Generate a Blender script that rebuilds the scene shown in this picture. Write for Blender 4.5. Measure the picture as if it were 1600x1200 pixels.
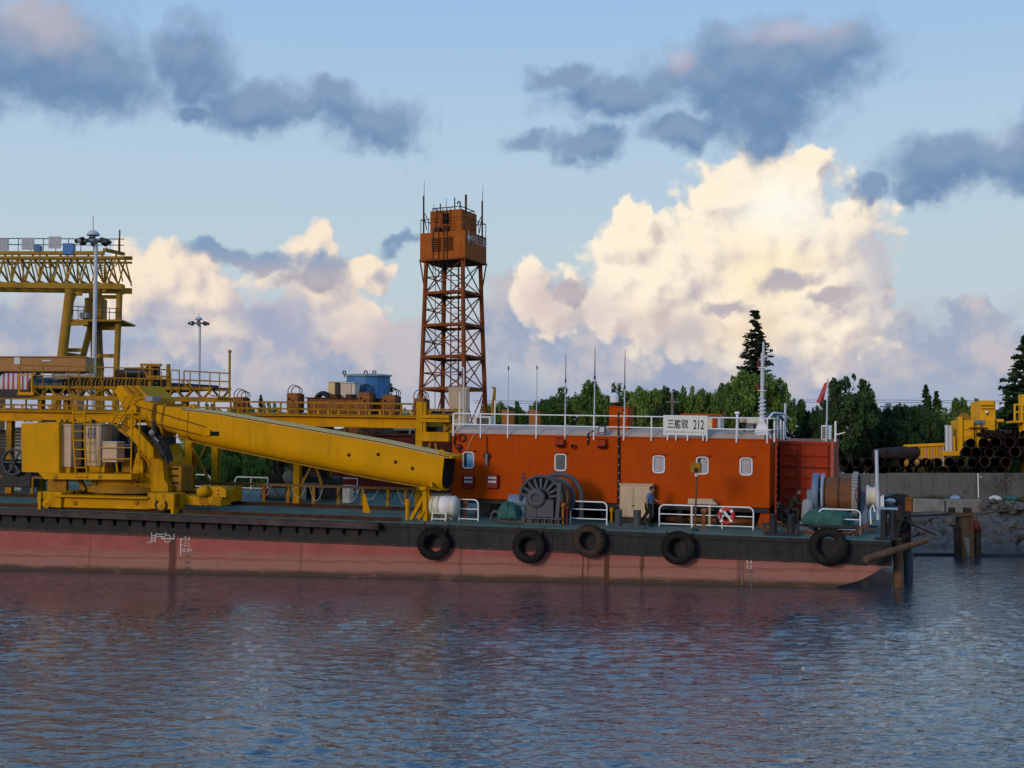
import bpy, math, random
import numpy as np
from mathutils import Vector, Matrix
random.seed(7)
RNG = np.random.default_rng(11)
sc = bpy.context.scene
for o in list(bpy.data.objects):
    bpy.data.objects.remove(o, do_unlink=True)
COL = sc.collection
R = math.radians

# ------------------------------------------------------------------ camera
F = 2222.2                                   # 50 mm lens on a 36 mm sensor, in photo pixels
PITCH = math.atan(140 / F)
CAMP = Vector((0, 0, 4.53))
cam = bpy.data.cameras.new('camera'); cam.lens = 50; cam.sensor_width = 36
cam.clip_start = .5; cam.clip_end = 6000
camo = bpy.data.objects.new('camera', cam); COL.objects.link(camo)
camo.location = CAMP; camo.rotation_euler = (math.pi / 2 + PITCH, 0, 0)
sc.camera = camo

# ------------------------------------------------------------------ exposure, sun
sc.view_settings.view_transform = 'Standard'
sc.view_settings.look = 'None'
sc.view_settings.exposure = 0.0
sc.view_settings.gamma = 1.0
sc.view_settings.use_curve_mapping = False
SUN_EL, SUN_AZ = R(13), R(218)               # azimuth clockwise from +Y: low in the west, behind the camera and to its left
sun = bpy.data.lights.new('sun', 'SUN'); sun.energy = 1.4; sun.angle = R(14); sun.color = (1.0, .80, .60)
suno = bpy.data.objects.new('sun', sun); COL.objects.link(suno)
sd = Vector((math.sin(SUN_AZ) * math.cos(SUN_EL), math.cos(SUN_AZ) * math.cos(SUN_EL), math.sin(SUN_EL)))
suno.rotation_euler = sd.to_track_quat('Z', 'Y').to_euler()

def ray(px, py):
    cp, sp = math.cos(PITCH), math.sin(PITCH)
    x, y = (px - 800) / F, (600 - py) / F
    return Vector((x, cp - sp * y, sp + cp * y))
def at(px, py, Y):
    d = ray(px, py); return CAMP + d * ((Y - CAMP.y) / d.y)

# ------------------------------------------------------------------ node helper
class G:
    def __init__(s, tree): s.t = tree; s.n = tree.nodes; s.l = tree.links
    def put(s, sock, v):
        if v is None: return
        if isinstance(v, bpy.types.NodeSocket): s.l.new(v, sock)
        else:
            if sock.type == 'RGBA' and len(v) == 3: v = (*v, 1)
            sock.default_value = v
    def node(s, kind, **kw):
        n = s.n.new(kind)
        for k, v in kw.items(): setattr(n, k, v)
        return n
    def m(s, op, a, b=None, c=None, clamp=False):
        n = s.node('ShaderNodeMath', operation=op, use_clamp=clamp)
        for i, v in enumerate((a, b, c)): s.put(n.inputs[i], v)
        return n.outputs[0]
    def v(s, op, a, b=None, sc_=None):
        n = s.node('ShaderNodeVectorMath', operation=op)
        s.put(n.inputs[0], a); s.put(n.inputs[1], b)
        if sc_ is not None: s.put(n.inputs['Scale'], sc_)
        return n.outputs['Value'] if op in ('LENGTH', 'DOT_PRODUCT', 'DISTANCE') else n.outputs[0]
    def sstep(s, x, a, b, c=0., d=1.):
        n = s.node('ShaderNodeMapRange', interpolation_type='SMOOTHSTEP')
        for i, q in enumerate((x, a, b, c, d)): s.put(n.inputs[i], q)
        return n.outputs[0]
    def lstep(s, x, a, b, c=0., d=1.):
        n = s.node('ShaderNodeMapRange')
        for i, q in enumerate((x, a, b, c, d)): s.put(n.inputs[i], q)
        return n.outputs[0]
    def mix(s, f, a, b, blend='MIX'):
        n = s.node('ShaderNodeMix', data_type='RGBA', blend_type=blend)
        s.put(n.inputs[0], f); s.put(n.inputs[6], a); s.put(n.inputs[7], b)
        return n.outputs[2]
    def noise(s, vec, scale, detail=4, rough=.55, dim='3D', color=False, dist=0., norm=True):
        n = s.node('ShaderNodeTexNoise', noise_dimensions=dim, normalize=norm)
        s.put(n.inputs['Vector'], vec); n.inputs['Scale'].default_value = scale
        n.inputs['Detail'].default_value = detail; n.inputs['Roughness'].default_value = rough
        n.inputs['Distortion'].default_value = dist
        return n.outputs['Color' if color else 'Fac']
    def voro(s, vec, scale, smooth=.5, detail=0, dim='2D', feat='SMOOTH_F1', out='Distance'):
        n = s.node('ShaderNodeTexVoronoi', voronoi_dimensions=dim, feature=feat)
        s.put(n.inputs['Vector'], vec); n.inputs['Scale'].default_value = scale
        if 'Smoothness' in n.inputs: n.inputs['Smoothness'].default_value = smooth
        n.inputs['Detail'].default_value = detail
        return n.outputs[out]
    def xyz(s, x, y, z=0.):
        n = s.node('ShaderNodeCombineXYZ')
        for i, q in enumerate((x, y, z)): s.put(n.inputs[i], q)
        return n.outputs[0]
    def sep(s, vec):
        n = s.node('ShaderNodeSeparateXYZ'); s.put(n.inputs[0], vec); return n.outputs
    def ramp(s, f, stops, interp='LINEAR'):
        n = s.node('ShaderNodeValToRGB'); s.put(n.inputs[0], f); e = n.color_ramp.elements
        n.color_ramp.interpolation = interp
        while len(e) < len(stops): e.new(.5)
        for i, (p, c) in enumerate(stops): e[i].position = p; e[i].color = (*c, 1)
        return n.outputs[0]

# ------------------------------------------------------------------ sky: clear dusk gradient plus clouds by direction
def srgb(r, g, b):
    f = lambda c: c / 12.92 if c <= .04045 else ((c + .055) / 1.055) ** 2.4
    return (f(r / 255), f(g / 255), f(b / 255))
def uv_of(px, py):                           # azimuth / elevation in units of 0.045 rad (about 100 photo pixels)
    d = ray(px, py).normalized()
    return math.atan2(d.x, d.y) * 22.222, math.asin(d.z) * 22.222

def field_group(name, blobs, warp, bill, seed, grow=1.0):
    t = bpy.data.node_groups.new(name, 'ShaderNodeTree')
    t.interface.new_socket('P', in_out='INPUT', socket_type='NodeSocketVector')
    t.interface.new_socket('F', in_out='OUTPUT', socket_type='NodeSocketFloat')
    g = G(t); gi = g.node('NodeGroupInput'); go = g.node('NodeGroupOutput')
    P = g.v('ADD', gi.outputs[0], (seed, seed * .7, 0))
    Q = gi.outputs[0]
    for sc_, amp, det in warp:
        nz = g.noise(P, sc_, det, .6, color=True, dim='2D')
        Q = g.v('ADD', Q, g.v('MULTIPLY', g.v('SUBTRACT', nz, (.5, .5, .5)), (amp, amp, 0)))
    f = None
    for (px, py, rx, ry) in blobs:
        c = uv_of(px, py)
        e = g.v('LENGTH', g.v('MULTIPLY', g.v('SUBTRACT', Q, (c[0], c[1], 0)), (100 / rx / grow, 100 / ry / grow, 0)))
        e = g.m('SUBTRACT', 1., e)
        f = e if f is None else g.m('SMOOTH_MAX', f, e, .18)
    for sc_, amp, kind in bill:
        if kind == 'v':
            vd = g.voro(g.v('ADD', g.v('SCALE', Q, None, .55), g.v('SCALE', P, None, .45)), sc_, feat='F1', detail=1.5)
            f = g.m('ADD', f, g.m('MULTIPLY', g.m('SUBTRACT', .45, vd), amp))
        else:
            f = g.m('ADD', f, g.m('MULTIPLY', g.m('SUBTRACT', g.noise(P, sc_, 4, .62, dim='2D'), .5), amp))
    g.put(go.inputs[0], f)
    return t

w = bpy.data.worlds.new('World'); sc.world = w; w.use_nodes = True
w.cycles.sampling_method = 'MANUAL'; w.cycles.sample_map_resolution = 1024
wt = w.node_tree; wt.nodes.clear(); g = G(wt)
tc = g.node('ShaderNodeTexCoord')
dx, dy, dz = g.sep(g.v('NORMALIZE', tc.outputs['Generated']))
UU = g.m('MULTIPLY', g.m('ARCTAN2', dx, dy), 22.222)
VV = g.m('MULTIPLY', g.m('ARCSINE', dz), 22.222)
P = g.xyz(UU, VV, 0.)
nish = g.node('ShaderNodeTexSky', sky_type='NISHITA')
nish.sun_disc = False; nish.sun_elevation = R(9); nish.sun_rotation = SUN_AZ
nish.air_density = 1.; nish.dust_density = 1.2; nish.ozone_density = 1.5
nsky = g.v('SCALE', nish.outputs[0], None, .075)
clear = g.ramp(g.m('DIVIDE', VV, 34.9), [
    (0., srgb(178, 182, 202)), (.055, srgb(196, 206, 214)), (.095, srgb(192, 211, 221)), (.14, srgb(184, 208, 229)),
    (.21, srgb(158, 195, 234)), (.30, srgb(132, 180, 234)), (.45, srgb(108, 164, 232)), (1., srgb(86, 140, 214))])
base = g.mix(.08, clear, nsky)
def field(t, vec):
    n = g.node('ShaderNodeGroup', node_tree=t); g.put(n.inputs[0], vec); return n.outputs[0]
def cloud(base, t, soft, lo, hi, off, k, mid, seed, low=None, glow=None, opac=1.):
    f0 = field(t, P)
    f1 = field(t, g.v('ADD', P, (off[0], off[1], 0)))
    al = g.m('MULTIPLY', g.sstep(f0, soft[0], soft[1]), opac)
    if low:
        nb2 = g.noise(g.v('ADD', P, (seed + 3, 1, 0)), .8, 3, .6, dim='2D')
        al = g.m('MULTIPLY', al, g.sstep(g.m('ADD', VV, g.m('MULTIPLY', g.m('SUBTRACT', nb2, .5), 2.2)), .4, 1.9))
    sh = g.m('ADD', mid, g.m('MULTIPLY', g.m('SUBTRACT', f0, f1), k), clamp=True)
    col = g.mix(g.sstep(sh, 0., 1.), lo, hi)
    if low:                                  # towards its base a cumulus turns lavender
        nz = g.noise(g.v('ADD', P, (seed, 0, 0)), .55, 3, .6, dim='2D')
        q = g.m('ADD', VV, g.m('MULTIPLY', g.m('SUBTRACT', nz, .5), 3.2))
        col = g.mix(g.sstep(q, low[0], low[1]), low[2], col)
    if glow:
        nz = g.noise(P, 1.1, 3, .6, dim='2D')
        for (px, py, rx, ry, c, amt) in glow:
            cu = uv_of(px, py)
            e = g.v('LENGTH', g.v('MULTIPLY', g.v('SUBTRACT', P, (cu[0], cu[1], 0)), (100 / rx, 100 / ry, 0)))
            e = g.m('ADD', e, g.m('MULTIPLY', g.m('SUBTRACT', nz, .5), .9))
            col = g.mix(g.m('MULTIPLY', g.sstep(e, 1., 0.), amt), col, c)
    return g.mix(al, base, col)
LAV = srgb(164, 167, 192)
# haze bank along the horizon (all round)
nb = g.noise(g.v('MULTIPLY', P, (.6, 1.3, 0)), .42, 4, .55, dim='2D')
edge = g.m('ADD', 1.75, g.m('MULTIPLY', g.m('SUBTRACT', nb, .5), 3.0))
bank_a = g.m('MULTIPLY', g.sstep(g.m('SUBTRACT', edge, VV), -.5, .7), .92)
nc = g.noise(g.v('ADD', g.v('MULTIPLY', P, (.5, 1.1, 0)), (7., 2., 0.)), .8, 4, .6, dim='2D')
bank_c = g.mix(g.sstep(nc, .40, .66), srgb(156, 167, 192), srgb(182, 182, 195))
base0 = g.mix(bank_a, base, bank_c)
WC = [(.9, .62, 2), (3.0, .32, 3)]; BC = [(1.7, .42, 'v'), (5., .10, 'v')]
WD = [(.75, .80, 2), (2.4, .36, 3)]; BD = [(1.4, .60, 'n'), (3.6, .18, 'n')]
t_far = field_group('cumulus_far', [
    (250, 425, 88, 62), (300, 470, 122, 72), (215, 470, 75, 60), (350, 510, 110, 60), (492, 392, 50, 46), (505, 450, 82, 62),
    (570, 425, 44, 36), (545, 510, 88, 62), (470, 520, 100, 50)],
    WC, BC, 5., 1.26)
def bankl(base, name, blobs, seed):
    t = field_group(name, blobs, [(.8, 1.0, 2), (2.4, .4, 3)], [(1.3, .4, 'n')], seed, 1.12)
    f0 = field(t, P); nz = g.noise(g.v('ADD', P, (seed, 3, 0)), .9, 4, .6, dim='2D')
    return g.mix(g.m('MULTIPLY', g.sstep(f0, .0, .42), .9), base, g.mix(g.sstep(nz, .38, .64), srgb(156, 168, 193), srgb(196, 190, 195)))
base_l = bankl(base0, 'cloud_bank_left', [(430, 545, 210, 70), (60, 515, 160, 50), (20, 570, 130, 40), (250, 570, 110, 45), (580, 560, 120, 60)], 41.)
base_r = bankl(base0, 'cloud_bank_right', [(840, 470, 80, 55), (800, 520, 120, 60), (930, 545, 170, 75), (1100, 545, 260, 85), (1340, 535, 140, 65), (1500, 560, 190, 50), (1520, 502, 52, 26)], 47.)
c_l = cloud(base_l, t_far, (.07, .32), srgb(176, 172, 188), srgb(250, 231, 208), (-.18, .15), 1.15, .68, 4., (1.2, 2.7, srgb(160, 168, 194)),
            [(575, 540, 90, 55, srgb(214, 196, 194), .6), (245, 410, 90, 70, srgb(250, 232, 210), .45), (495, 395, 60, 60, srgb(252, 234, 210), .4), (410, 500, 95, 75, srgb(160, 168, 194), .95), (560, 470, 90, 100, srgb(246, 226, 206), .5)])
t_big = field_group('cumulus_big', [
    (1210, 300, 105, 78), (1275, 262, 48, 46), (1150, 310, 75, 62), (1230, 380, 165, 120), (1100, 380, 105, 75), (1000, 345, 40, 46),
    (985, 385, 58, 48), (1050, 420, 125, 95), (1000, 470, 120, 100), (1285, 440, 100, 92), (1180, 480, 190, 110), (1355, 450, 44, 46),
    (835, 455, 50, 40), (880, 490, 60, 40), (1250, 520, 130, 70)],
    WC, BC, 12., 1.3)
c_r = cloud(base_r, t_big, (.07, .30), srgb(190, 180, 186), srgb(255, 241, 218), (-.18, .16), 1.25, .72, 8., (.6, 2.3, srgb(176, 174, 192)),
            [(1225, 325, 135, 75, srgb(255, 251, 236), .95), (1000, 365, 60, 55, srgb(255, 240, 208), .6), (1190, 430, 120, 90, srgb(255, 238, 200), .75),
             (1185, 520, 120, 70, srgb(242, 220, 190), .75), (1020, 505, 110, 60, srgb(216, 200, 192), .5), (1375, 420, 62, 130, srgb(180, 182, 198), .8),
             (1075, 520, 60, 40, srgb(190, 180, 188), .7), (845, 475, 85, 75, srgb(218, 200, 196), .9), (920, 480, 70, 60, srgb(206, 194, 196), .6)])
# nearer grey-blue clouds in shade
hi_d = g.mix(g.sstep(VV, 5., 15.), srgb(130, 156, 188), srgb(152, 170, 196))
def dark(base, name, blobs, seed, glow):
    t = field_group(name, blobs, WD, BD, seed, 1.34)
    kl = g.sstep(VV, 2.85, 3.5)
    return cloud(base, t, (.02, .66), g.mix(kl, srgb(168, 162, 176), srgb(106, 138, 176)), g.mix(kl, srgb(188, 178, 184), hi_d), (-.05, .34), 1.1, .34, seed, None, glow, .96)
c_l = dark(c_l, 'cloud_dark_left', [
    (30, 70, 175, 100), (130, 120, 118, 76), (285, 75, 58, 58), (310, 120, 60, 56), (400, 165, 92, 42), (300, 180, 50, 22), (480, 175, 55, 32), (520, 150, 44, 32),
    (585, 195, 98, 46), (632, 382, 34, 13), (400, 403, 95, 19), (490, 424, 50, 25), (350, 395, 50, 14)], 21.,
    [(40, 20, 160, 80, srgb(186, 181, 190), .9)])
c_r = dark(c_r, 'cloud_dark_right', [
    (1190, 105, 185, 64), (1100, 125, 90, 44), (1290, 85, 92, 48), (1190, 170, 95, 74), (1180, 225, 50, 40), (960, 150, 112, 38), (880, 115, 60, 22), (915, 225, 80, 30),
    (830, 215, 34, 22), (1075, 205, 80, 28), (1480, 255, 98, 46), (1570, 250, 80, 48), (1620, 215, 60, 40), (1430, 295, 46, 20), (1345, 290, 32, 24),
    (1230, 438, 50, 19), (1285, 474, 38, 14), (1130, 482, 40, 14), (893, 452, 26, 12)], 33.,
    [(1240, 45, 130, 36, srgb(194, 186, 200), .8), (1060, 92, 40, 30, srgb(200, 185, 196), .8), (1570, 215, 70, 30, srgb(150, 162, 187), .6)])
# the rest of the sky dome, outside the picture: the same scattered clouds
ng = g.noise(g.v('MULTIPLY', P, (.75, 1.2, 0)), .16, 5, .58, dim='2D')
oa = g.m('MULTIPLY', g.sstep(ng, .63, .78), g.sstep(VV, 0., 2.5))
ocol = g.mix(g.sstep(ng, .66, .84), srgb(226, 210, 202), srgb(150, 160, 186))
c_o = g.mix(g.m('MULTIPLY', oa, .85), base0, ocol)
def bgs(c):
    n = g.node('ShaderNodeBackground'); g.put(n.inputs[0], c); n.inputs[1].default_value = 1.0; return n.outputs[0]
def mixs(f, a, b):
    n = g.node('ShaderNodeMixShader'); g.put(n.inputs[0], f); g.l.new(a, n.inputs[1]); g.l.new(b, n.inputs[2]); return n.outputs[0]
lr = mixs(g.m('GREATER_THAN', UU, uv_of(690, 500)[0]), bgs(c_l), bgs(c_r))
outm = g.m('MAXIMUM', g.m('MAXIMUM', g.sstep(g.m('ABSOLUTE', UU), 9.2, 11.), g.sstep(VV, 8.6, 10.5)), g.m('LESS_THAN', VV, -.2))
wo = g.node('ShaderNodeOutputWorld'); g.l.new(mixs(outm, lr, bgs(c_o)), wo.inputs[0])
# ------------------------------------------------------------------ barge frame (yawed, a little down at the bow and heeled)
ya, tr, he = R(16), .026, .044
BU = Vector((math.cos(ya) * math.cos(tr), -math.sin(ya) * math.cos(tr), -math.sin(tr)))
BV = Vector((math.sin(ya) * math.cos(he), math.cos(ya) * math.cos(he), math.sin(he)))
BV = (BV - BU * BU.dot(BV)).normalized(); BW = BU.cross(BV); BO = Vector((0, 60.6, 2.27))
BM = Matrix(((BU.x, BV.x, BW.x, BO.x), (BU.y, BV.y, BW.y, BO.y), (BU.z, BV.z, BW.z, BO.z), (0, 0, 0, 1)))
IM = Matrix.Identity(4)
def loc(Pw):
    d = Pw - BO; return Vector((d.dot(BU), d.dot(BV), d.dot(BW)))
def q(px, py, v):                            # point of the barge's upright plane at depth v
    d = ray(px, py); k = (BO + BV * v - CAMP).dot(BV) / d.dot(BV); return loc(CAMP + d * k)
def dk(px, py, w_=0.):                       # point of the barge's deck plane
    d = ray(px, py); k = (BO + BW * w_ - CAMP).dot(BW) / d.dot(BW); return loc(CAMP + d * k)
def V3(*a): return Vector(a)

# ------------------------------------------------------------------ mesh collector
class MB:
    def __init__(s): s.v = []; s.f = []; s.s = []
    def add(s, vs, fs, smooth=False):
        o = len(s.v); s.v += [tuple(v) for v in vs]
        s.f += [tuple(i + o for i in f) for f in fs]; s.s += [smooth] * len(fs); return s
    def hexa(s, c):                           # 8 corners: bottom 4 ccw, top 4 ccw
        return s.add(c, [(3, 2, 1, 0), (4, 5, 6, 7), (0, 1, 5, 4), (1, 2, 6, 5), (2, 3, 7, 6), (3, 0, 4, 7)])
    def box(s, a, b, ch=0., M=None):
        x0, x1 = sorted((a[0], b[0])); y0, y1 = sorted((a[1], b[1])); z0, z1 = sorted((a[2], b[2]))
        if ch <= 0:
            c = [(x0, y0, z0), (x1, y0, z0), (x1, y1, z0), (x0, y1, z0), (x0, y0, z1), (x1, y0, z1), (x1, y1, z1), (x0, y1, z1)]
            if M is not None: c = [M @ Vector(p) for p in c]
            return s.hexa(c)
        ch = min(ch, (x1 - x0) * .45, (y1 - y0) * .45, (z1 - z0) * .45)
        X, Y, Z = (x0, x1), (y0, y1), (z0, z1); vs = []; idx = {}
        for i in (0, 1):
            for j in (0, 1):
                for k in (0, 1):
                    sx, sy, sz = (1 - 2 * i) * ch, (1 - 2 * j) * ch, (1 - 2 * k) * ch
                    for ax, off in (('x', (0, sy, sz)), ('y', (sx, 0, sz)), ('z', (sx, sy, 0))):
                        idx[i, j, k, ax] = len(vs); vs.append((X[i] + off[0], Y[j] + off[1], Z[k] + off[2]))
        fs = []
        for i in (0, 1):
            fs.append([idx[i, j, k, 'x'] for j, k in ((0, 0), (0, 1), (1, 1), (1, 0))][::(1 if i == 0 else -1)])
            fs.append([idx[j, i, k, 'y'] for j, k in ((0, 0), (1, 0), (1, 1), (0, 1))][::(1 if i == 0 else -1)])
            fs.append([idx[j, k, i, 'z'] for j, k in ((0, 0), (0, 1), (1, 1), (1, 0))][::(1 if i == 0 else -1)])
        for a_ in (0, 1):
            for b_ in (0, 1):
                fs.append([idx[a_, b_, 0, 'x'], idx[a_, b_, 1, 'x'], idx[a_, b_, 1, 'y'], idx[a_, b_, 0, 'y']])
                fs.append([idx[a_, 0, b_, 'x'], idx[a_, 1, b_, 'x'], idx[a_, 1, b_, 'z'], idx[a_, 0, b_, 'z']])
                fs.append([idx[0, a_, b_, 'y'], idx[1, a_, b_, 'y'], idx[1, a_, b_, 'z'], idx[0, a_, b_, 'z']])
                for c_ in (0, 1): fs.append([idx[a_, b_, c_, x] for x in 'xyz'])
        if M is not None: vs = [M @ Vector(p) for p in vs]
        s.fixed = True
        return s.add(vs, fs)
    def prism(s, poly, off):
        n = len(poly); off = Vector(off); vs = [Vector(p) for p in poly] + [Vector(p) + off for p in poly]
        return s.add(vs, [tuple(range(n))[::-1], tuple(range(n, 2 * n))] + [(i, (i + 1) % n, n + (i + 1) % n, n + i) for i in range(n)])
    def bar(s, p, q_, r, n=8, r2=None, cap=True):
        p, q_ = Vector(p), Vector(q_); d = q_ - p
        if d.length < 1e-6: return s
        r2 = r if r2 is None else r2
        d.normalize(); a = d.orthogonal().normalized(); b = d.cross(a)
        an = [2 * math.pi * (i + .5) / n for i in range(n)]
        vs = [p + (a * math.cos(t) + b * math.sin(t)) * r for t in an] + [q_ + (a * math.cos(t) + b * math.sin(t)) * r2 for t in an]
        s.add(vs, [(i, (i + 1) % n, n + (i + 1) % n, n + i) for i in range(n)], n > 4)
        if cap: s.add(vs, [tuple(range(n))[::-1], tuple(range(n, 2 * n))])
        return s
    def beam(s, p, q_, wd, ht, up=(0, 0, 1)):
        p, q_, up = Vector(p), Vector(q_), Vector(up); d = (q_ - p).normalized()
        if abs(d.dot(up)) > .97: up = Vector((0, 1, 0)) if abs(d.y) < .9 else Vector((1, 0, 0))
        sd_ = d.cross(up).normalized() * (wd / 2); u = sd_.cross(d).normalized() * (ht / 2)
        return s.hexa([p - sd_ - u, p + sd_ - u, q_ + sd_ - u, q_ - sd_ - u, p - sd_ + u, p + sd_ + u, q_ + sd_ + u, q_ - sd_ + u])
    def ibeam(s, p, q_, wd, ht, tf=.03, tw=.02, up=(0, 0, 1)):
        p, q_, up = Vector(p), Vector(q_), Vector(up); d = (q_ - p).normalized()
        if abs(d.dot(up)) > .97: up = Vector((0, 1, 0))
        u = d.cross(up).normalized().cross(d).normalized()
        s.beam(p + u * (ht / 2 - tf / 2), q_ + u * (ht / 2 - tf / 2), wd, tf, up); s.beam(p - u * (ht / 2 - tf / 2), q_ - u * (ht / 2 - tf / 2), wd, tf, up)
        return s.beam(p, q_, tw, ht - 2 * tf, up)
    def path(s, pts, r, n=6, closed=False):
        pts = [Vector(p) for p in pts]; m = len(pts); rings = []; pa = None
        for i, p in enumerate(pts):
            if closed: t = pts[(i + 1) % m] - pts[i - 1]
            else: t = pts[min(i + 1, m - 1)] - pts[max(i - 1, 0)]
            t.normalize()
            a = t.orthogonal() if pa is None else pa - t * pa.dot(t)
            a.normalize(); pa = a; b = t.cross(a)
            rr = r(i / (m - 1)) if callable(r) else r
            rings.append([p + (a * math.cos(2 * math.pi * k / n) + b * math.sin(2 * math.pi * k / n)) * rr for k in range(n)])
        vs = [v for rg in rings for v in rg]; fs = []
        for i in range(m if closed else m - 1):
            j = (i + 1) % m
            fs += [(i * n + k, i * n + (k + 1) % n, j * n + (k + 1) % n, j * n + k) for k in range(n)]
        s.add(vs, fs, True)
        if not closed: s.add(rings[0] + rings[-1], [tuple(range(n))[::-1], tuple(range(n, 2 * n))])
        return s
    def lathe(s, prof, c, ax, n=20, closed=False, smooth=True):   # prof: (r, along axis)
        c, ax = Vector(c), Vector(ax).normalized(); a = ax.orthogonal().normalized(); b = ax.cross(a); vs = []; fs = []
        for (r, h) in prof:
            vs += [c + ax * h + (a * math.cos(2 * math.pi * k / n) + b * math.sin(2 * math.pi * k / n)) * r for k in range(n)]
        m = len(prof)
        for i in range(m if closed else m - 1):
            j = (i + 1) % m
            fs += [(i * n + k, i * n + (k + 1) % n, j * n + (k + 1) % n, j * n + k) for k in range(n)]
        return s.add(vs, fs, smooth)
    def ball(s, c, r, nu=12, nv=8, M=None, jit=0.):
        c = Vector(c); r = (r, r, r) if not isinstance(r, (tuple, list, Vector)) else r
        vs = []
        for j in range(nv + 1):
            th = math.pi * j / nv
            for i in range(nu):
                ph = 2 * math.pi * i / nu; k = 1 + jit * (random.random() - .5)
                d = Vector((math.sin(th) * math.cos(ph) * r[0], math.sin(th) * math.sin(ph) * r[1], math.cos(th) * r[2])) * k
                vs.append(c + (M @ d if M is not None else d))
        fs = [(j * nu + i, (j + 1) * nu + i, (j + 1) * nu + (i + 1) % nu, j * nu + (i + 1) % nu) for j in range(nv) for i in range(nu)]
        return s.add(vs, fs, jit == 0)
    def rring(s, c, X, Y, wd, ht, rad, tube, n=5):   # rounded rectangle loop of tube in plane X,Y
        s.path(rrect(c, X, Y, wd, ht, rad, n), tube, 6, True); return s
    def mesh(s, name, o=None):
        me = bpy.data.meshes.new(name)
        vs = s.v if o is None else [(a - o[0], b - o[1], c - o[2]) for a, b, c in s.v]
        me.from_pydata(vs, [], s.f)
        me.polygons.foreach_set('use_smooth', s.s)
        if getattr(s, 'fixed', False):
            import bmesh
            bm = bmesh.new(); bm.from_mesh(me); bmesh.ops.recalc_face_normals(bm, faces=bm.faces); bm.to_mesh(me); bm.free()
        me.update(); return me
def rrect(c, X, Y, wd, ht, rad, n=5):
    c, X, Y = Vector(c), Vector(X), Vector(Y); pts = []
    for (sx, sy, a0) in ((1, 1, 0), (-1, 1, 90), (-1, -1, 180), (1, -1, 270)):
        for k in range(n + 1):
            t = R(a0 + 90 * k / n)
            pts.append(c + X * (sx * (wd / 2 - rad) + rad * math.cos(t)) + Y * (sy * (ht / 2 - rad) + rad * math.sin(t)))
    return pts
def arc(c, X, Y, r, a0, a1, n=8):
    c, X, Y = Vector(c), Vector(X), Vector(Y)
    return [c + X * (r * math.cos(R(a0 + (a1 - a0) * k / n))) + Y * (r * math.sin(R(a0 + (a1 - a0) * k / n))) for k in range(n + 1)]

# ------------------------------------------------------------------ things and parts
def tagit(o, label, cat, group):
    if label: o['label'] = label
    if cat: o['category'] = cat
    if group: o['group'] = group
class T:
    def __init__(s, name, label, cat, fr=BM, o=(0, 0, 0), group=None):
        s.o = Vector(o); s.fr = fr
        s.e = bpy.data.objects.new(name, None); COL.objects.link(s.e); s.e.empty_display_size = .3
        s.e.matrix_world = fr @ Matrix.Translation(s.o); tagit(s.e, label, cat, group)
    def p(s, name, mb, m_, par=None, label=None, stuff=False):
        me = mb if isinstance(mb, bpy.types.Mesh) else mb.mesh(name, s.o)
        if not me.materials: me.materials.append(m_)
        ob = bpy.data.objects.new(name, me); COL.objects.link(ob); ob.parent = par or s.e
        if label: ob['label'] = label
        if stuff: ob['kind'] = 'stuff'
        return ob
    def inst(s, name, me, M, par=None):       # a shared mesh placed in frame coordinates
        ob = bpy.data.objects.new(name, me); COL.objects.link(ob); ob.parent = par or s.e
        ob.matrix_basis = Matrix.Translation(-s.o) @ M; return ob
def solo(name, label, cat, mb, m_, fr=BM, o=None, group=None, kind=None):
    if o is None:
        a = np.array(mb.v); o = Vector((float(a[:, 0].mean()), float(a[:, 1].mean()), float(a[:, 2].min())))
    me = mb.mesh(name, o); me.materials.append(m_)
    ob = bpy.data.objects.new(name, me); COL.objects.link(ob); ob.matrix_world = fr @ Matrix.Translation(Vector(o))
    tagit(ob, label, cat, group)
    if kind: ob['kind'] = kind
    return ob
def struct(name, mb, m_, fr=IM):
    me = mb if isinstance(mb, bpy.types.Mesh) else mb.mesh(name)
    me.materials.append(m_); ob = bpy.data.objects.new(name, me); COL.objects.link(ob); ob.matrix_world = fr; ob['kind'] = 'structure'; return ob
def kids(o): return [c for c in COL.objects if c.parent == o]
def copy_tree(root, M, label=None, group=None):
    def rec(o, par):
        c = o.copy(); COL.objects.link(c); c.parent = par
        for ch in list(o.children): rec(ch, c)
        return c
    c = rec(root, None); c.matrix_world = M
    if label: c['label'] = label
    if group: c['group'] = group
    return c
def text_mesh(txt, size, name, bold=0.):
    cu = bpy.data.curves.new(name, 'FONT'); cu.body = txt; cu.size = size; cu.extrude = .004; cu.align_x = 'CENTER'; cu.align_y = 'CENTER'; cu.resolution_u = 2; cu.offset = bold
    ob = bpy.data.objects.new(name, cu); COL.objects.link(ob)
    bpy.context.view_layer.update()
    me = bpy.data.meshes.new_from_object(ob.evaluated_get(bpy.context.evaluated_depsgraph_get()))
    bpy.data.objects.remove(ob, do_unlink=True); bpy.data.curves.remove(cu); me.name = name
    return me
def text_on(t, name, txt, size, c, X, Y, m_, par=None, bold=0.):
    me = text_mesh(txt, size, name); X, Y = Vector(X).normalized(), Vector(Y).normalized(); Z = X.cross(Y)
    Mx = Matrix(((X.x, Y.x, Z.x, c[0] - t.o[0]), (X.y, Y.y, Z.y, c[1] - t.o[1]), (X.z, Y.z, Z.z, c[2] - t.o[2]), (0, 0, 0, 1)))
    me.transform(Mx); me.materials.clear(); me.materials.append(m_)
    ob = bpy.data.objects.new(name, me); COL.objects.link(ob); ob.parent = par or t.e
    return ob

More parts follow.
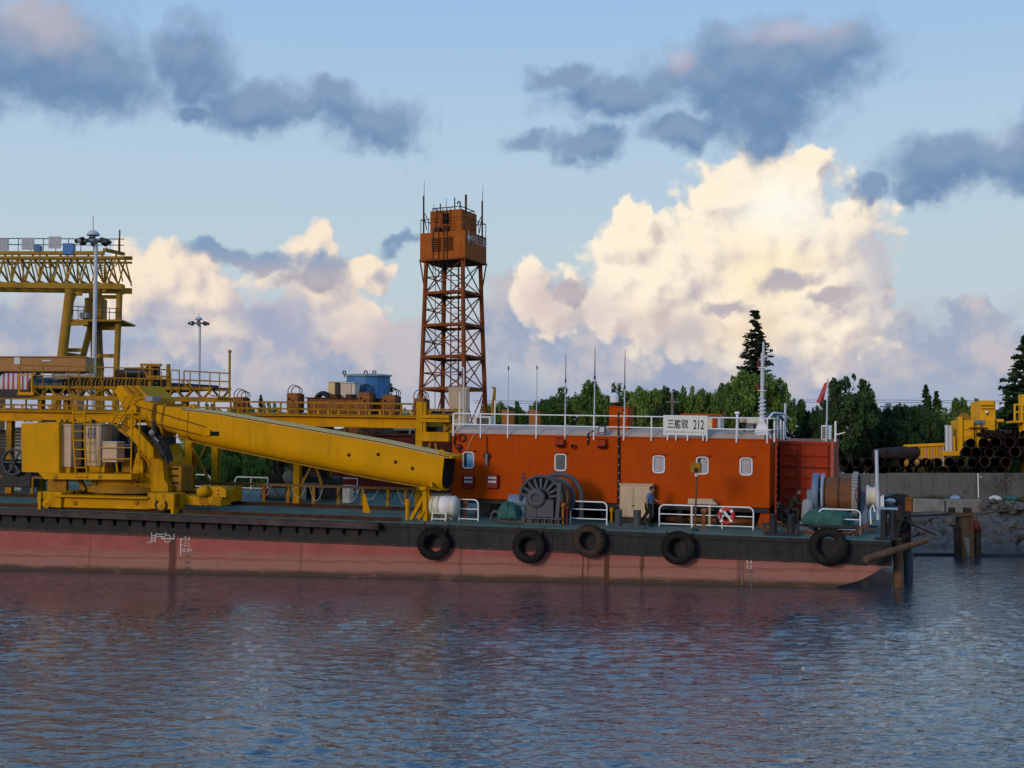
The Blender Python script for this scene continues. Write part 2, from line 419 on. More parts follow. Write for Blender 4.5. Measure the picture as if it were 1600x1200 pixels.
# ------------------------------------------------------------------ materials
def mat(name, col, rough=.6, metal=0., var=.18, scale=2.5, rust=0., rustcol=(.11, .042, .018), streak=0., bump=.0, spec=.25, dirt=0., extra=None):
    m_ = bpy.data.materials.new(name); m_.use_nodes = True; t = m_.node_tree; t.nodes.clear(); g = G(t)
    tc = g.node('ShaderNodeTexCoord'); oc = tc.outputs['Object']
    n1 = g.noise(oc, scale, 5, .6)
    c = g.mix(g.lstep(n1, .3, .7), tuple(x * (1 - var) for x in col), tuple(min(1, x * (1 + var)) for x in col))
    if dirt:
        nd = g.noise(oc, scale * .45, 6, .65)
        c = g.mix(g.m('MULTIPLY', g.sstep(nd, .46, .66), dirt), c, (.045, .036, .028))
    if streak:
        ns = g.noise(g.v('MULTIPLY', oc, (1., 1., .09)), 5.5, 4, .6)
        c = g.mix(g.m('MULTIPLY', g.sstep(ns, .52, .74), streak), c, tuple(x * .42 + y * .25 for x, y in zip(col, rustcol)))
    rg = rough
    if rust:
        nr = g.noise(oc, scale * 1.6, 8, .68)
        f = g.sstep(nr, .72 - rust * .34, .80 - rust * .30)
        c2 = g.mix(g.noise(oc, scale * 9, 3), tuple(x * .5 for x in rustcol), tuple(x * 1.7 for x in rustcol))
        c = g.mix(f, c, c2); rg = g.m('ADD', rough, g.m('MULTIPLY', f, .9 - rough))
    if extra: c = extra(g, oc, c)
    b = g.node('ShaderNodeBsdfPrincipled'); g.put(b.inputs['Base Color'], c); g.put(b.inputs['Roughness'], rg)
    b.inputs['Metallic'].default_value = metal; b.inputs['Specular IOR Level'].default_value = spec
    if bump:
        bn = g.node('ShaderNodeBump'); bn.inputs['Strength'].default_value = bump; bn.inputs['Distance'].default_value = .03
        g.put(bn.inputs['Height'], g.noise(oc, scale * 4, 5, .6)); g.l.new(bn.outputs[0], b.inputs['Normal'])
    o = g.node('ShaderNodeOutputMaterial'); g.l.new(b.outputs[0], o.inputs[0]); return m_

M = {}
M['yellow'] = mat('yellow_paint', (.58, .275, .002), .62, spec=.06, var=.13, scale=1.2, rust=.12, streak=.45, dirt=.25)
M['yellow_boom'] = mat('yellow_boom_paint', (.62, .29, .002), .6, spec=.06, var=.10, scale=.7, rust=.05, streak=.30, dirt=.14)
M['yellow_dirty'] = mat('yellow_dirty_paint', (.34, .165, .008), .7, spec=.15, var=.2, scale=1.6, rust=.22, streak=.5, dirt=.45)
M['yellow_bright'] = mat('yellow_machine_paint', (.78, .37, .006), .55, spec=.18, var=.12, scale=1.5, rust=.08, streak=.2)
M['orange'] = mat('orange_paint', (.43, .058, .0015), .6, spec=.05, var=.10, scale=.8, rust=.05, streak=.30, dirt=.10)
M['red'] = mat('red_paint', (.33, .030, .005), .55, spec=.15, var=.15, scale=1.2, rust=.08, streak=.4, dirt=.15)
M['dark_red'] = mat('dark_red_paint', (.12, .013, .008), .6, var=.2, scale=1., rust=.2, streak=.5)
M['firebox'] = mat('fire_box_red', (.20, .012, .012), .5, var=.1, scale=3)
M['white'] = mat('white_paint', (.78, .77, .75), .5, var=.06, scale=3, rust=.03, streak=.2)
M['offwhite'] = mat('off_white_paint', (.62, .57, .47), .55, var=.10, scale=2, streak=.35, rust=.04)
M['beige'] = mat('beige_cabinet_paint', (.52, .38, .24), .55, var=.08, scale=1.5, streak=.3, dirt=.12)
M['tan'] = mat('tan_girder_paint', (.36, .17, .05), .6, var=.1, scale=.5, streak=.3)
M['roof'] = mat('beige_roof_paint', (.50, .36, .26), .7, var=.12, scale=1., streak=.2, dirt=.25)
M['grey'] = mat('grey_machine_paint', (.060, .066, .075), .55, spec=.3, var=.16, scale=2.2, rust=.1, dirt=.35)
M['bluegrey'] = mat('blue_grey_paint', (.13, .19, .26), .5, var=.12, scale=2., rust=.08, streak=.3)
M['dark'] = mat('dark_steel', (.022, .022, .024), .6, var=.3, scale=3, rust=.16)
M['black'] = mat('black_rubber', (.014, .014, .015), .55, var=.3, scale=3)
M['void'] = mat('dark_interior', (.006, .006, .007), .9, var=.2)
M['blackcyl'] = mat('black_cylinder_paint', (.020, .024, .030), .38, var=.3, scale=1.5, dirt=.2)
M['tyre'] = mat('tyre_rubber', (.014, .012, .010), .9, var=.4, scale=4, dirt=.35, bump=.4, spec=.2)
M['rust'] = mat('rusty_steel', (.23, .082, .022), .9, var=.45, scale=3, rust=.45, bump=.3)
M['rustdark'] = mat('dark_rusty_steel', (.065, .028, .016), .9, var=.5, scale=3, rust=.4, bump=.3)
M['rustbrown'] = mat('brown_rusty_drum', (.16, .068, .030), .85, var=.25, scale=1.5, rust=.3)
M['towerpaint'] = mat('faded_orange_tower_paint', (.36, .092, .010), .65, spec=.1, var=.2, scale=1.0, rust=.18, streak=.5, dirt=.2)
M['towersteel'] = mat('rust_orange_lattice', (.21, .055, .013), .7, spec=.1, var=.3, scale=1.5, rust=.3)
M['gantry'] = mat('gantry_yellow', (.34, .185, .020), .7, spec=.15, var=.2, scale=.9, rust=.3, streak=.4)
M['rope'] = mat('cable_black', (.02, .018, .016), .8)
M['redcable'] = mat('dark_red_cable', (.06, .014, .010), .7)
M['wire'] = mat('wire_dark', (.03, .035, .045), .7)
M['hose'] = mat('pale_hose', (.40, .36, .28), .7)
M['green_tarp'] = mat('green_tarp', (.032, .105, .080), .75, var=.35, scale=3, bump=.5)
M['deckpaint'] = mat('green_deck_paint', (.085, .150, .108), .6, var=.25, scale=.8, rust=.2, rustcol=(.09, .05, .03), dirt=.35, spec=.3)
M['deckblue'] = M['deckpaint']
M['tankblue'] = mat('blue_tank_paint', (.055, .185, .40), .5, var=.12, scale=.8, rust=.1, streak=.35)
M['tyre_brown'] = mat('muddy_tyre', (.050, .036, .024), .95, var=.5, scale=4, dirt=.4, bump=.4, spec=.15)
M['wood'] = mat('weathered_wood', (.13, .072, .036), .85, var=.35, scale=2.5, streak=.4, bump=.4)
M['wooddark'] = mat('wet_dark_wood', (.04, .027, .018), .8, var=.4, scale=3, streak=.4, bump=.4)
M['concrete'] = mat('stained_concrete', (.125, .12, .108), .9, var=.22, scale=.7, streak=.85, rustcol=(.03, .03, .025), dirt=.7, bump=.3)
M['oldconcrete'] = mat('old_pale_concrete', (.21, .195, .165), .95, var=.3, scale=1.1, streak=.3, rustcol=(.05, .05, .03), dirt=.5, bump=.6)
M['rock'] = mat('grey_rock', (.095, .090, .080), .9, var=.5, scale=1.2, dirt=.5, bump=.7)
M['mud'] = mat('river_mud', (.085, .075, .058), .8, var=.3, scale=.8, dirt=.3, bump=.5)
M['soil'] = mat('yard_soil', (.10, .085, .062), .95, var=.3, scale=.3, bump=.4)
M['bark'] = mat('bark', (.07, .05, .035), .95, var=.3, scale=4, bump=.5)
M['lamp'] = mat('floodlight_glass', (.35, .37, .38), .2, var=.1)
M['glass'] = mat('dark_window_glass', (.03, .04, .045), .08, var=.1, spec=.6)
M['blueplastic'] = mat('blue_crate', (.04, .09, .20), .5)
M['flag'] = mat('red_flag_cloth', (.46, .075, .085), .8, var=.15)
M['skin'] = mat('skin', (.36, .19, .125), .6, var=.05)
M['hair'] = mat('black_hair', (.008, .007, .007), .6)
M['shirt'] = mat('blue_shirt', (.055, .17, .36), .8, var=.12, scale=6)
M['trousers'] = mat('black_trousers', (.012, .012, .016), .85)
M['khaki'] = mat('dark_khaki_jacket', (.035, .038, .026), .85)
M['signwhite'] = mat('sign_board_white', (.66, .66, .63), .5, var=.05, scale=3, streak=.15)
M['ink'] = mat('black_lettering', (.010, .012, .018), .6)
M['paintwhite'] = mat('white_marking', (.62, .60, .56), .7, var=.1)
M['letter_grey'] = mat('pale_letter_panel', (.46, .47, .50), .6, var=.08)
M['buoy'] = mat('lifebuoy_red', (.55, .035, .03), .5)
M['galv'] = mat('galvanised_pole', (.50, .53, .57), .45, var=.06, scale=1.)
M['steelblue'] = mat('pale_blue_steel', (.24, .32, .40), .4, var=.1)
M['dirtygrey'] = mat('grey_plastic', (.25, .26, .26), .7)

def leaf_mat(name, c0, c1, trans=.25):
    m_ = bpy.data.materials.new(name); m_.use_nodes = True; t = m_.node_tree; t.nodes.clear(); g = G(t)
    tc = g.node('ShaderNodeTexCoord'); ge = g.node('ShaderNodeNewGeometry')
    f = g.m('ADD', g.m('MULTIPLY', g.noise(tc.outputs['Object'], .55, 3), .9), g.m('MULTIPLY', g.m('SUBTRACT', ge.outputs['Random Per Island'], .5), .55))
    oi = g.node('ShaderNodeObjectInfo'); f = g.m('ADD', f, g.m('MULTIPLY', g.m('SUBTRACT', oi.outputs['Random'], .5), .25))
    c = g.mix(g.lstep(f, .2, .75), c0, c1)
    d = g.node('ShaderNodeBsdfPrincipled'); g.put(d.inputs['Base Color'], c); d.inputs['Roughness'].default_value = .6; d.inputs['Specular IOR Level'].default_value = .25
    tl = g.node('ShaderNodeBsdfTranslucent'); g.put(tl.inputs[0], c)
    mx = g.node('ShaderNodeMixShader'); mx.inputs[0].default_value = trans; g.l.new(d.outputs[0], mx.inputs[1]); g.l.new(tl.outputs[0], mx.inputs[2])
    o = g.node('ShaderNodeOutputMaterial'); g.l.new(mx.outputs[0], o.inputs[0]); return m_
M['leaf'] = leaf_mat('broad_leaf', (.055, .115, .018), (.19, .28, .048))
M['leaf2'] = leaf_mat('dark_leaf', (.022, .050, .016), (.065, .115, .032))
M['leaf3'] = leaf_mat('light_leaf', (.090, .170, .026), (.23, .32, .058))
M['needle'] = leaf_mat('conifer_needle', (.012, .024, .010), (.035, .052, .018), .15)
M['grass'] = leaf_mat('grass', (.04, .06, .016), (.12, .13, .05))

# ------------------------------------------------------------------ water
def water():
    nc_ = 680
    ys = 15.0 * (1.0052 ** np.arange(460)); ys = ys[ys < 150]; nr = len(ys)
    th = np.linspace(-.55, .55, nc_)
    Y = np.repeat(ys[:, None], nc_, 1); X = Y * np.tan(th)[None, :]
    Z = np.zeros_like(X); dyr = np.gradient(ys)[:, None]; dxr = Y * (th[1] - th[0])
    rg = np.random.default_rng(5)
    for k in range(150):
        lam = .25 * (1.25 / .25) ** (rg.random() ** 1.05); dr = rg.normal(R(84), R(36))
        kx, ky = math.cos(dr) * 2 * math.pi / lam, math.sin(dr) * 2 * math.pi / lam
        amp = .0031 * lam ** .60
        lim = np.clip((np.minimum(2 * math.pi / (abs(ky) * dyr + 1e-6), 2 * math.pi / (abs(kx) * dxr + 1e-6)) - 2.0) / 1.6, 0, 1)
        ph = kx * X + ky * Y + rg.random() * 6.28
        pt = np.sin(.23 * X * rg.normal() + .19 * Y * rg.normal() + rg.random() * 6.28) * .5 + .75
        Z += amp * pt * lim * (np.sin(ph) + .25 * np.cos(2 * ph))
    patch = .80 + .22 * np.sin(.11 * X + .05 * Y + 1) * np.sin(.16 * Y - .07 * X) + .14 * np.sin(.31 * X - .21 * Y + 2) + .10 * np.sin(.53 * X + .37 * Y)
    lee = np.clip((Y - 44) / 12, 0, 1) * (X < 16)          # calmer under the barge's side
    Z *= np.clip(patch, .35, 1.25) * (1 - .55 * lee)
    vs = np.stack([X, Y, Z], 2).reshape(-1, 3)
    i = np.arange(nr * nc_).reshape(nr, nc_)
    fs = np.stack([i[:-1, :-1], i[:-1, 1:], i[1:, 1:], i[1:, :-1]], 2).reshape(-1, 4)
    extra = np.array([(-2500, -600, -.4), (2500, -600, -.4), (2500, 3000, -.4), (-2500, 3000, -.4)], float)
    n0 = len(vs); vs = np.vstack([vs, extra]); fs = np.vstack([fs, [[n0, n0 + 1, n0 + 2, n0 + 3]]])
    me = bpy.data.meshes.new('water'); me.vertices.add(len(vs)); me.vertices.foreach_set('co', vs.ravel())
    me.loops.add(fs.size); me.loops.foreach_set('vertex_index', fs.ravel().astype(np.int32))
    me.polygons.add(len(fs)); me.polygons.foreach_set('loop_start', np.arange(0, fs.size, 4, dtype=np.int32))
    me.polygons.foreach_set('use_smooth', np.ones(len(fs), bool)); me.update(calc_edges=True); me.validate()
    m_ = bpy.data.materials.new('river_water'); m_.use_nodes = True; t = m_.node_tree; t.nodes.clear(); g = G(t)
    ge = g.node('ShaderNodeNewGeometry'); po = ge.outputs['Position']
    sp = g.v('MULTIPLY', po, (.75, 1.25, 0.))
    h = g.m('ADD', g.m('ADD', g.m('MULTIPLY', g.noise(sp, 1.4, 2, .5), .8), g.noise(sp, 4.2, 2, .55)), g.m('MULTIPLY', g.noise(sp, 11., 2, .5), .35))
    big = g.noise(g.v('MULTIPLY', po, (.05, .12, 0)), 1., 3, .6)
    bn = g.node('ShaderNodeBump'); g.put(bn.inputs['Strength'], g.lstep(big, .3, .7, .3, .75)); bn.inputs['Distance'].default_value = .05
    g.put(bn.inputs['Height'], h)
    b = g.node('ShaderNodeBsdfPrincipled'); b.inputs['Base Color'].default_value = (.024, .046, .060, 1)
    b.inputs['Roughness'].default_value = .05; b.inputs['IOR'].default_value = 1.6; g.l.new(bn.outputs[0], b.inputs['Normal'])
    o = g.node('ShaderNodeOutputMaterial'); g.l.new(b.outputs[0], o.inputs[0])
    struct('water', me, m_)
water()
# ------------------------------------------------------------------ far bank, yard
def terrain():
    xs = np.concatenate([np.linspace(-900, -90, 14), np.linspace(-84, 84, 113), np.linspace(90, 900, 14)])
    prof = [(88.5, -1.2), (90.5, -.35), (91.5, .05), (92.5, .45), (94, 1.0), (95.2, 1.55), (96.5, 1.9), (97.5, 2.15), (98.6, 2.35), (99.4, 2.5), (99.9, 2.6), (100.4, 3.05), (102, 3.1), (108, 3.1), (120, 3.2), (140, 3.3), (200, 3.4), (400, 3.5), (900, 4), (2600, 4)]
    vs = []; fs = []; n = len(xs)
    for j, (y, z) in enumerate(prof):
        for x in xs:
            k = 1 if 0 < j < 9 else .25
            vs.append((x, y + k * .5 * math.sin(x * .37 + j) + k * .3 * math.sin(x * 1.1 + 2 * j), z + (k * .10 * math.sin(x * .8 + j * 1.7) if j else 0)))
    for j in range(len(prof) - 1):
        fs += [(j * n + i, j * n + i + 1, (j + 1) * n + i + 1, (j + 1) * n + i) for i in range(n - 1)]
    mb = MB(); mb.add(vs, fs, True)
    def ex(g, oc, c):
        x, y, z = g.sep(oc)
        nz = g.noise(oc, .8, 5)
        return g.mix(g.sstep(g.m('ADD', z, g.m('MULTIPLY', nz, .8)), 2.2, 2.6), c, g.mix(nz, (.05, .07, .02), (.13, .12, .05)))
    struct('river_bank', mb, mat('bank_earth', (.085, .075, .058), .9, var=.3, scale=.8, bump=.5, extra=ex))
terrain()
# ------------------------------------------------------------------ BARGE
def hull_red_extra(g, oc, c):
    ge = g.node('ShaderNodeNewGeometry'); z = g.sep(ge.outputs['Position'])[2]; u = g.sep(oc)[0]
    nz = g.noise(g.v('MULTIPLY', oc, (.5, 1, 3.)), 1.5, 5, .6); zz = g.m('ADD', z, g.m('MULTIPLY', g.m('SUBTRACT', nz, .5), .36))
    c = g.mix(g.m('MULTIPLY', g.sstep(zz, 1.15, .72), .75), c, (.30, .155, .115))            # bleached lower belt
    c = g.mix(g.m('MULTIPLY', g.m('MULTIPLY', g.sstep(zz, .60, .66), g.sstep(zz, .76, .70)), .6), c, (.24, .055, .045))
    c = g.mix(g.m('MULTIPLY', g.sstep(zz, .34, .10), .9), c, (.040, .030, .016))             # slime at the waterline
    w_ = g.noise(g.v('MULTIPLY', oc, (2.5, 0, .8)), 2., 3)
    uu = g.m('ADD', u, g.m('MULTIPLY', g.m('SUBTRACT', w_, .5), .22))
    pt = g.noise(g.v('MULTIPLY', oc, (.5, 1, 1.4)), 1.1, 6, .68)
    c = g.mix(g.m('MULTIPLY', g.sstep(pt, .54, .68), .45), c, (.36, .17, .15))
    c = g.mix(g.m('MULTIPLY', g.sstep(g.noise(g.v('MULTIPLY', oc, (2.2, 1, .22)), 1.9, 5, .7), .57, .72), .5), c, (.13, .045, .032))
    for (px, py, hw, amt) in ((270, 865, .26, .9), (948, 890, .16, .95), (911, 890, .05, .9), (919, 895, .04, .7), (1003, 905, .09, .8), (1157, 890, .22, .45), (140, 870, .1, .3), (470, 880, .12, .3), (720, 880, .1, .35)):
        u0 = q(px, py, 0).x
        c = g.mix(g.m('MULTIPLY', g.sstep(g.m('ABSOLUTE', g.m('SUBTRACT', uu, u0)), hw, hw * .45), amt), c, (.085, .028, .014))
    return c
def hull_black_extra(g, oc, c):
    u, v_, w_ = g.sep(oc)
    fr = g.m('FRACT', g.m('MULTIPLY', u, .41)); s_ = g.m('MULTIPLY', g.sstep(fr, .04, .0), .5)
    c = g.mix(s_, c, (.05, .048, .045))
    ns = g.noise(g.v('MULTIPLY', oc, (1.2, 1, .14)), 3.2, 4, .65)
    c = g.mix(g.m('MULTIPLY', g.sstep(ns, .56, .72), .5), c, (.06, .045, .036))
    sc_ = g.noise(g.v('MULTIPLY', oc, (.35, 1, 5.)), 2.2, 5, .7)                                # long scrapes from berthing
    c = g.mix(g.m('MULTIPLY', g.sstep(sc_, .60, .70), .55), c, (.085, .078, .070))
    lo = g.noise(oc, 2.4, 6, .7); e = g.m('ADD', w_, g.m('MULTIPLY', g.m('SUBTRACT', lo, .5), .5))
    return g.mix(g.m('MULTIPLY', g.sstep(e, -.90, -1.10), .7), c, (.13, .045, .035))
M['hull_red'] = mat('hull_red_antifouling', (.33, .082, .068), .7, var=.14, scale=1., streak=.2, dirt=.12, extra=hull_red_extra)
M['hull_black'] = mat('hull_black_paint', (.013, .014, .016), .6, spec=.22, var=.35, scale=1.2, rust=.1, dirt=.3, bump=.15, extra=hull_black_extra)
bt = T('barge', 'long flat work barge with black topsides and a faded red bottom', 'barge')
WB = 18.0
ue = q(1391, 844, 0).x
hull_pts = [(-38, -1.14), (ue + .05, -.98), (ue - .30, -1.08), (q(1348, 899, 0).x, -1.55), (q(1318, 908.5, 0).x, -1.80), (q(1302, 914, 0).x, -1.95), (q(1255, 925, 0).x, -2.6), (-38, -4.2)]
mb = MB(); mb.prism([(u, 0, w_) for u, w_ in hull_pts], (0, WB, 0)); hullred = bt.p('bottom_plating', mb, M['hull_red'])
mb = MB()
seg = [(-38, -1.14, 0), (ue + .05, -.98, 0)]
mb.prism([(-38, 0, -1.14), (ue + .05, 0, -.98), (ue, 0, -.012), (-38, 0, -.012)], (0, WB, 0))
mb.beam((-38, -.035, -.10), (ue, -.035, -.10), .07, .16)          # sheer strake lip
mb.beam((-5.6, -.012, -.62), (ue, -.012, -.60), .03, .05)          # weld line along the side
hb = bt.p('topside_plating', mb, M['hull_black'])
for k in range(14):                                                 # vertical doubler plates
    u = -5 + k * 1.47 + RNG.uniform(-.3, .3)
    if u > ue - .6: break
    mb = MB(); mb.box((u, -.022, -1.0), (u + RNG.uniform(.35, .8), .004, -.2), .008); bt.p('doubler_plate', mb, M['hull_black'], hb)
mb = MB(); mb.box((-38, .0, -.014), (ue, WB, 0)); mb.box((-38, WB - .2, 0), (ue, WB, .12))
bt.p('deck', mb, M['deckpaint'])
ul = q(591, 815, -.4).x
mb = MB(); mb.beam((-38, -.22, -.17), (ul, -.22, -.17), .44, .24); mb.beam((-38, -.30, -.035), (ul, -.30, -.035), .3, .03); mb.box((ul - .04, -.46, -.34), (ul, 0, -.02))
led = bt.p('fender_ledge', mb, mat('ledge_steel', (.055, .038, .034), .75, var=.5, scale=1.6, rust=.35, rustcol=(.08, .035, .022), dirt=.4, bump=.4))
brm = MB(); brm.prism([(-.03, 0, -.29), (-.03, -.26, -.29), (-.03, -.10, -.60), (-.03, 0, -.64)], (.06, 0, 0))
brme = brm.mesh('bracket'); brme.materials.append(M['dark'])
k = 0; u = ul - .25
while u > -30:
    bt.inst('bracket', brme, Matrix.Translation((u + RNG.uniform(-.04, .04), 0, 0))); u -= .76; k += 1
# two crane rails on deck
for v_, nm in ((.52, 'crane_rail'), (6.6, 'crane_rail')):
    mb = MB(); mb.ibeam((-38, v_, .085), (-5.2 if v_ < 1 else -4.6, v_, .085), .16, .17, .04, .05); bt.p(nm, mb, M['rustdark'])
# load line, draught marks
mb = MB(); c = q(262.5, 841.5, 0); c.y = -.028
ring = arc(c, (1, 0, 0), (0, 0, 1), .17, 0, 360, 24)[:-1]
mb.path(ring, .02, 4, True); mb.box((c.x - .34, -.034, c.z - .02), (c.x + .34, -.020, c.z + .02)); bt.p('load_line_ring', mb, M['paintwhite'])
text_on(bt, 'load_line_letter', 'C', .24, (c.x - .33, -.03, c.z + .12), (1, 0, 0), (0, 0, 1), M['paintwhite'])
text_on(bt, 'load_line_letter', 'S', .24, (c.x + .33, -.03, c.z + .12), (1, 0, 0), (0, 0, 1), M['paintwhite'])
mb = MB(); a = q(244, 843, 0)
for dz in (.0, .09, .18, .26): mb.box((a.x - .24, -.034, a.z - .1 + dz), (a.x + .02, -.02, a.z - .07 + dz))
mb.box((a.x - .02, -.034, a.z - .12), (a.x + .02, -.02, a.z + .27)); mb.box((a.x + .02, -.034, a.z + .24), (a.x + .42, -.02, a.z + .27)); mb.box((a.x + .02, -.034, a.z + .14), (a.x + .40, -.02, a.z + .165))
mb.box((a.x - .24, -.034, a.z - .14), (a.x - .21, -.02, a.z + .32)); bt.p('load_line_grid', mb, M['paintwhite'])
text_on(bt, 'load_line_letter', 'X', .16, (a.x + .50, -.03, a.z + .28), (1, 0, 0), (0, 0, 1), M['paintwhite'])
text_on(bt, 'load_line_letter', 'RQ', .13, (a.x - .34, -.03, a.z - .14), (1, 0, 0), (0, 0, 1), M['paintwhite'])
a = q(283, 842, 0); mb = MB(); mb.box((a.x - .02, -.026, a.z - .75), (a.x + .02, -.014, a.z + .02)); 
for dz in (0, -.26, -.52): mb.box((a.x + .02, -.026, a.z - .015 + dz), (a.x + .12, -.014, a.z + .015 + dz))
bt.p('draught_scale', mb, M['paintwhite'])
for i_, tx in enumerate(('2.4', '2.2', '2.0M', '1.8', '1.6', '1.4', '1.2')):
    text_on(bt, 'draught_mark', tx, .24 - .03 * (i_ > 2), (a.x + .32 + (.04 if 'M' in tx else 0), -.024, a.z + .02 - i_ * .265), (1, 0, 0), (0, 0, 1), M['paintwhite'] if i_ < 3 else M['oldconcrete'])
a = q(1160, 877, 0); mb = MB(); mb.box((a.x - .02, -.03, a.z - .95), (a.x + .02, -.014, a.z + .02)); bt.p('draught_scale', mb, M['oldconcrete'])
for i_, tx in enumerate(('2.4', '2.2', '2.0M', '1.8', '1.5', '1.3')):
    text_on(bt, 'draught_mark', tx, .20, (a.x + .28, -.03, a.z - .02 - i_ * .19), (1, 0, 0), (0, 0, 1), M['paintwhite'] if i_ < 2 else M['oldconcrete'])
mb = MB(); a = q(1331, 868, 0); mb.prism([(a.x, -.012, a.z + .35), (a.x + .05, -.012, a.z + .1), (a.x + .14, -.012, a.z - .1), (a.x + .12, -.012, a.z - .32), (a.x - .02, -.012, a.z - .3), (a.x + .0, -.012, a.z)], (0, .01, 0)); bt.p('scraped_paint_patch', mb, M['paintwhite'])
mb = MB(); a = q(1352, 897, .6); mb.beam((a.x, .3, a.z + .5), (a.x, .3, a.z - .8), .22, .3); bt.p('skeg', mb, M['dark'])

# ------------------------------------------------------------------ tyres hung on the side
def tyre(px, py, rpx, lab, tilt, lean, mt='tyre'):
    c = q(px, py, -.3); r = rpx * .0268
    t = T('tyre_fender', lab, 'tyre', BM, c, 'old tyres hung as fenders along the hull')
    Rm = Matrix.Translation(c) @ Matrix.Rotation(lean, 4, 'Z') @ Matrix.Rotation(tilt, 4, 'X')
    ax = Rm.to_3x3() @ Vector((0, 1, 0)); w_ = .20
    prof = [(r * .58, -w_ * .8), (r * .60, -w_), (r * .78, -w_ * 1.15), (r * .93, -w_), (r, -w_ * .6), (r, w_ * .6), (r * .93, w_), (r * .78, w_ * 1.1), (r * .58, w_ * .9), (r * .55, 0)]
    mb = MB(); mb.lathe(prof, c, ax, 36, True); body = t.p('tyre_carcass', mb, M[mt])
    mb = MB()
    for k in range(30):
        a0 = 2 * math.pi * k / 30
        for s_ in (-1, 1):
            Mx = Rm @ Matrix.Rotation(a0 + s_ * .05, 4, 'Y') @ Matrix.Translation((0, s_ * .10, r)) @ Matrix.Rotation(s_ * .5, 4, 'Z')
            mb.box((-r * .05, -.10, -.03), (r * .05, .10, .032), 0, Mx)
            Mx = Rm @ Matrix.Rotation(a0 + s_ * .05, 4, 'Y') @ Matrix.Translation((0, s_ * w_ * .98, r * .93)) @ Matrix.Rotation(s_ * .9, 4, 'X')
            mb.box((-r * .045, -.03, -.02), (r * .045, .05, .02), 0, Mx)
    t.p('tread', mb, M[mt])
    for s_ in (-1, 1):
        mb = MB(); p0 = c + Vector((s_ * r * .62, .0, r * .70)); p1 = Vector((c.x + s_ * r * .85, .06, .03)); 
        n = 6
        for k in range(n):
            a_, b_ = p0.lerp(p1, k / n), p0.lerp(p1, (k + 1.25) / n); mb.bar(a_, b_, .035 if k % 2 else .05, 6)
        t.p('chain', mb, M['rustdark'])
tyre(678, 849, 25, 'worn black tyre fender hanging below the white life raft drum', .10, .10)
tyre(827, 854, 25, 'black tyre fender hanging below the grey winch and green tarp', -.05, -.06)
tyre(921, 845, 24.5, 'brown muddy tyre fender hung high below the three bar white guard rail', .04, -.12, 'tyre_brown')
tyre(1060, 856, 24.5, 'black tyre fender hanging below the longest white guard rail', -.08, .04)
tyre(1294, 854, 27, 'big lugged tractor tyre fender hanging near the bow', -.22, -.05)

# ------------------------------------------------------------------ white guard rails on deck
def guard(px0, py0, px1, py1, ptop, mids, posts, lab, v=2.95, round_l=True, round_r=True, r=.032, grp='white tubular guard rails along the deck edge'):
    a = dk(px0, py0) if v is None else q(px0, py0, v); b = dk(px1, py1) if v is None else q(px1, py1, v)
    vv = a.y; h = q(px0, ptop, vv).z; b.y = vv; a.z = b.z = 0
    t = T('guard_rail', lab, 'railing', BM, a, grp); rr = .22
    top = Vector((0, 0, h)); X = Vector((1, 0, 0)); Z = Vector((0, 0, 1)); pts = [a]
    pts += arc(a + top + X * rr - Z * rr, X, Z, rr, 180, 90, 5) if round_l else [a + top]
    pts += arc(b + top - X * rr - Z * rr, X, Z, rr, 90, 0, 5) if round_r else [b + top]
    mb = MB(); mb.path(pts + [b], r, 8); t.p('outer_tube', mb, M['white'])
    for m_ in mids:
        mb = MB(); mb.bar(a + Z * h * m_, b + Z * h * m_, r * .8, 8); t.p('cross_bar', mb, M['white'])
    for p_ in posts:
        x = q(p_, py0, vv).x; mb = MB(); mb.bar((x, vv, 0), (x, vv, h), r * .85, 8); t.p('post', mb, M['white'])
    return t
guard(717, 814, 747, 815, 780, (.08, .55), (), 'short white guard rail beside the life raft drum', 2.3, False, True)
guard(891, 821, 948, 822, 783, (.25, .66), (), 'white guard rail with two cross bars right of the grey winch', 2.6)
gr3 = guard(1030, 824, 1177, 829, 788.5, (.13, .58), (1081, 1128), 'longest white guard rail with the lifebuoy hung on it', 2.95)
guard(1279, 828, 1344, 833, 795, (.18, .6), (), 'white guard rail in front of the big drum winch at the bow', 2.6)
guard(367, 771, 418, 772, 745, (.15, .5), (392,), 'white guard rail at the far edge of the deck behind the crane boom', 17.4, True, False, .04)
guard(528, 768, 558, 769, 747, (.1, .52), (), 'short far white guard rail seen under the boom near its tip', 17.4, True, False, .04)
guard(288, 768, 328, 769, 741, (.15, .45), (), 'white guard rail at the far deck edge behind the crane turntable', 17.4, False, True, .04)

# lifebuoy
c = q(1135, 806, 2.86); t = T('lifebuoy', 'red and white ring lifebuoy hung on the longest white guard rail', 'lifebuoy', BM, c)
def torus_arc(c, X, Y, Rr, r, a0, a1, n=10): 
    mb = MB(); mb.path(arc(c, X, Y, Rr, a0, a1, n), r, 10); return mb
X, Z = Vector((1, 0, 0)), Vector((0, -.12, 1)).normalized()
for k in range(4):
    t.p('red_segment', torus_arc(c, X, Z, .30, .075, 55 + 90 * k, 125 + 90 * k), M['buoy'])
    t.p('white_band', torus_arc(c, X, Z, .30, .079, 35 + 90 * k, 55 + 90 * k, 4), M['white'])
mb = MB(); mb.bar(c + X * -.12 + Z * .22, c + X * .22 - Z * .22, .055, 8); t.p('light_canister', mb, M['white'])
mb = MB(); mb.bar(c + X * .02 + Z * .30, c - X * .25 - Z * .25, .018, 6); t.p('grab_line', mb, M['white'])
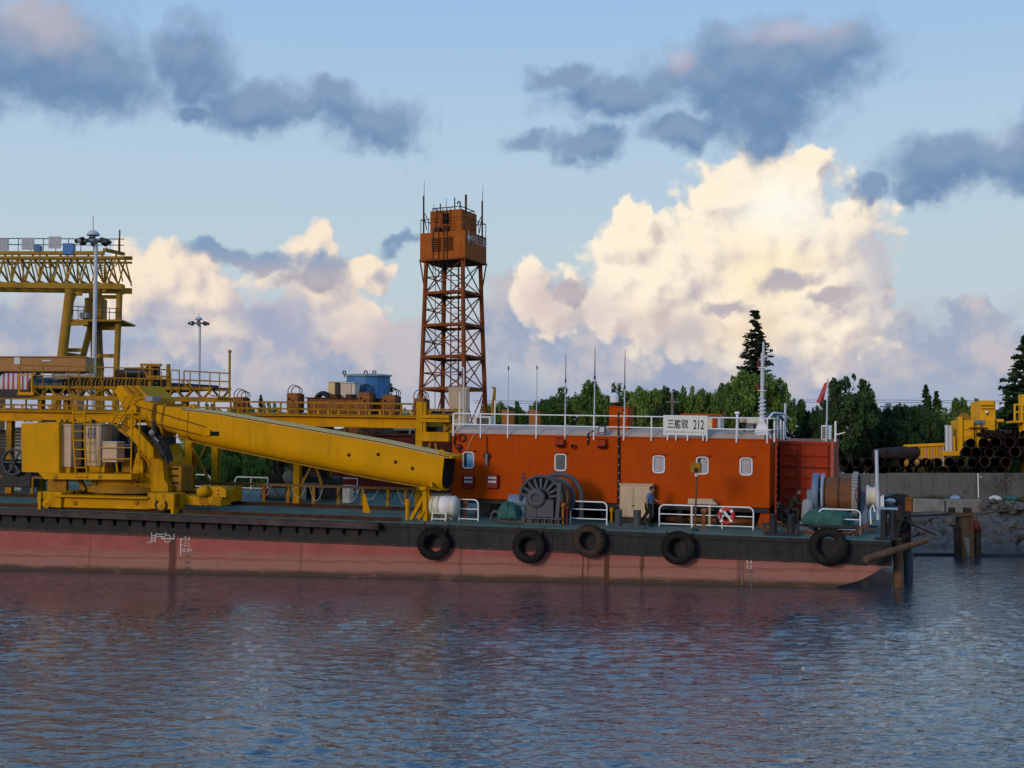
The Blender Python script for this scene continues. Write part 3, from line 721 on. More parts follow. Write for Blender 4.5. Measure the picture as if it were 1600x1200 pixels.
for k, (s_, a_) in enumerate((('212', 145), ('SH', 40))):
    d = Vector((math.cos(R(a_ + 40)), 0, math.sin(R(a_ + 40)))) 
    text_on(t, 'lifebuoy_lettering', s_, .10, c + d * .3 + Vector((0, -.085, 0)), Vector((-d.z, 0, d.x)), d, M['white'])

# ------------------------------------------------------------------ DECKHOUSE
v0, v1 = 4.5, 9.4
ul_, ur_ = q(706, 728, v0).x, q(1203, 740, v0).x
w0, w1 = .83, 3.80
dh = T('deckhouse', 'long orange steel deckhouse with five rounded windows and a white roof rail', 'deckhouse', BM, (0, v0, w0))
um = q(967, 740, v0).x
mb = MB(); mb.box((ul_, v0, w0), (um - .06, v1, w1), .02)
# weld seams and faint plate buckling as real relief
wl = dh.p('wall_module', mb, M['orange'])
mb = MB(); mb.box((um + .06, v0, w0), (ur_, v1, w1), .02); wr = dh.p('wall_module', mb, M['orange'])
mb = MB(); mb.box((um - .06, v0 + .05, w0), (um + .06, v1 - .05, w1 - .05)); dh.p('joint_strip', mb, M['red'])
mb = MB(); s0 = q(1100, 747, v0); mb.beam((s0.x, v0 - .006, s0.z), (ur_ - .05, v0 - .006, s0.z - .02), .02, .03); dh.p('weld_seam', mb, M['orange'], wr)
for px in (800, 850, 1010, 1060, 1140):
    x = q(px, 740, v0).x; mb = MB(); mb.box((x, v0 - .004, w0 + .03), (x + .035, v0 + .004, w1 - .05)); dh.p('plate_seam', mb, M['orange'], wl if px < 967 else wr)
# roof coaming: low pitched beige roof behind the rail
mb = MB(); mb.prism([(ul_ + .02, v0 + .05, w1 + .002), (ul_ + .02, v0 + .62, w1 + .30), (ul_ + .02, (v0 + v1) / 2, w1 + .42), (ul_ + .02, v1 - .05, w1 + .002)], (ur_ - ul_ - .3, 0, 0)); roof = dh.p('roof', mb, M['roof'])
mb = MB(); mb.beam((ul_, v0 - .01, w1 + .0), (ur_, v0 - .01, w1 + .0), .05, .06); dh.p('roof_edge_angle', mb, M['orange'], roof)
def window(px, py, cur, curcol):
    c = q(px, py, v0); wd, ht = .50, .74
    X, Z = Vector((1, 0, 0)), Vector((0, 0, 1))
    mb = MB(); mb.rring(c + Vector((0, -.025, 0)), X, Z, wd, ht, .13, .036, 5); fr = dh.p('window', mb, M['white'])
    for k in range(10):
        pp = rrect(c, X, Z, wd, ht, .13, 5)[k * 2 + 1]; mb = MB(); mb.bar(pp + Vector((0, -.07, 0)), pp + Vector((0, -.05, 0)), .016, 6)
        if k % 2: dh.p('bolt', mb, M['galv'], fr)
    pts = rrect(c + Vector((0, -.006, 0)), X, Z, wd - .02, ht - .02, .12, 5); mb = MB(); mb.prism(pts, (0, -.006, 0)); dh.p('pane', mb, M['glass'], fr)
    if cur:
        mb = MB(); n = 26; hw = wd / 2 - .05; vs = []
        for i in range(n + 1):
            s_ = i / n; x = c.x - hw + 2 * hw * s_; 
            if cur == 2: x = c.x - hw * .35 + 1.3 * hw * s_
            y = c.y - .020 + .006 * math.sin(s_ * 26 + 2 * math.sin(s_ * 9))
            vs += [(x, y, c.z + ht / 2 - .06), (c.x + (x - c.x) * (.9 if cur == 3 else 1.), y, c.z - ht / 2 + .05)]
        mb.add(vs, [(2 * i, 2 * i + 1, 2 * i + 3, 2 * i + 2) for i in range(n)], True); dh.p('curtain', mb, curcol, fr)
    mb = MB(); e = c + Vector((0, 0, ht / 2 + .09)); mb.beam(e + Vector((-.34, -.05, 0)), e + Vector((.34, -.05, 0)), .10, .03); mb.beam(e + Vector((-.34, -.10, -.02)), e + Vector((.34, -.10, -.02)), .012, .05)
    dh.p('drip_brow', mb, M['red'], fr)
M['cur_blue'] = mat('blue_curtain', (.16, .36, .50), .8, var=.35, scale=14)
M['cur_grey'] = mat('grey_curtain', (.40, .36, .38), .8, var=.3, scale=14)
window(732, 719, 2, M['cur_blue']); window(876, 722.5, 0, None); window(1029.5, 725.5, 1, M['cur_grey']); window(1097.5, 727.5, 2, M['cur_grey']); window(1166, 729, 3, M['cur_grey'])
def hood(px, py):
    c = q(px, py, v0); t_ = dh
    mb = MB(); mb.prism([(c.x - .19, v0, c.z + .20), (c.x - .19, v0 - .16, c.z + .16), (c.x - .19, v0 - .30, c.z - .02), (c.x - .19, v0 - .30, c.z - .10), (c.x - .19, v0, c.z - .10)], (.38, 0, 0))
    h_ = t_.p('vent_hood', mb, M['red']); mb = MB(); mb.box((c.x - .165, v0 - .27, c.z - .20), (c.x + .165, v0 - .02, c.z - .101)); t_.p('vent_mouth', mb, M['void'], h_)
    mb = MB(); mb.box((c.x - .23, v0 - .12, c.z + .2), (c.x + .23, v0, c.z + .235)); t_.p('hood_lid', mb, M['red'], h_)
hood(876, 691); hood(941, 693)
c = q(896.5, 697, v0); mb = MB(); mb.lathe([(.10, 0), (.115, -.18), (.085, -.18), (.08, -.02)], c + Vector((0, 0, 0)), (0, 1, 0), 16); pp = dh.p('pipe_outlet', mb, M['red'])
mb = MB(); mb.bar(c + Vector((0, -.03, 0)), c + Vector((0, -.16, 0)), .08, 14); dh.p('pipe_bore', mb, M['void'], pp)
for i_, (px, lb) in enumerate(((733, 'fire hose box nearer the boom tip'), (770, 'fire hose box right of its pair'))):
    c = q(px + .5, 752, v0); mb = MB(); mb.box((c.x - .27, v0 - .22, c.z - .31), (c.x + .27, v0, c.z + .31), .02); bx = dh.p('fire_hose_box', mb, M['firebox'])
    for dz in (.17, -.01):
        for k in range(4):
            mb = MB(); mb.box((c.x - .17 + k * .1, v0 - .228, c.z + dz - .05), (c.x - .09 + k * .1, v0 - .215, c.z + dz + .05)); dh.p('white_letter_patch', mb, M['paintwhite'], bx)
# conduits
def conduit(pts, r=.045, par=None):
    mb = MB(); mb.path(pts, r, 7); c_ = dh.p('conduit', mb, M['rope'])
    L = 0
    for a_, b_ in zip(pts[:-1], pts[1:]):
        n = max(1, int((Vector(b_) - Vector(a_)).length / .36))
        for k in range(n):
            p_ = Vector(a_).lerp(Vector(b_), (k + .5) / n); mb = MB(); mb.box((p_.x - .018, p_.y - r - .012, p_.z - .018), (p_.x + .018, p_.y - r + .012, p_.z + .018)); dh.p('clip', mb, M['galv'], c_)
a = q(967, 796, v0 - .06); b = q(966.5, 645, v0 - .06); d_ = q(975, 640, v0 - .06)
conduit([a, q(967, 720, v0 - .06), b, d_], .05)
conduit([q(918.5, 695, v0 - .06), q(919, 678, v0 - .06), q(928, 673, v0 - .06)], .045)
# feet and dark floor frame
for px in (716, 760, 850, 940, 985, 1060, 1120):
    x = q(px, 800, v0).x
    for v_ in (v0 + .4, v1 - .4):
        mb = MB(); mb.box((x - .09, v_ - .09, 0), (x + .09, v_ + .09, w0)); dh.p('leg', mb, M['dark'])
mb = MB(); x = ur_; mb.prism([(x - .03, v0 + .3, 0), (x - .58, v0 + .3, 0), (x - .48, v0 + .3, .35), (x - .36, v0 + .3, w0), (x - .03, v0 + .3, w0)], (0, .12, 0)); dh.p('leg', mb, M['orange'], label='orange tapered end leg')
mb = MB(); mb.box((ul_ + .1, v0 + .15, w0 - .22), (ur_ - .1, v0 + .3, w0)); dh.p('floor_beam', mb, M['dark'])
mb = MB(); mb.box((ul_ + .1, v1 - 1.2, .0), (ur_ - .1, v1 - 1.0, w0)); dh.p('back_skirt', mb, M['dark'])
# end ladder
xe = ur_ + .10
mb = MB(); 
for dv in (.35, .95): mb.beam((xe + .12, v0 + dv, .1), (xe + .12, v0 + dv, w1 + .05), .06, .03)
ld = dh.p('end_ladder', mb, M['red'])
for k in range(11):
    mb = MB(); mb.bar((xe + .12, v0 + .35, .35 + k * .32), (xe + .12, v0 + .95, .35 + k * .32), .018, 6); dh.p('rung', mb, M['galv'], ld)
# roof rail (front, with posts on the front edge) and its left return
vr = v0 - .06
hr = q(838, 648, vr).z; hm_ = q(838, 665, vr).z
xs_posts = [q(p_, 660, vr).x for p_ in (751, 793.5, 838, 883, 928, 975, 1018, 1151)]
xl, xr_ = q(709, 660, vr).x, q(1206, 660, vr).x
for nm, w_ in (('roof_rail_top', hr), ('roof_rail_middle', hm_)):
    mb = MB(); mb.bar((xl, vr, w_), (xr_, vr, w_ - .01), .030, 8)
    if nm == 'roof_rail_top':
        mb.bar((xl, vr, w_), (xl, v0 + 2.4, w_), .03, 8); mb.bar((xr_ + .05, vr + .2, w_), (xr_ + .2, v1, w_), .03, 8)
    else: mb.bar((xr_ + .05, vr + .2, w_), (xr_ + .2, v1, w_), .03, 8); mb.bar((xl, vr, w_), (xl, v0 + 2.4, w_), .03, 8)
    dh.p(nm, mb, M['white'])
for x in xs_posts + [q(1199, 660, vr).x]:
    mb = MB(); mb.bar((x, vr, w1 - .15), (x, vr, hr), .034, 8); dh.p('rail_post', mb, M['white'])
for (px, v_) in ((708.5, v0), (718, v0 + 1.2)):
    p_ = q(px, 660, v_); mb = MB(); mb.bar((p_.x, v_, w1 - .1), (p_.x, v_, hr + (.0 if px < 715 else 1.0)), .05 if px < 715 else .03, 8); dh.p('rail_post', mb, M['white'])
for dv in (.3, 1.6, 3.2, 4.7):
    mb = MB(); mb.bar((xr_ + .08, v0 + dv, w1 - .1), (xr_ + .08, v0 + dv, hr + (.12 if dv > 1 else .0)), .045, 8); dh.p('rail_post', mb, M['white'])
mb = MB(); mb.path([(xr_ - .15, vr, hr - .0), (xr_ + .05, vr + .1, hr + .24), (xr_ + .35, v0 + 1.5, hr + .20), (xr_ + .55, v0 + 3.2, hr - .1)], .04, 8); dh.p('ladder_handrail', mb, M['white'])

# name board
t = None
a, b = q(1036.5, 648.5, vr - .06), q(1105.5, 681, vr - .06); cx = (a.x + b.x) / 2; cz = (a.z + b.z) / 2
sg = T('name_board', 'white board lettered with the barge name on the roof rail', 'sign', BM, (cx, vr - .06, b.z))
mb = MB(); mb.box((a.x, vr - .075, b.z), (b.x, vr - .05, a.z), .006); sg.p('board', mb, M['signwhite'])
hz = a.z - b.z; wx = b.x - a.x
def board_text(tx, size, sx, f, dz):
    tn = text_mesh(tx, size, 'lettering', .006); tn.transform(Matrix.Scale(sx, 4, (1, 0, 0)))
    tn.transform(Matrix(((1, 0, 0, a.x + wx * f - sg.o.x), (0, 0, -1, vr - .08 - sg.o.y), (0, 1, 0, cz + dz - sg.o.z), (0, 0, 0, 1)))); tn.materials.clear(); tn.materials.append(M['ink'])
    ob = bpy.data.objects.new('lettering', tn); COL.objects.link(ob); ob.parent = sg.e
board_text('三航驳', .44, .72, .33, .03); board_text('212', .58, .56, .80, .02)
mb = MB()
for k in range(46):
    if RNG.random() < .8: mb.box((a.x + .08 + k * .038, vr - .079, b.z + .12), (a.x + .08 + k * .038 + .022, vr - .074, b.z + .16 + .03 * RNG.random()))
sg.p('small_print_line', mb, M['dirtygrey'])
for f in (.10, .29, .55, .90, .985):
    mb = MB(); mb.bar((a.x + wx * f, vr - .04, w1 - .1), (a.x + wx * f, vr - .04, b.z + .1), .035, 8); sg.p('foot', mb, M['white'])
for fx in (.08, .92):
    for fz in (.1, .9): mb = MB(); mb.bar((a.x + wx * fx, vr - .085, b.z + hz * fz), (a.x + wx * fx, vr - .07, b.z + hz * fz), .02, 6); sg.p('bolt', mb, M['dirtygrey'])

# whip aerials on the rail posts
def aerial(px, ptop, thick, lab, wh):
    x = q(px, 660, vr).x; top = q(px, ptop, vr).z
    t = T('whip_aerial', lab, 'antenna', BM, (x, vr, hr), 'whip aerials along the roof rail')
    zm = hr + (top - hr) * wh
    mb = MB(); mb.bar((x, vr, hr - .35), (x, vr, zm), .028 * thick, 6, .02 * thick); t.p('mast_tube', mb, M['galv'])
    mb = MB(); mb.bar((x, vr, zm), (x, vr, top), .020 * thick, 6, .010 * thick); t.p('whip', mb, M['wire'])
    mb = MB(); mb.bar((x, vr, zm - .06), (x, vr, zm + .10), .034 * thick, 6); t.p('collar', mb, M['wire'])
    return t
aerial(793.5, 571, .9, 'shortest thin aerial standing left on the roof rail', .93)
aerial(838, 572, .9, 'thin aerial second from the left on the roof rail', .96)
aerial(883, 553, 1.1, 'aerial with a dark upper half left of the satellite dome', .55)
aerial(928.5, 543, 1.3, 'tallest aerial with a thick dark joint beside the orange box', .55)
aerial(975.5, 545, 1.2, 'tall aerial rising in front of the orange box on the roof', .42)
# orange box + radome
a, b = q(951.5, 636, 5.4), q(981, 680, 5.4)
ob_ = T('roof_locker', 'orange steel box standing on the deckhouse roof under the white dome', 'locker', BM, (a.x, 5.4, w1 + .1))
mb = MB(); mb.box((a.x, 5.4, w1 + .1), (b.x, 6.5, a.z), .015); bd_ = ob_.p('box_body', mb, M['orange'])
mb = MB(); mb.box((a.x - .04, 5.36, a.z), (b.x + .04, 6.54, a.z + .04)); ob_.p('lid', mb, M['orange'])
mb = MB(); mb.box((b.x + .002, 5.5, w1 + .3), (b.x + .02, 6.4, a.z - .1)); ob_.p('side_door', mb, M['orange'])
c = q(960, 622, 5.9); t = T('satellite_dome', 'small white satellite dome on top of the orange roof box', 'satellite dome', BM, (c.x, c.y, a.z + .04))
mb = MB(); mb.lathe([(.19, -.22), (.20, -.14), (.205, .02), (.185, .13), (.13, .20), (.06, .235), (.0, .245)], c + Vector((0, 0, .02)), (0, 0, 1), 20); t.p('radome', mb, M['white'])
mb = MB(); mb.lathe([(.12, a.z + .04 - c.z), (.10, -.25), (.19, -.2)], c, (0, 0, 1), 14); t.p('pedestal', mb, M['rustdark'])
# floodlights
def flood(px, py, v, w_, h, lab, fr=BM, P0=None, faceM=None):
    c = q(px, py, v); t = T('floodlight', lab, 'floodlight', BM, c)
    mb = MB(); mb.prism([(c.x - w_ / 2, v, c.z - h / 2), (c.x - w_ / 2, v - .10, c.z - h / 2 - .03), (c.x - w_ / 2, v - .04, c.z + h / 2), (c.x - w_ / 2, v + .12, c.z + h / 2), (c.x - w_ / 2, v + .12, c.z)], (w_, 0, 0)); t.p('housing', mb, M['dark'])
    mb = MB(); mb.prism([(c.x - w_ / 2 + .03, v - .10, c.z - h / 2 + .0), (c.x + w_ / 2 - .03, v - .10, c.z - h / 2 + .0), (c.x + w_ / 2 - .03, v - .055, c.z + h / 2 - .06), (c.x - w_ / 2 + .03, v - .055, c.z + h / 2 - .06)], (0, -.012, 0)); t.p('glass', mb, M['lamp'])
    mb = MB(); mb.path([c + Vector((-w_ / 2 - .03, .0, .0)), c + Vector((-w_ / 2 - .03, .05, -h / 2 - .12)), c + Vector((w_ / 2 + .03, .05, -h / 2 - .12)), c + Vector((w_ / 2 + .03, 0, 0))], .018, 6); t.p('yoke', mb, M['dark'])
    return t
flood(941, 670, vr - .05, .28, .30, 'black floodlight clamped to the roof rail above a vent hood')
# shelter behind the sign
a, b = q(1064, 647, 7), q(1127, 676, 7); sh = T('roof_shelter', 'small white roof housing with orange posts behind the name board', 'housing', BM, (a.x, 7, w1 + .2))
mb = MB(); mb.box((a.x, 6.9, a.z - .06), (b.x, 8.6, a.z + .02)); sh.p('canopy', mb, M['orange'])
mb = MB(); mb.box((a.x + .1, 7.2, w1 + .15), (b.x - .08, 8.5, a.z - .06)); sh.p('cabinet', mb, M['offwhite'])
for x in (a.x + .1, (a.x + b.x) / 2 - .1, b.x - .42): mb = MB(); mb.box((x, 7., w1 + .1), (x + .16, 7.12, a.z - .06)); sh.p('post', mb, M['orange'])
# small things near the mast
c = q(1152, 650, 4.9); t = T('roof_vent', 'white mushroom vent pipe on the roof left of the mast', 'vent', BM, (c.x, 4.9, w1))
mb = MB(); mb.bar((c.x, 4.9, w1 + .1), (c.x, 4.9, c.z + .1), .06, 10); t.p('pipe', mb, M['white']); mb = MB(); mb.lathe([(.0, .20), (.11, .19), (.13, .13), (.10, .08), (.06, .06)], c, (0, 0, 1), 14); t.p('cap', mb, M['white'])
for (px, py, wd, hh, mm, lab) in ((1163, 656, .2, .13, 'beige', 'small beige lamp box on the roof right of the mushroom vent'), (1178.5, 657, .32, .14, 'offwhite', 'wider cream lamp box on the roof beside the mast foot')):
    c = q(px, py, 5.6); t = T('lamp_box', lab, 'lamp', BM, (c.x, 5.6, w1 + .2))
    mb = MB(); mb.box((c.x - wd, 5.5, c.z - hh), (c.x + wd * .9, 5.85, c.z + hh), .03); t.p('housing', mb, M[mm]); mb = MB(); mb.bar((c.x, 5.65, w1 + .2), (c.x, 5.65, c.z - hh), .05, 8); t.p('stand', mb, M['dark'])
c = q(1171, 668, 6.); t = T('satellite_dish', 'white dish seen edge on between the lamp boxes', 'dish', BM, (c.x, 6, w1 + .3))
mb = MB(); mb.lathe([(.0, .0), (.18, .04), (.30, .14), (.31, .15), (.18, .055), (0, .02)], c, (.5, -.6, .35), 18); t.p('reflector', mb, M['offwhite']); mb = MB(); mb.bar(c, c + Vector((.12, .15, -.6)), .05, 8); t.p('stand', mb, M['dirtygrey'])
# signal mast
c = q(1190.5, 672, 5.2); tp = q(1190, 534, 5.2); t = T('signal_mast', 'tall white signal mast with red lamps at the bow end of the roof', 'mast', BM, (c.x, 5.2, w1 + .2))
xm = c.x
mb = MB(); mb.bar((xm, 5.2, w1 + .1), (xm, 5.2, tp.z - .5), .10, 12, .085); mb.bar((xm + .03, 5.2, tp.z - .5), (xm + .03, 5.2, tp.z), .06, 10, .05); t.p('pole', mb, M['galv'])
mb = MB(); mb.lathe([(.36, 0), (.36, .2), (.12, .75)], (xm, 5.2, w1 + .2), (0, 0, 1), 4, smooth=False); t.p('base_cone', mb, M['white'])
for py in (574, 610):
    z = q(1190, py, 5.2).z; mb = MB(); mb.box((xm - .18, 5.05, z - .02), (xm + .17, 5.35, z + .01)); br = t.p('lamp_bracket', mb, M['white'])
    mb = MB(); mb.bar((xm - .17, 5.15, z + .02), (xm - .17, 5.15, z + .24), .075, 10); t.p('signal_lamp', mb, M['firebox'], br); mb = MB(); mb.bar((xm + .15, 5.15, z + .02), (xm + .15, 5.15, z + .2), .06, 10); t.p('signal_lamp', mb, M['dark'], br)
mb = MB(); mb.path([Vector((xm + .15 * math.cos(k * .8), 5.2 + .15 * math.sin(k * .8), w1 + .85 + k * .022)) for k in range(46)], .028, 5); t.p('coiled_cable', mb, M['white'])
for s_ in (-1, 1): mb = MB(); mb.bar((xm + s_ * .06, 5.15, w1 + .9), (xm + s_ * .4, 5.1, w1 + .05), .025, 6); t.p('stay', mb, M['white'])
p1_, p2_ = q(1210, 653, 5.5), q(1216, 658, 7); mb = MB(); mb.path([q(1196, 653, 5.), q(1206, 646, 5.6), q(1216, 649, 6.4), q(1224, 656, 7.4)], .07, 8); solo('canopy_roll', 'rolled dark blue canopy over the ladder head on the roof', 'canopy', mb, M['blueplastic'])
p_ = q(1226.5, 660, 6.9); mb = MB(); mb.bar((p_.x, 6.9, q(1226.5, 684, 6.9).z), (p_.x, 6.9, q(1226.5, 630, 6.9).z), .05, 8); solo('white_post', 'bare white post at the roof corner above the red container', 'post', mb, M['white'])
p_ = q(773, 660, 8.8); mb = MB(); mb.bar((p_.x, 8.8, w1 - .1), (p_.x, 8.8, q(773, 626, 8.8).z), .035, 8); solo('white_post', 'thin white post on the back of the roof at its left end', 'post', mb, M['white'])
# box on the roof left end: white framed dark unit
a, b = q(739, 650, 6.5), q(766, 668, 6.5); t = T('roof_unit', 'white framed unit with a dark screen on the left end of the roof', 'equipment', BM, (a.x, 6.5, w1 + .3))
mb = MB(); mb.box((a.x, 6.55, w1 + .3), (b.x, 7.2, a.z), .02); t.p('casing', mb, M['offwhite']); mb = MB(); mb.box((a.x + .18, 6.53, w1 + .34), (b.x - .1, 6.549, a.z - .08)); t.p('dark_screen', mb, M['blackcyl'])
# hanging gear on the wall
c = q(760, 694, v0 - .1); t = T('hanging_block', 'rusty pulley block hanging on a rope down the deckhouse wall', 'pulley block', BM, (c.x, v0 - .1, c.z))
mb = MB(); mb.path([q(760, 681, v0 - .08), q(760.5, 700, v0 - .08), q(759, 708, v0 - .08)], .02, 5); t.p('rope', mb, M['rope'])
c2 = q(760.5, 712, v0 - .1); mb = MB(); mb.lathe([(0, -.06), (.14, -.06), (.17, 0), (.14, .06), (0, .06)], c2, (0, 1, 0), 14); t.p('sheave', mb, M['rustdark']); mb = MB(); mb.box((c2.x - .05, v0 - .18, c2.z - .45), (c2.x + .06, v0 - .06, c2.z + .1), .02); t.p('hook_shank', mb, M['bluegrey'])
c2 = q(722, 684, v0 - .05); t = T('coiled_hose', 'dark red hose ring and cables hung at the left top corner of the deckhouse', 'hose', BM, c2)
mb = MB(); mb.path(arc(c2, (1, 0, 0), (0, 0, 1), .16, 0, 360, 18)[:-1], .045, 6, True); t.p('coil', mb, M['dark_red'])
mb = MB(); mb.path([q(712, 680, v0 - .06), q(709, 692, v0 - .08), q(716, 700, v0 - .1), q(718, 706, v0 - .1)], .05, 6); t.p('cable', mb, M['rope']); mb = MB(); mb.path([q(741, 678, v0 - .04), q(735, 690, v0 - .05), q(729, 704, v0 - .04)], .012, 5); t.p('cord', mb, M['offwhite'])
mb = MB(); c2 = q(716, 698, v0 - .12); mb.ball(c2, (.17, .1, .14), 10, 6); t.p('bundle', mb, M['dark_red'])
# ------------------------------------------------------------------ person walking (blue shirt) and person sitting
def skin_body(name, joints, links, root, m_, fr, o, par, sub=2):
    me = bpy.data.meshes.new(name); names = list(joints); idx = {n: i for i, n in enumerate(names)}
    me.from_pydata([tuple(Vector(joints[n][0]) - o) for n in names], [(idx[a], idx[b]) for a, b in links], [])
    ob = bpy.data.objects.new(name, me); COL.objects.link(ob)
    md = ob.modifiers.new('skin', 'SKIN'); md.use_smooth_shade = True
    for n in names:
        sv = me.skin_vertices[0].data[idx[n]]; r = joints[n][1]; sv.radius = r if isinstance(r, tuple) else (r, r); sv.use_root = n == root
    sb = ob.modifiers.new('sub', 'SUBSURF'); sb.levels = sb.render_levels = sub
    bpy.context.view_layer.update()
    me2 = bpy.data.meshes.new_from_object(ob.evaluated_get(bpy.context.evaluated_depsgraph_get()))
    bpy.data.objects.remove(ob, do_unlink=True); me2.name = name; me2.materials.clear(); me2.materials.append(m_)
    for p_ in me2.polygons: p_.use_smooth = True
    ob = bpy.data.objects.new(name, me2); COL.objects.link(ob)
    if par: ob.parent = par
    return ob
def head(t, c, fwd, r, hairm):
    fwd = Vector(fwd).normalized(); sd_ = fwd.cross(Vector((0, 0, 1))).normalized(); up = Vector((0, 0, 1))
    Mx = Matrix((sd_, fwd, up)).transposed()
    mb = MB(); mb.ball(c, (r * .78, r * .95, r * 1.15), 16, 12, Mx); mb.ball(c + fwd * r * .92 - up * r * .12, (r * .13, r * .22, r * .22), 8, 6, Mx)   # skull, nose
    mb.ball(c + fwd * r * .45 - up * r * .75, (r * .5, r * .5, r * .4), 10, 8, Mx)                                       # jaw
    for s_ in (-1, 1): mb.ball(c + sd_ * s_ * r * .78 - up * r * .05, (r * .1, r * .2, r * .28), 8, 6, Mx)
    h = t.p('head', mb, M['skin'])
    mb = MB()
    for s_ in (-1, 1): mb.ball(c + fwd * r * .86 + sd_ * s_ * r * .32 + up * r * .12, r * .1, 6, 4)
    t.p('eyes', mb, M['hair'], h); mb = MB(); mb.ball(c + fwd * r * .84 - up * r * .52, (r * .25, r * .06, r * .05), 6, 4, Mx); t.p('mouth', mb, M['firebox'], h)
    mb = MB(); mb.ball(c - fwd * r * .16 + up * r * .22, (r * .88, r * .98, r * 1.08), 14, 10, Mx); t.p('hair', mb, hairm, h)
def hand(t, wr, d, curl, nm='hand'):
    d = Vector(d).normalized(); a = d.cross(Vector((0, 1, 0))).normalized(); b = a.cross(d).normalized()
    mb = MB(); mb.ball(wr + d * .05, (.020, .045, .055), 8, 6, Matrix((a, b, d)).transposed())
    for k, l in enumerate((.065, .078, .072, .055)):
        p0 = wr + d * .085 + b * (-.03 + .02 * k); p1 = p0 + d * l * .5 + a * curl * .015; p2 = p1 + d * l * .4 + a * curl * .04
        mb.path([p0, p1, p2], .009, 5)
    p0 = wr + d * .03 - b * .038; mb.path([p0, p0 + d * .03 - b * .025 + a * curl * .01, p0 + d * .06 - b * .03 + a * curl * .02], .010, 5)
    return t.p(nm, mb, M['skin'])
f0 = dk(1013, 821.5)
t = T('person', 'man in a blue shirt and black trousers walking along the deck', 'person', BM, f0)
def J(dx, z, dv=0.): return f0 + Vector((dx, dv, z))
S = .985
body = {'pel': (J(.02, .90), (.13, .15)), 'wst': (J(.03, 1.04), (.115, .145)), 'chs': (J(.05, 1.24), (.13, .17)), 'nek': (J(.09, 1.43), (.055, .06)), 'hdb': (J(.11, 1.50), .05),
        'hipN': (J(.02, .86, -.09), .09), 'knN': (J(.13, .50, -.09), .065), 'anN': (J(.05, .09, -.09), .045), 'toN': (J(.22, .035, -.09), .035),
        'hipF': (J(.0, .86, .09), .09), 'knF': (J(-.10, .50, .09), .065), 'anF': (J(-.36, .17, .09), .045), 'toF': (J(-.27, .04, .09), .035),
        'shN': (J(.03, 1.36, -.20), .065), 'elN': (J(-.02, 1.10, -.25), .047), 'haN': (J(-.02, .90, -.24), .034),
        'shF': (J(.08, 1.36, .20), .065), 'elF': (J(.20, 1.13, .22), .047), 'haF': (J(.42, 1.05, .16), .034)}
lk = [('pel', 'wst'), ('wst', 'chs'), ('chs', 'nek'), ('nek', 'hdb'), ('pel', 'hipN'), ('hipN', 'knN'), ('knN', 'anN'), ('anN', 'toN'), ('pel', 'hipF'), ('hipF', 'knF'), ('knF', 'anF'), ('anF', 'toF'),
      ('chs', 'shN'), ('shN', 'elN'), ('elN', 'haN'), ('chs', 'shF'), ('shF', 'elF'), ('elF', 'haF')]
skin_body('body', body, lk, 'pel', M['skin'], BM, f0, t.e)
tr_ = {k: (v[0], tuple(x * 1.13 + .008 for x in (v[1] if isinstance(v[1], tuple) else (v[1], v[1])))) for k, v in body.items() if k in ('pel', 'hipN', 'knN', 'anN', 'hipF', 'knF', 'anF', 'toN', 'toF')}
skin_body('trousers', tr_, [l for l in lk if l[0] in tr_ and l[1] in tr_], 'pel', M['trousers'], BM, f0, t.e)
sh_ = {k: (v[0], tuple(x * 1.12 + .010 for x in (v[1] if isinstance(v[1], tuple) else (v[1], v[1])))) for k, v in body.items() if k in ('wst', 'chs', 'shN', 'shF', 'pel')}
sh_['pel'] = (J(.02, .97), (.15, .165)); sh_['el1'] = (J(.0, 1.20, -.235), .066); sh_['el2'] = (J(.145, 1.22, .215), .066); sh_['nk'] = (J(.075, 1.40), (.075, .085))
skin_body('shirt', sh_, [('pel', 'wst'), ('wst', 'chs'), ('chs', 'nk'), ('chs', 'shN'), ('shN', 'el1'), ('chs', 'shF'), ('shF', 'el2')], 'pel', M['shirt'], BM, f0, t.e)
head(t, J(.14, 1.585), (1, -.12, -.12), .105, M['hair'])
hand(t, J(-.02, .90, -.24), (.1, 0, -1), 1); hand(t, J(.42, 1.05, .16), (1, -.1, -.25), 1)
mb = MB()
for s_, x, z, a_ in ((-1, .05, .0, 0), (1, -.36, .07, -.5)):
    Mx = Matrix.Translation(J(x + .06, z + .045, s_ * .09)) @ Matrix.Rotation(-a_, 4, 'Y'); mb.box((-.10, -.045, -.045), (.17, .045, .03), .02, Mx)
t.p('shoes', mb, M['trousers'])
# seated dark person by the bow winch motor
f1 = q(1238, 815, 6.2); f1.z = 0
t = T('person', 'person in a dark jacket crouching over the winch by the red container door', 'person', BM, f1)
def J2(dx, z, dv=0.): return f1 + Vector((dx, dv, z))
b2 = {'pel': (J2(-.10, .72), (.15, .17)), 'wst': (J2(-.06, .92), (.14, .17)), 'chs': (J2(.08, 1.14), (.15, .19)), 'nek': (J2(.17, 1.33), (.06, .065)), 'hdb': (J2(.20, 1.40), .05),
      'hipN': (J2(-.08, .70, -.1), .10), 'knN': (J2(.28, .68, -.12), .075), 'anN': (J2(.22, .22, -.12), .05), 'toN': (J2(.38, .12, -.12), .04),
      'hipF': (J2(-.08, .70, .1), .10), 'knF': (J2(.28, .66, .12), .075), 'anF': (J2(.2, .22, .12), .05), 'toF': (J2(.36, .12, .12), .04),
      'shN': (J2(.10, 1.25, -.2), .075), 'elN': (J2(.26, 1.0, -.24), .055), 'haN': (J2(.50, .92, -.16), .04), 'shF': (J2(.12, 1.25, .2), .075), 'elF': (J2(.3, 1.0, .22), .055), 'haF': (J2(.52, .94, .1), .04)}
skin_body('body', b2, lk, 'pel', M['khaki'], BM, f1, t.e)
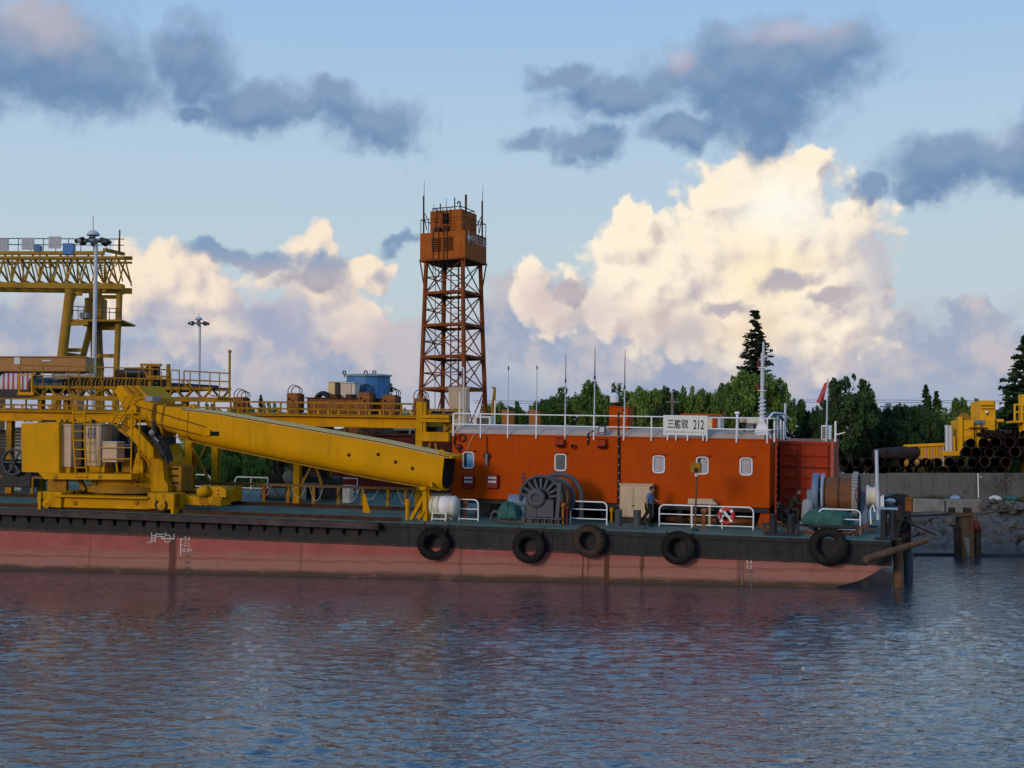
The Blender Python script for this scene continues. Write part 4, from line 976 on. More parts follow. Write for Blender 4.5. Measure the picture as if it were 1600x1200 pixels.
head(t, J2(.25, 1.50), (1, -.2, -.25), .11, M['hair']); hand(t, J2(.50, .92, -.16), (1, .1, -.2), 1); hand(t, J2(.52, .94, .1), (1, 0, -.2), 1)
mb = MB(); mb.box(f1 + Vector((-.3, -.25, 0)), f1 + Vector((.15, .25, .56)), .04); solo('engine_block', 'low dark engine block the crouching person sits on', 'engine', mb, M['dark'])
mb = MB()
for k in range(6): mb.box(f1 + Vector((-.95 + .1 * k, -.6, 0)), f1 + Vector((-.95 + .1 * k + .08, -.1, .75 + .12 * (k % 3))), .02)
mb.bar(f1 + Vector((-1.05, -.35, .6)), f1 + Vector((-.1, -.35, .62)), .16, 10); solo('winch_engine', 'dark diesel engine between the deckhouse ladder and the bow winch', 'engine', mb, M['dark'])

# ------------------------------------------------------------------ deck gear right of the boom
# beige cabinet
a, b = q(968.5, 757, 3.95), q(1018, 806, 3.95)
t = T('deck_cabinet', 'beige steel two door cabinet against the orange deckhouse wall', 'cabinet', BM, (a.x, 3.95, 0))
mb = MB(); mb.box((a.x, 3.95, .28), (b.x, 4.42, a.z), .012); cb = t.p('cabinet_body', mb, M['beige'])
xm = q(990, 780, 3.95).x
for x0, x1 in ((a.x + .03, xm - .008), (xm + .008, b.x - .03)): mb = MB(); mb.box((x0, 3.925, .33), (x1, 3.95, a.z - .10), .008); t.p('door', mb, M['beige'])
mb = MB(); mb.box((xm - .07, 3.90, (a.z + .1) * .42), (xm + .05, 3.925, (a.z + .1) * .42 + .05)); t.p('handle', mb, M['rustdark'])
mb = MB(); mb.box((a.x - .04, 3.9, a.z), (b.x + .04, 4.45, a.z + .05)); t.p('cap', mb, M['beige'])
mb = MB(); mb.box((a.x, 3.97, .2), (b.x, 4.4, .28)); mb.box((a.x + .1, 4., 0), (b.x - .1, 4.35, .2)); t.p('plinth', mb, M['dark'])
# bollards
def bollards(pxs, py0, py1, v, lab, r=.16, mm='grey'):
    c = q(sum(pxs) / len(pxs), py1, v); t = T('mooring_bollard', lab, 'bollard', BM, (c.x, v, 0), 'twin mooring bollards on the deck')
    xs = [q(p_, py1, v).x for p_ in pxs]; h = q(pxs[0], py0, v).z
    mb = MB(); mb.box((min(xs) - .35, v - .3, 0), (max(xs) + .35, v + .3, .08), .02); t.p('base_plate', mb, M[mm])
    for x in xs: mb = MB(); mb.lathe([(0, h), (r * 1.02, h), (r * 1.06, h - .03), (r, h - .06), (r, .08)], (x, v, 0), (0, 0, 1), 18); t.p('post', mb, M[mm])
    return t
bollards((966, 995.5), 796, 824, 1.6, 'twin dark grey bollards in front of the beige cabinet')
bollards((1208, 1236), 803, 838, .9, 'twin dark bollards wrapped with rusty chain near the bow', .15, 'dark')
bollards((1381, 1395), 797, 840, .7, 'tall twin dark bitts with pale tops at the bow corner', .13, 'dark')
mb = MB(); a, b = q(1379, 796, .7), q(1397, 796, .7); mb.box((a.x - .1, .5, a.z), (b.x + .15, .95, a.z + .07), .02); solo('bitt_cap', 'pale blue steel cap lying on the bow bitts', 'cap', mb, M['steelblue'])
# chain
def chain(pts, r, lab):
    t = T('anchor_chain', lab, 'chain', BM, pts[0]); L = [Vector(p) for p in pts]; k = 0
    for a_, b_ in zip(L[:-1], L[1:]):
        n = max(2, int((b_ - a_).length / (r * 4.6))); d = (b_ - a_).normalized()
        for i in range(n):
            c = a_.lerp(b_, (i + .5) / n) + Vector((0, .04 * math.sin(k), .02 * math.sin(k * 1.7))); sdv = d.orthogonal() if k % 2 else d.cross(d.orthogonal()); sdv.normalize()
            mb = MB(); mb.path([c + d * r * 2.6, c + d * r * 1.6 + sdv * r * 1.8, c - d * r * 1.6 + sdv * r * 1.8, c - d * r * 2.6, c - d * r * 1.6 - sdv * r * 1.8, c + d * r * 1.6 - sdv * r * 1.8], r * .75, 5, True); t.p('link', mb, M['rust']); k += 1
chain([dk(1196, 833) + V3(0, 0, .1), dk(1212, 828) + V3(0, 0, .35), dk(1240, 834) + V3(0, 0, .08), dk(1262, 836) + V3(0, 0, .06), dk(1300, 838) + V3(0, 0, .06), dk(1338, 836) + V3(0, 0, .08), q(1352, 822, 1.8), q(1366, 812, 2.2)], .045, 'rusty anchor chain lying along the bow deck between the bitts')
# vent posts
def ventpost(px, py0, py1, v, lab, mm, r=.055, head=True):
    b = q(px, py1, v); h = q(px, py0, v).z; t = T('vent_post', lab, 'vent', BM, (b.x, v, 0), 'small vent posts along the deck')
    mb = MB(); mb.bar((b.x, v, 0), (b.x, v, h - .12), r, 10); t.p('pipe', mb, M[mm])
    mb = MB(); mb.lathe([(0, h), (r * 1.6, h - .015), (r * 1.9, h - .08), (r * 1.8, h - .20), (r, h - .22)], (b.x, v, 0), (0, 0, 1), 14); t.p('cap', mb, M[mm])
M['ventorange'] = mat('orange_vent_paint', (.36, .12, .03), .6, var=.2, scale=4, rust=.15)
ventpost(879, 785, 820, 1.9, 'orange vent post right of the grey winch', 'ventorange', .07)
ventpost(886, 790, 820, 2.0, 'thin red pipe with a pale cap beside the orange vent post', 'firebox', .04)
ventpost(955.5, 793, 812, 4.2, 'yellow mushroom vent left of the beige cabinet', 'yellow', .05)
ventpost(1099.5, 794, 827, 2.0, 'orange vent post between the lamp pole and the lifebuoy', 'ventorange', .07)
ventpost(727, 783, 815, 2.6, 'rusty orange post behind the shortest white guard rail', 'ventorange', .06)
# deck flood lamp on a pole
b = q(1086, 834, 1.4); b.z = 0; tp = q(1088.5, 742, 1.4)
t = T('deck_lamp', 'yellow box floodlight on a brown pole behind the long white guard rail', 'lamp', BM, b)
mb = MB(); mb.bar(b, tp, .045, 8); t.p('pole', mb, M['wood']); mb = MB(); mb.lathe([(.16, 0), (.16, .05), (.07, .12)], b, (0, 0, 1), 12); t.p('foot', mb, M['dark'])
c = q(1088, 731.5, 1.4); mb = MB(); mb.box((c.x - .24, 1.25, c.z - .20), (c.x + .20, 1.6, c.z + .22), .03); t.p('lamp_housing', mb, M['yellow_dirty']); mb = MB(); mb.box((c.x - .06, 1.19, c.z - .16), (c.x + .09, 1.25, c.z + .02), .02); t.p('junction_box', mb, M['black'])
mb = MB(); mb.box((c.x - .05, 1.3, c.z - .34), (c.x + .06, 1.45, c.z - .2)); t.p('bracket', mb, M['galv'])
# pipes lying under the deckhouse front
for i_, (a, b, r, mm, lab) in enumerate(((dk(1040, 815), dk(1178, 820), .13, 'rust', 'rusty long pipe lying on deck along the deckhouse'), (dk(1030, 806), dk(1135, 808), .07, 'dirtygrey', 'grey pipe behind the long guard rail'))):
    a.z = b.z = r; mb = MB(); mb.bar(a, b, r, 12); solo('deck_pipe', lab, 'pipe', mb, M[mm])
a, b = q(1076, 779, 4.1), q(1118, 788, 4.1); mb = MB(); mb.prism([(a.x, 3.9, b.z), (b.x + .1, 3.9, b.z), (b.x - .15, 3.9, a.z + .02), (a.x, 3.9, a.z)], (0, .45, 0)); mb.box((a.x + .1, 4., 0), (a.x + .2, 4.2, b.z)); mb.box((b.x - .3, 4., 0), (b.x - .2, 4.2, b.z)); solo('bench_box', 'tan steel box on legs below the middle window', 'box', mb, M['beige'])
# grey winch --------------------------------------------------------------
vw = 1.75
x0, x1 = q(821, 800, vw).x, q(874, 800, vw).x; xc = q(838, 777, vw).x; zc = q(838, 778, vw).z
t = T('mooring_winch', 'dark grey mooring winch with a big finned drum guard and handwheel', 'winch', BM, (xc, vw, 0), 'winches on the deck')
mb = MB(); mb.box((x0, vw - .02, .30), (x1 - .25, vw + .9, zc - .05), .03); gb = t.p('gearbox', mb, M['grey'])
mb = MB(); mb.box((xc - .02, vw - .05, .32), (xc + .02, vw, zc - .2)); t.p('gearbox_rib', mb, M['grey'], gb)
mb = MB(); mb.box((x0 - .05, vw - .12, .0), (x1 + .1, vw - .02, .06)); mb.box((x0 - .05, vw - .14, .24), (x1 + .12, vw + 1.2, .30))
bs = t.p('base_frame', mb, M['grey'])
for k in range(6): 
    x = x0 + (x1 - x0) * k / 5; mb = MB(); mb.box((x - .02, vw - .13, .0), (x + .02, vw - .01, .24)); t.p('stiffener', mb, M['grey'], bs)
mb = MB(); mb.box((x0, vw, .05), (x1, vw + 1.1, .24)); t.p('base_box', mb, M['dark'])
rG = .93; gc = Vector((xc + .20, vw, zc + .02))
mb = MB(); mb.path(arc(gc + V3(0, 0, 0), (1, 0, 0), (0, 0, 1), rG, -10, 190, 22), .07, 8); t.p('guard_rim', mb, M['grey'])
for k in range(9):
    a_ = R(8 + k * 20.5); d = Vector((math.cos(a_), 0, math.sin(a_))); mb = MB(); mb.beam(gc + d * .38, gc + d * rG, .10, .05, (0, 1, 0)); t.p('fin', mb, M['grey'])
mb = MB(); mb.lathe([(0, .16), (rG * .97, .16), (rG * .97, .30), (0, .30)], gc, (0, 1, 0), 28); t.p('backing_disc', mb, M['dark'])
mb = MB(); c = Vector((xc, vw - .02, zc)); mb.lathe([(.22, -.1), (.36, -.12), (.42, -.06), (.42, .05), (.22, .05)], c, (0, 1, 0), 24); mb.lathe([(0, -.03), (.23, -.03)], c, (0, 1, 0), 16); hb_ = t.p('bearing_hub', mb, M['grey'])
for k in range(6): mb = MB(); mb.bar(c + V3(.14 * math.cos(k * 1.05), -.08, .14 * math.sin(k * 1.05)), c + V3(.14 * math.cos(k * 1.05), -.02, .14 * math.sin(k * 1.05)), .03, 6); t.p('bolt', mb, M['dark'], hb_)
gb2 = gc + V3(.55, 1.15, -.02)
mb = MB(); mb.path([gb2 + V3(-1.0, 0, -.6)] + arc(gb2, (1, 0, 0), (0, 0, 1), 1.0, 160, 10, 18) + [gb2 + V3(1.0, 0, -.9)], .11, 10); t.p('brake_band', mb, M['grey'])
mb = MB(); mb.bar(gb2 + V3(-.1, -.9, 0), gb2 + V3(-.1, -.15, 0), .72, 24); t.p('drum', mb, M['rustbrown'])
mb = MB(); mb.bar(gb2 + V3(-.1, -.35, 0), gb2 + V3(-.1, -.28, 0), .9, 24); t.p('flange', mb, M['grey'])
mb = MB(); mb.beam(gc + V3(.75, -.02, -.9), gc + V3(.85, -.02, .68), .16, .14, (0, 1, 0)); t.p('standard', mb, M['grey'])
a, b = q(818, 747, vw + .2), q(863, 750, vw + .2); mb = MB(); mb.bar(a, b, .022, 6); mb.path(arc(a, (0, 1, 0), (0, 0, 1), .24, 0, 360, 16)[:-1], .018, 5, True); mb.bar(a + V3(0, -.24, 0), a + V3(0, .24, 0), .014, 5); mb.bar(a + V3(0, 0, -.24), a + V3(0, 0, .24), .014, 5); t.p('handwheel', mb, M['grey'])
mb = MB(); c = q(808, 783, 2.1); mb.bar(c + V3(-.35, 0, 0), c + V3(.5, 0, 0), .30, 16); mb.box(c + V3(-.2, -.2, -.75), c + V3(.4, .2, -.25)); t.p('motor', mb, M['bluegrey'])
mb = MB(); c = dk(768, 816); mb.path([c, c + V3(0, 0, .35), c + V3(.12, 0, .48), c + V3(.3, 0, .45), c + V3(.42, 0, .3), c + V3(.42, 0, 0)], .07, 8); mb.box(c + V3(.5, -.2, 0), c + V3(2.0, .3, .34), .03); solo('pipe_bend', 'grey bent air pipe and sill left of the green tarp', 'pipe', mb, M['grey'])
def tarp(c, rx, ry, rz, lab, seed, n=40, mth=22):
    rg = np.random.default_rng(seed); vs = []; ph = rg.random(8) * 6.28
    for j in range(mth + 1):
        s_ = j / mth
        for i in range(n):
            a_ = 2 * math.pi * i / n; fold = 1 + (.10 * math.sin(7 * a_ + ph[0]) + .07 * math.sin(13 * a_ + ph[1] + 2 * s_) + .04 * math.sin(23 * a_ + ph[4])) * min(1, s_ * 1.6)
            rr = (math.sin(min(1, s_ * 1.15) * math.pi / 2)) ** .7 * fold
            z = rz * (1 - s_ ** 1.8) + .05 * math.sin(5 * a_ + ph[2]) * (1 - s_) + .04 * math.sin(11 * a_ + 9 * s_ + ph[3])
            vs.append((c[0] + rx * rr * math.cos(a_), c[1] + ry * rr * math.sin(a_), c[2] + z))
    mb = MB(); mb.add(vs, [(j * n + i, j * n + (i + 1) % n, (j + 1) * n + (i + 1) % n, (j + 1) * n + i) for j in range(mth) for i in range(n)], True)
    return solo('tarpaulin', lab, 'tarpaulin', mb, M['green_tarp'])
c = q(795, 812, 1.7); tarp((c.x, 1.7, .25), .48, .45, .62, 'ragged green tarpaulin draped over the motor left of the grey winch', 3)
# bow winch --------------------------------------------------------------
vb = 3.6
ca = q(1276, 775, vb); cb_ = q(1368, 776, vb); zc = (ca.z + cb_.z) / 2; yv = vb + .75
def X_(px): return q(px, 775, yv).x
t = T('anchor_winch', 'big anchor winch with a rusty brown drum between pale blue flanges', 'winch', BM, (X_(1310), yv, 0), 'winches on the deck')
ax = (1, 0, 0); C0 = lambda px: Vector((X_(px), yv, zc))
Rf = .92
def disc(px0, px1, r0, r1, mm, nm, n=36):
    a_, b_ = X_(px0), X_(px1); mb = MB(); mb.lathe([(r0, 0), (r1, 0), (r1, b_ - a_), (r0, b_ - a_)], (a_, yv, zc), ax, n, True); return t.p(nm, mb, M[mm])
disc(1270, 1280, .55, Rf, 'bluegrey', 'brake_flange'); disc(1284, 1288, .3, Rf, 'steelblue', 'drum_flange')
mb = MB(); mb.bar(C0(1288), C0(1333), .74, 32); t.p('drum', mb, M['rustbrown'])
mb = MB(); mb.bar(C0(1310), C0(1312), .78, 32); t.p('drum_divider', mb, M['rustdark'])
disc(1332, 1341, .2, Rf * 1.04, 'dirtygrey', 'gear_wheel')
tm = MB(); 
for k in range(40):
    a_ = 2 * math.pi * k / 40; d = Vector((0, math.cos(a_), math.sin(a_))); tm.beam(Vector((X_(1333), yv, zc)) + d * Rf * 1.06, Vector((X_(1341), yv, zc)) + d * Rf * 1.06, .06, .08, d)
t.p('gear_teeth', tm, M['dirtygrey'])
disc(1342, 1345, .1, Rf * .98, 'dark', 'guard_plate')
mb = MB(); a_ = X_(1354); L = X_(1371) - a_; mb.lathe([(0, 0), (.50, 0), (.42, L * .25), (.36, L * .5), (.42, L * .8), (.52, L), (0, L)], (a_, yv, zc), ax, 28); t.p('warping_head', mb, M['offwhite'])
mb = MB(); mb.bar(C0(1262), C0(1356), .12, 14); t.p('shaft', mb, M['dark'])
for p_, w_ in ((1347, .35), (1266, .3)): 
    x = X_(p_); mb = MB(); mb.prism([(x - .12, yv - .45, .1), (x - .12, yv + .45, .1), (x - .12, yv + .25, zc + .2), (x - .12, yv - .25, zc + .2)], (w_, 0, 0)); t.p('standard', mb, M['bluegrey'])
mb = MB(); mb.box((X_(1255), yv - .7, 0), (X_(1372), yv - .55, .2)); mb.box((X_(1255), yv + .55, 0), (X_(1372), yv + .7, .2)); mb.box((X_(1255), yv - .6, .2), (X_(1350), yv + .6, .26)); t.p('base_frame', mb, M['grey'])
c = q(1262, 800, vb - .1); mb = MB(); mb.lathe([(.0, .45), (.16, .44), (.24, .34), (.25, .05), (.27, -.2), (.27, -.6), (0, -.6)], (c.x, c.y, c.z + .1), (0, 0, 1), 18); mb.box((c.x - .3, c.y - .25, 0), (c.x + .3, c.y + .25, c.z - .4)); t.p('motor', mb, M['dirtygrey'])
mb = MB(); cw = Vector((X_(1342), yv - .98, zc + .1)); mb.path(arc(cw, (.3, 1, 0), (0, 0, 1), .3, 0, 360, 16)[:-1], .022, 5, True); mb.bar(cw + V3(0, 0, -.3), cw + V3(0, 0, .3), .015, 5); t.p('brake_handwheel', mb, M['firebox'])
c = q(1293, 812, 2.9); tarp((c.x, 2.9, .28), .98, .6, .72, 'green tarpaulin bundled in front of the rusty bow winch drum', 8)
mb = MB(); mb.beam((q(1190, 815, 2.2).x, 2.2, .33), (q(1345, 815, 2.2).x, 2.2, .33), .12, .1)
for px in (1195, 1240, 1300, 1340): x = q(px, 815, 2.2).x; mb.box((x - .06, 2.15, 0), (x + .06, 2.25, .3))
solo('deck_pipe_rail', 'low dark pipe on stubs along the bow deck', 'pipe', mb, M['dark'])
# bow post and crossed rail ends
a, b = q(1369.5, 703, 1.6), q(1372, 812, 1.6); mb = MB(); mb.path([b, q(1371.5, 770, 1.6), q(1370.5, 762, 1.6), a], .07, 8); solo('bow_staff', 'pale white staff pole standing at the bow beside the warping head', 'pole', mb, M['galv'])
for (pts, lab) in (([(1361, 819), (1360, 797), (1364, 788), (1367, 800)], 'small white bent tube at the bow left of the bitts'), ([(1377, 792), (1377, 776), (1380, 773), (1380, 792)], 'small white loop tube above the bow bitts')):
    mb = MB(); mb.path([q(x, y, 1.2) for x, y in pts], .035, 6); solo('bent_tube', lab, 'tube', mb, M['white'])

# ------------------------------------------------------------------ red container at the bow end
vc = 7.4
a, b = q(1219, 689, vc), q(1298, 806, vc); zt = a.z; zb = .18
t = T('shipping_container', 'dark red shipping container with its door end facing the river', 'container', BM, (a.x, vc, zb))
mb = MB(); mb.box((a.x, vc + .05, zb), (b.x, vc + 6., zt), .02); t.p('box', mb, M['red'])
mb = MB(); mb.box((b.x - .02, vc - .03, zb), (b.x + .10, vc + .35, zt + .02), .015); t.p('corner_post', mb, mat('lit_red_post', (.42, .10, .06), .6, streak=.3))  # paler red: light falling on the container's side put into the colour
mb = MB(); mb.box((a.x, vc - .03, zb), (a.x + .12, vc + .05, zt), .015); t.p('corner_post', mb, M['red'])
mb = MB(); mb.box((a.x, vc - .05, zt - .14), (b.x, vc + .05, zt), .01); t.p('header', mb, M['red'])
xm = q(1250, 740, vc).x
for (xa, xb) in ((a.x + .13, xm - .02), (xm + .02, b.x - .03)):
    mb = MB(); mb.box((xa, vc - .01, zb + .1), (xb, vc + .05, zt - .15), .01); dr = t.p('door', mb, M['red'])
    cols = 2 if xb - xa > 1.1 else 1
    for c_ in range(cols):
        for r_ in range(6):
            wx = (xb - xa - .16) / cols; xx = xa + .08 + c_ * wx; zz = zb + .28 + r_ * (zt - zb - .5) / 6
            mb = MB(); hh = (zt - zb - .5) / 6 * .5; mb.prism([(xx + .02, vc - .01, zz), (xx + .02, vc - .055, zz + hh * .35), (xx + .02, vc - .055, zz + hh * .7), (xx + .02, vc - .01, zz + hh)], (wx - .05, 0, 0)); t.p('pressed_rib', mb, M['red'], dr)
    mb = MB(); mb.bar((xb - .1, vc - .06, zb + .1), (xb - .1, vc - .06, zt - .12), .02, 6); t.p('lock_bar', mb, M['dark_red'], dr)
mb = MB(); mb.bar((a.x, vc - .08, q(1250, 729, vc).z + .02), (b.x, vc - .08, q(1250, 731, vc).z), .015, 6); t.p('cross_wire', mb, M['rustdark'])
c = q(1291, 676, vc + .6); t = T('air_conditioner', 'white air conditioner unit on top of the red container', 'air conditioner', BM, (c.x, vc + .6, zt))
mb = MB(); mb.box((c.x - .22, vc + .45, c.z - .33), (c.x + .22, vc + 1.2, c.z + .33), .04); cs = t.p('casing', mb, M['white']); mb = MB(); mb.box((c.x - .18, vc + .44, c.z - .28), (c.x - .02, vc + .452, c.z + .28)); t.p('grille_back', mb, M['void'], cs)
for k in range(8): mb = MB(); mb.box((c.x - .19, vc + .425, c.z - .28 + k * .078), (c.x - .01, vc + .44, c.z - .26 + k * .078)); t.p('grille_bar', mb, M['white'], cs)
mb = MB(); mb.box((c.x - .2, vc + .5, zt - .01), (c.x + .2, vc + 1.1, c.z - .33)); t.p('stand', mb, M['dirtygrey'])
p0, p1 = q(1291, 690, vc + .3), q(1293.5, 591, vc + .3)
t = T('flag_pole', 'thin pale flag pole on the red container', 'flag pole', BM, (p0.x, vc + .3, zt)); mb = MB(); mb.bar((p0.x, vc + .3, zt - .05), p1, .045, 8, .03); t.p('pole', mb, M['galv']); mb = MB(); mb.bar(p0 + V3(.1, 0, -.05), p0 + V3(-.5, -.2, -.1) , .03, 6); t.p('stay', mb, M['white'])
tl, tr2, bl, br = q(1288, 599, vc + .3), q(1293, 596, vc + .3), q(1274, 631, vc + .5), q(1287, 627, vc + .35)
mb = MB(); n = 10; vs = []
for i in range(n + 1):
    for j in range(n + 1):
        s_, r_ = i / n, j / n; p_ = tl.lerp(tr2, r_).lerp(bl.lerp(br, r_), s_); vs.append(p_ + V3(0, .10 * math.sin(5 * r_ + 3 * s_) * s_, .05 * math.sin(9 * r_) * s_))
mb.add(vs, [(i * (n + 1) + j, i * (n + 1) + j + 1, (i + 1) * (n + 1) + j + 1, (i + 1) * (n + 1) + j) for i in range(n) for j in range(n)], True); solo('flag', 'worn red flag drooping from the pole on the red container', 'flag', mb, M['flag'])
p_ = q(1305, 690, vc + .1); mb = MB(); mb.bar((p_.x, vc + .2, zt), (p_.x, vc + .2, q(1304.5, 658, vc + .1).z), .05, 8); mb.beam(p_ + V3(0, .1, .3), p_ + V3(.42, .1, .42), .14, .05); solo('white_post', 'short white post with a small arm at the container corner', 'post', mb, M['white'])

# ------------------------------------------------------------------ life raft drum, boom rest
a, b = q(672, 791, 2.0), q(716, 791, 2.0); c = (a + b) / 2; rr = .44; c.z += .02
t = T('life_raft', 'white life raft drum lying in a pale steel cradle', 'life raft', BM, (c.x, 2.0, 0)); L = (b.x - a.x)
mb = MB(); mb.lathe([(0, -L / 2), (rr * .7, -L / 2), (rr * .95, -L / 2 + .08), (rr, -L / 2 + .16), (rr, L / 2 - .16), (rr * .95, L / 2 - .08), (rr * .7, L / 2), (0, L / 2)], c, (1, 0, 0), 30); t.p('canister', mb, M['offwhite'])
for f in (-.33, -.12, .06, .2, .36): mb = MB(); mb.lathe([(rr, -.03), (rr + .025, -.02), (rr + .025, .02), (rr, .03)], c + V3(f * L, 0, 0), (1, 0, 0), 30); t.p('band', mb, M['white'] if f > 0 else M['hose'])
mb = MB(); mb.lathe([(rr + .004, -.15), (rr + .006, .15)], c + V3(.02 * L, 0, 0), (1, 0, 0), 30); t.p('label_band', mb, M['white'])
for s_ in (-.30, .18):
    x = c.x + s_ * L
    for y in (-1, 1): mb = MB(); mb.beam((x - .03, 2 + y * .42, 0), (x + .03, 2 + y * .36, c.z + .12), .06, .06); t.p('cradle_leg', mb, M['offwhite'])
    mb = MB(); mb.beam((x, 1.58, c.z - .33), (x, 2.42, c.z - .33), .06, .06); t.p('cradle_cross', mb, M['offwhite'])
for y in (-.42, .42): mb = MB(); mb.beam((c.x - .3 * L, 2 + y, .09), (c.x + .2 * L, 2 + y, .09), .05, .05); mb.beam((c.x - .3 * L, 2 + y * .95, .34), (c.x + .2 * L, 2 + y * .95, .34), .05, .05); t.p('cradle_rail', mb, M['offwhite'])
t = T('boom_rest', 'yellow A shaped trestle that carries the tip of the crane boom', 'boom rest', BM, (dk(655, 812).x, 1.7, 0))
za = q(664, 763, 1.7).z
for (x0_, x1_, v_) in ((665, 664, 1.6), (671, 668, 2.6)): mb = MB(); mb.beam((q(x0_, 812, v_).x, v_, 0), (q(x1_, 766, v_).x, v_, za), .19, .19); t.p('leg', mb, M['yellow'])
for v_ in (1.62, 2.55): mb = MB(); mb.beam((q(642, 812, 1.6).x, v_, .02), (q(662, 776, 1.6).x, v_, za - .35), .17, .14); t.p('brace', mb, M['yellow'])
mb = MB(); mb.beam((q(656, 810, 1.6).x, 1.35, .05), (q(664, 803, 1.6).x, 1.5, .42), .1, .1); t.p('foot_brace', mb, M['yellow'])
mb = MB(); mb.beam((q(665, 766, 1.7).x, 1.3, za + .02), (q(668, 766, 1.7).x, 2.9, za + .02), .3, .14); t.p('saddle', mb, M['yellow'])
b = q(636.5, 813, 1.6); h = q(636.5, 780, 1.6).z; t = T('yellow_bollard', 'yellow round post with a capped top left of the boom rest', 'post', BM, (b.x, 1.6, 0))
mb = MB(); mb.bar((b.x, 1.6, 0), (b.x, 1.6, h - .3), .09, 12); t.p('post', mb, M['yellow']); mb = MB(); mb.bar((b.x, 1.6, h - .3), (b.x, 1.6, h), .105, 12); t.p('cap', mb, M['yellow'])

# ------------------------------------------------------------------ CRANE
vx = .75
cr = T('barge_crane', 'yellow crawler style deck crane with its long box boom lowered onto the rest', 'crane', BM, (q(170, 780, vx).x, 2.5, .17))
Y, YB, YD = M['yellow'], M['yellow_boom'], M['yellow_dirty']
def cbox(nm, px0, py0, px1, py1, va, vb_, m_, par=None, ch=.015):
    a, b = q(px0, py0, va), q(px1, py1, va); mb = MB(); mb.box((a.x, va, min(a.z, b.z)), (b.x, vb_, max(a.z, b.z)), ch); return cr.p(nm, mb, m_, par)
# undercarriage
for v_ in (.30, 5.9):
    a, b = q(88, 784, .3), q(236, 788, .3); mb = MB(); mb.beam((a.x, v_ + .25, a.z), (b.x, v_ + .25, b.z + .02), .5, .50); mb.beam((a.x, v_ + .1, a.z + .30), (b.x, v_ + .1, b.z + .30), .9, .07); cr.p('side_beam', mb, Y)
for px in (118, 214): c = q(px, 786, .3); mb = MB(); mb.lathe([(0, -.03), (.11, -.03), (.12, 0)], (c.x, .3, c.z), (0, 1, 0), 14); cr.p('boss', mb, YD)
for (p0, p1, y0, y1) in ((61.5, 95, 768, 797), (230.5, 273, 770, 800)):
    for v_ in (.12, 5.75):
        a, b = q(p0, y0, .12), q(p1, y1, .12); mb = MB(); mb.box((a.x, v_, a.z), (b.x, v_ + 1.0, b.z + .10), .03); bg_ = cr.p('bogie', mb, Y)
        if v_ < 1:
            mb = MB(); xe = a.x + .06 if p0 < 100 else b.x - .10
            mb.box((xe - .04, .0, a.z + .0), (xe + .10, .6, b.z - .08)); cr.p('end_plate', mb, Y, bg_)
            cx_ = a.x + .40 if p0 < 100 else a.x + .72
            mb = MB(); cc = Vector((cx_, .10, b.z + .28)); mb.path(arc(cc, (1, 0, 0), (0, 0, 1), .27, 130, 400 if p0 > 100 else 330, 16), .06, 6); cr.p('wheel_guard', mb, M['dark'], bg_)
            mb = MB(); mb.lathe([(0, -.02), (.21, -.02), (.24, .02), (.3, .05), (.3, .2)], cc + V3(0, .0, -.02), (0, 1, 0), 20); mb.lathe([(0, -.06), (.06, -.06), (.07, 0)], cc, (0, 1, 0), 10); cr.p('wheel', mb, Y, bg_)
            for s_ in (.3, .62): mb = MB(); mb.box((a.x + (b.x - a.x) * s_ - .012, .108, a.z - .03), (a.x + (b.x - a.x) * s_ + .012, .125, b.z + .15)); cr.p('seam_strip', mb, YD, bg_)
a, b = q(273, 780, .9), q(357, 792, .9); mb = MB(); mb.box((a.x, .9, b.z + .02), (q(345, 792, .9).x, 1.9, b.z + .42), .02); cr.p('outrigger_beam', mb, Y)
a, b = q(312, 760, 1.), q(353, 777, 1.); mb = MB(); mb.prism([(a.x, 1., b.z), (b.x, 1., b.z), (b.x, 1., b.z + .32), (b.x - .2, 1., a.z), (a.x, 1., a.z)], (0, .9, 0)); dbx = cr.p('drive_box', mb, Y)
for dz in (-.1, .08): c = q(341, 769, 1.); mb = MB(); mb.bar((c.x, .96, c.z + dz), (c.x, 1., c.z + dz), .04, 6); cr.p('bolt', mb, M['dark'], dbx)
c = q(318, 768, .85); mb = MB(); mb.lathe([(0, -.3), (.12, -.3), (.22, -.22), (.26, 0), (.22, .22), (.12, .25), (0, .25)], c, (1, .2, .3), 14); mb.bar(c + V3(.0, .1, -.4), c + V3(.05, .1, .3), .09, 8); cr.p('drive_motor', mb, Y)
for dx in (0, .25): mb = MB(); mb.path([q(314, 772, .8) + V3(dx, 0, 0), q(312, 784, .75) + V3(dx, 0, 0), q(320, 792, .75) + V3(dx, 0, 0), q(331, 788, .75) + V3(dx, 0, 0), q(336, 776, .8) + V3(dx, 0, 0)], .02, 5); cr.p('hydraulic_hose', mb, M['redcable'])
mb = MB(); mb.beam(q(283, 776, 1.), q(310, 783, 1.), .12, .16); cr.p('tie_bar', mb, Y)
a = q(272, 790, 3.); mb = MB(); mb.beam((a.x - 6.4, 3.4, .45), (a.x + 2., 3.4, .45), .6, .5); mb.beam((a.x - 1.4, .8, .45), (a.x - 1.4, 6.2, .45), .5, .45); mb.beam((a.x - 5.8, .8, .45), (a.x - 5.8, 6.2, .45), .5, .45); cr.p('chassis_cross_beam', mb, YD)
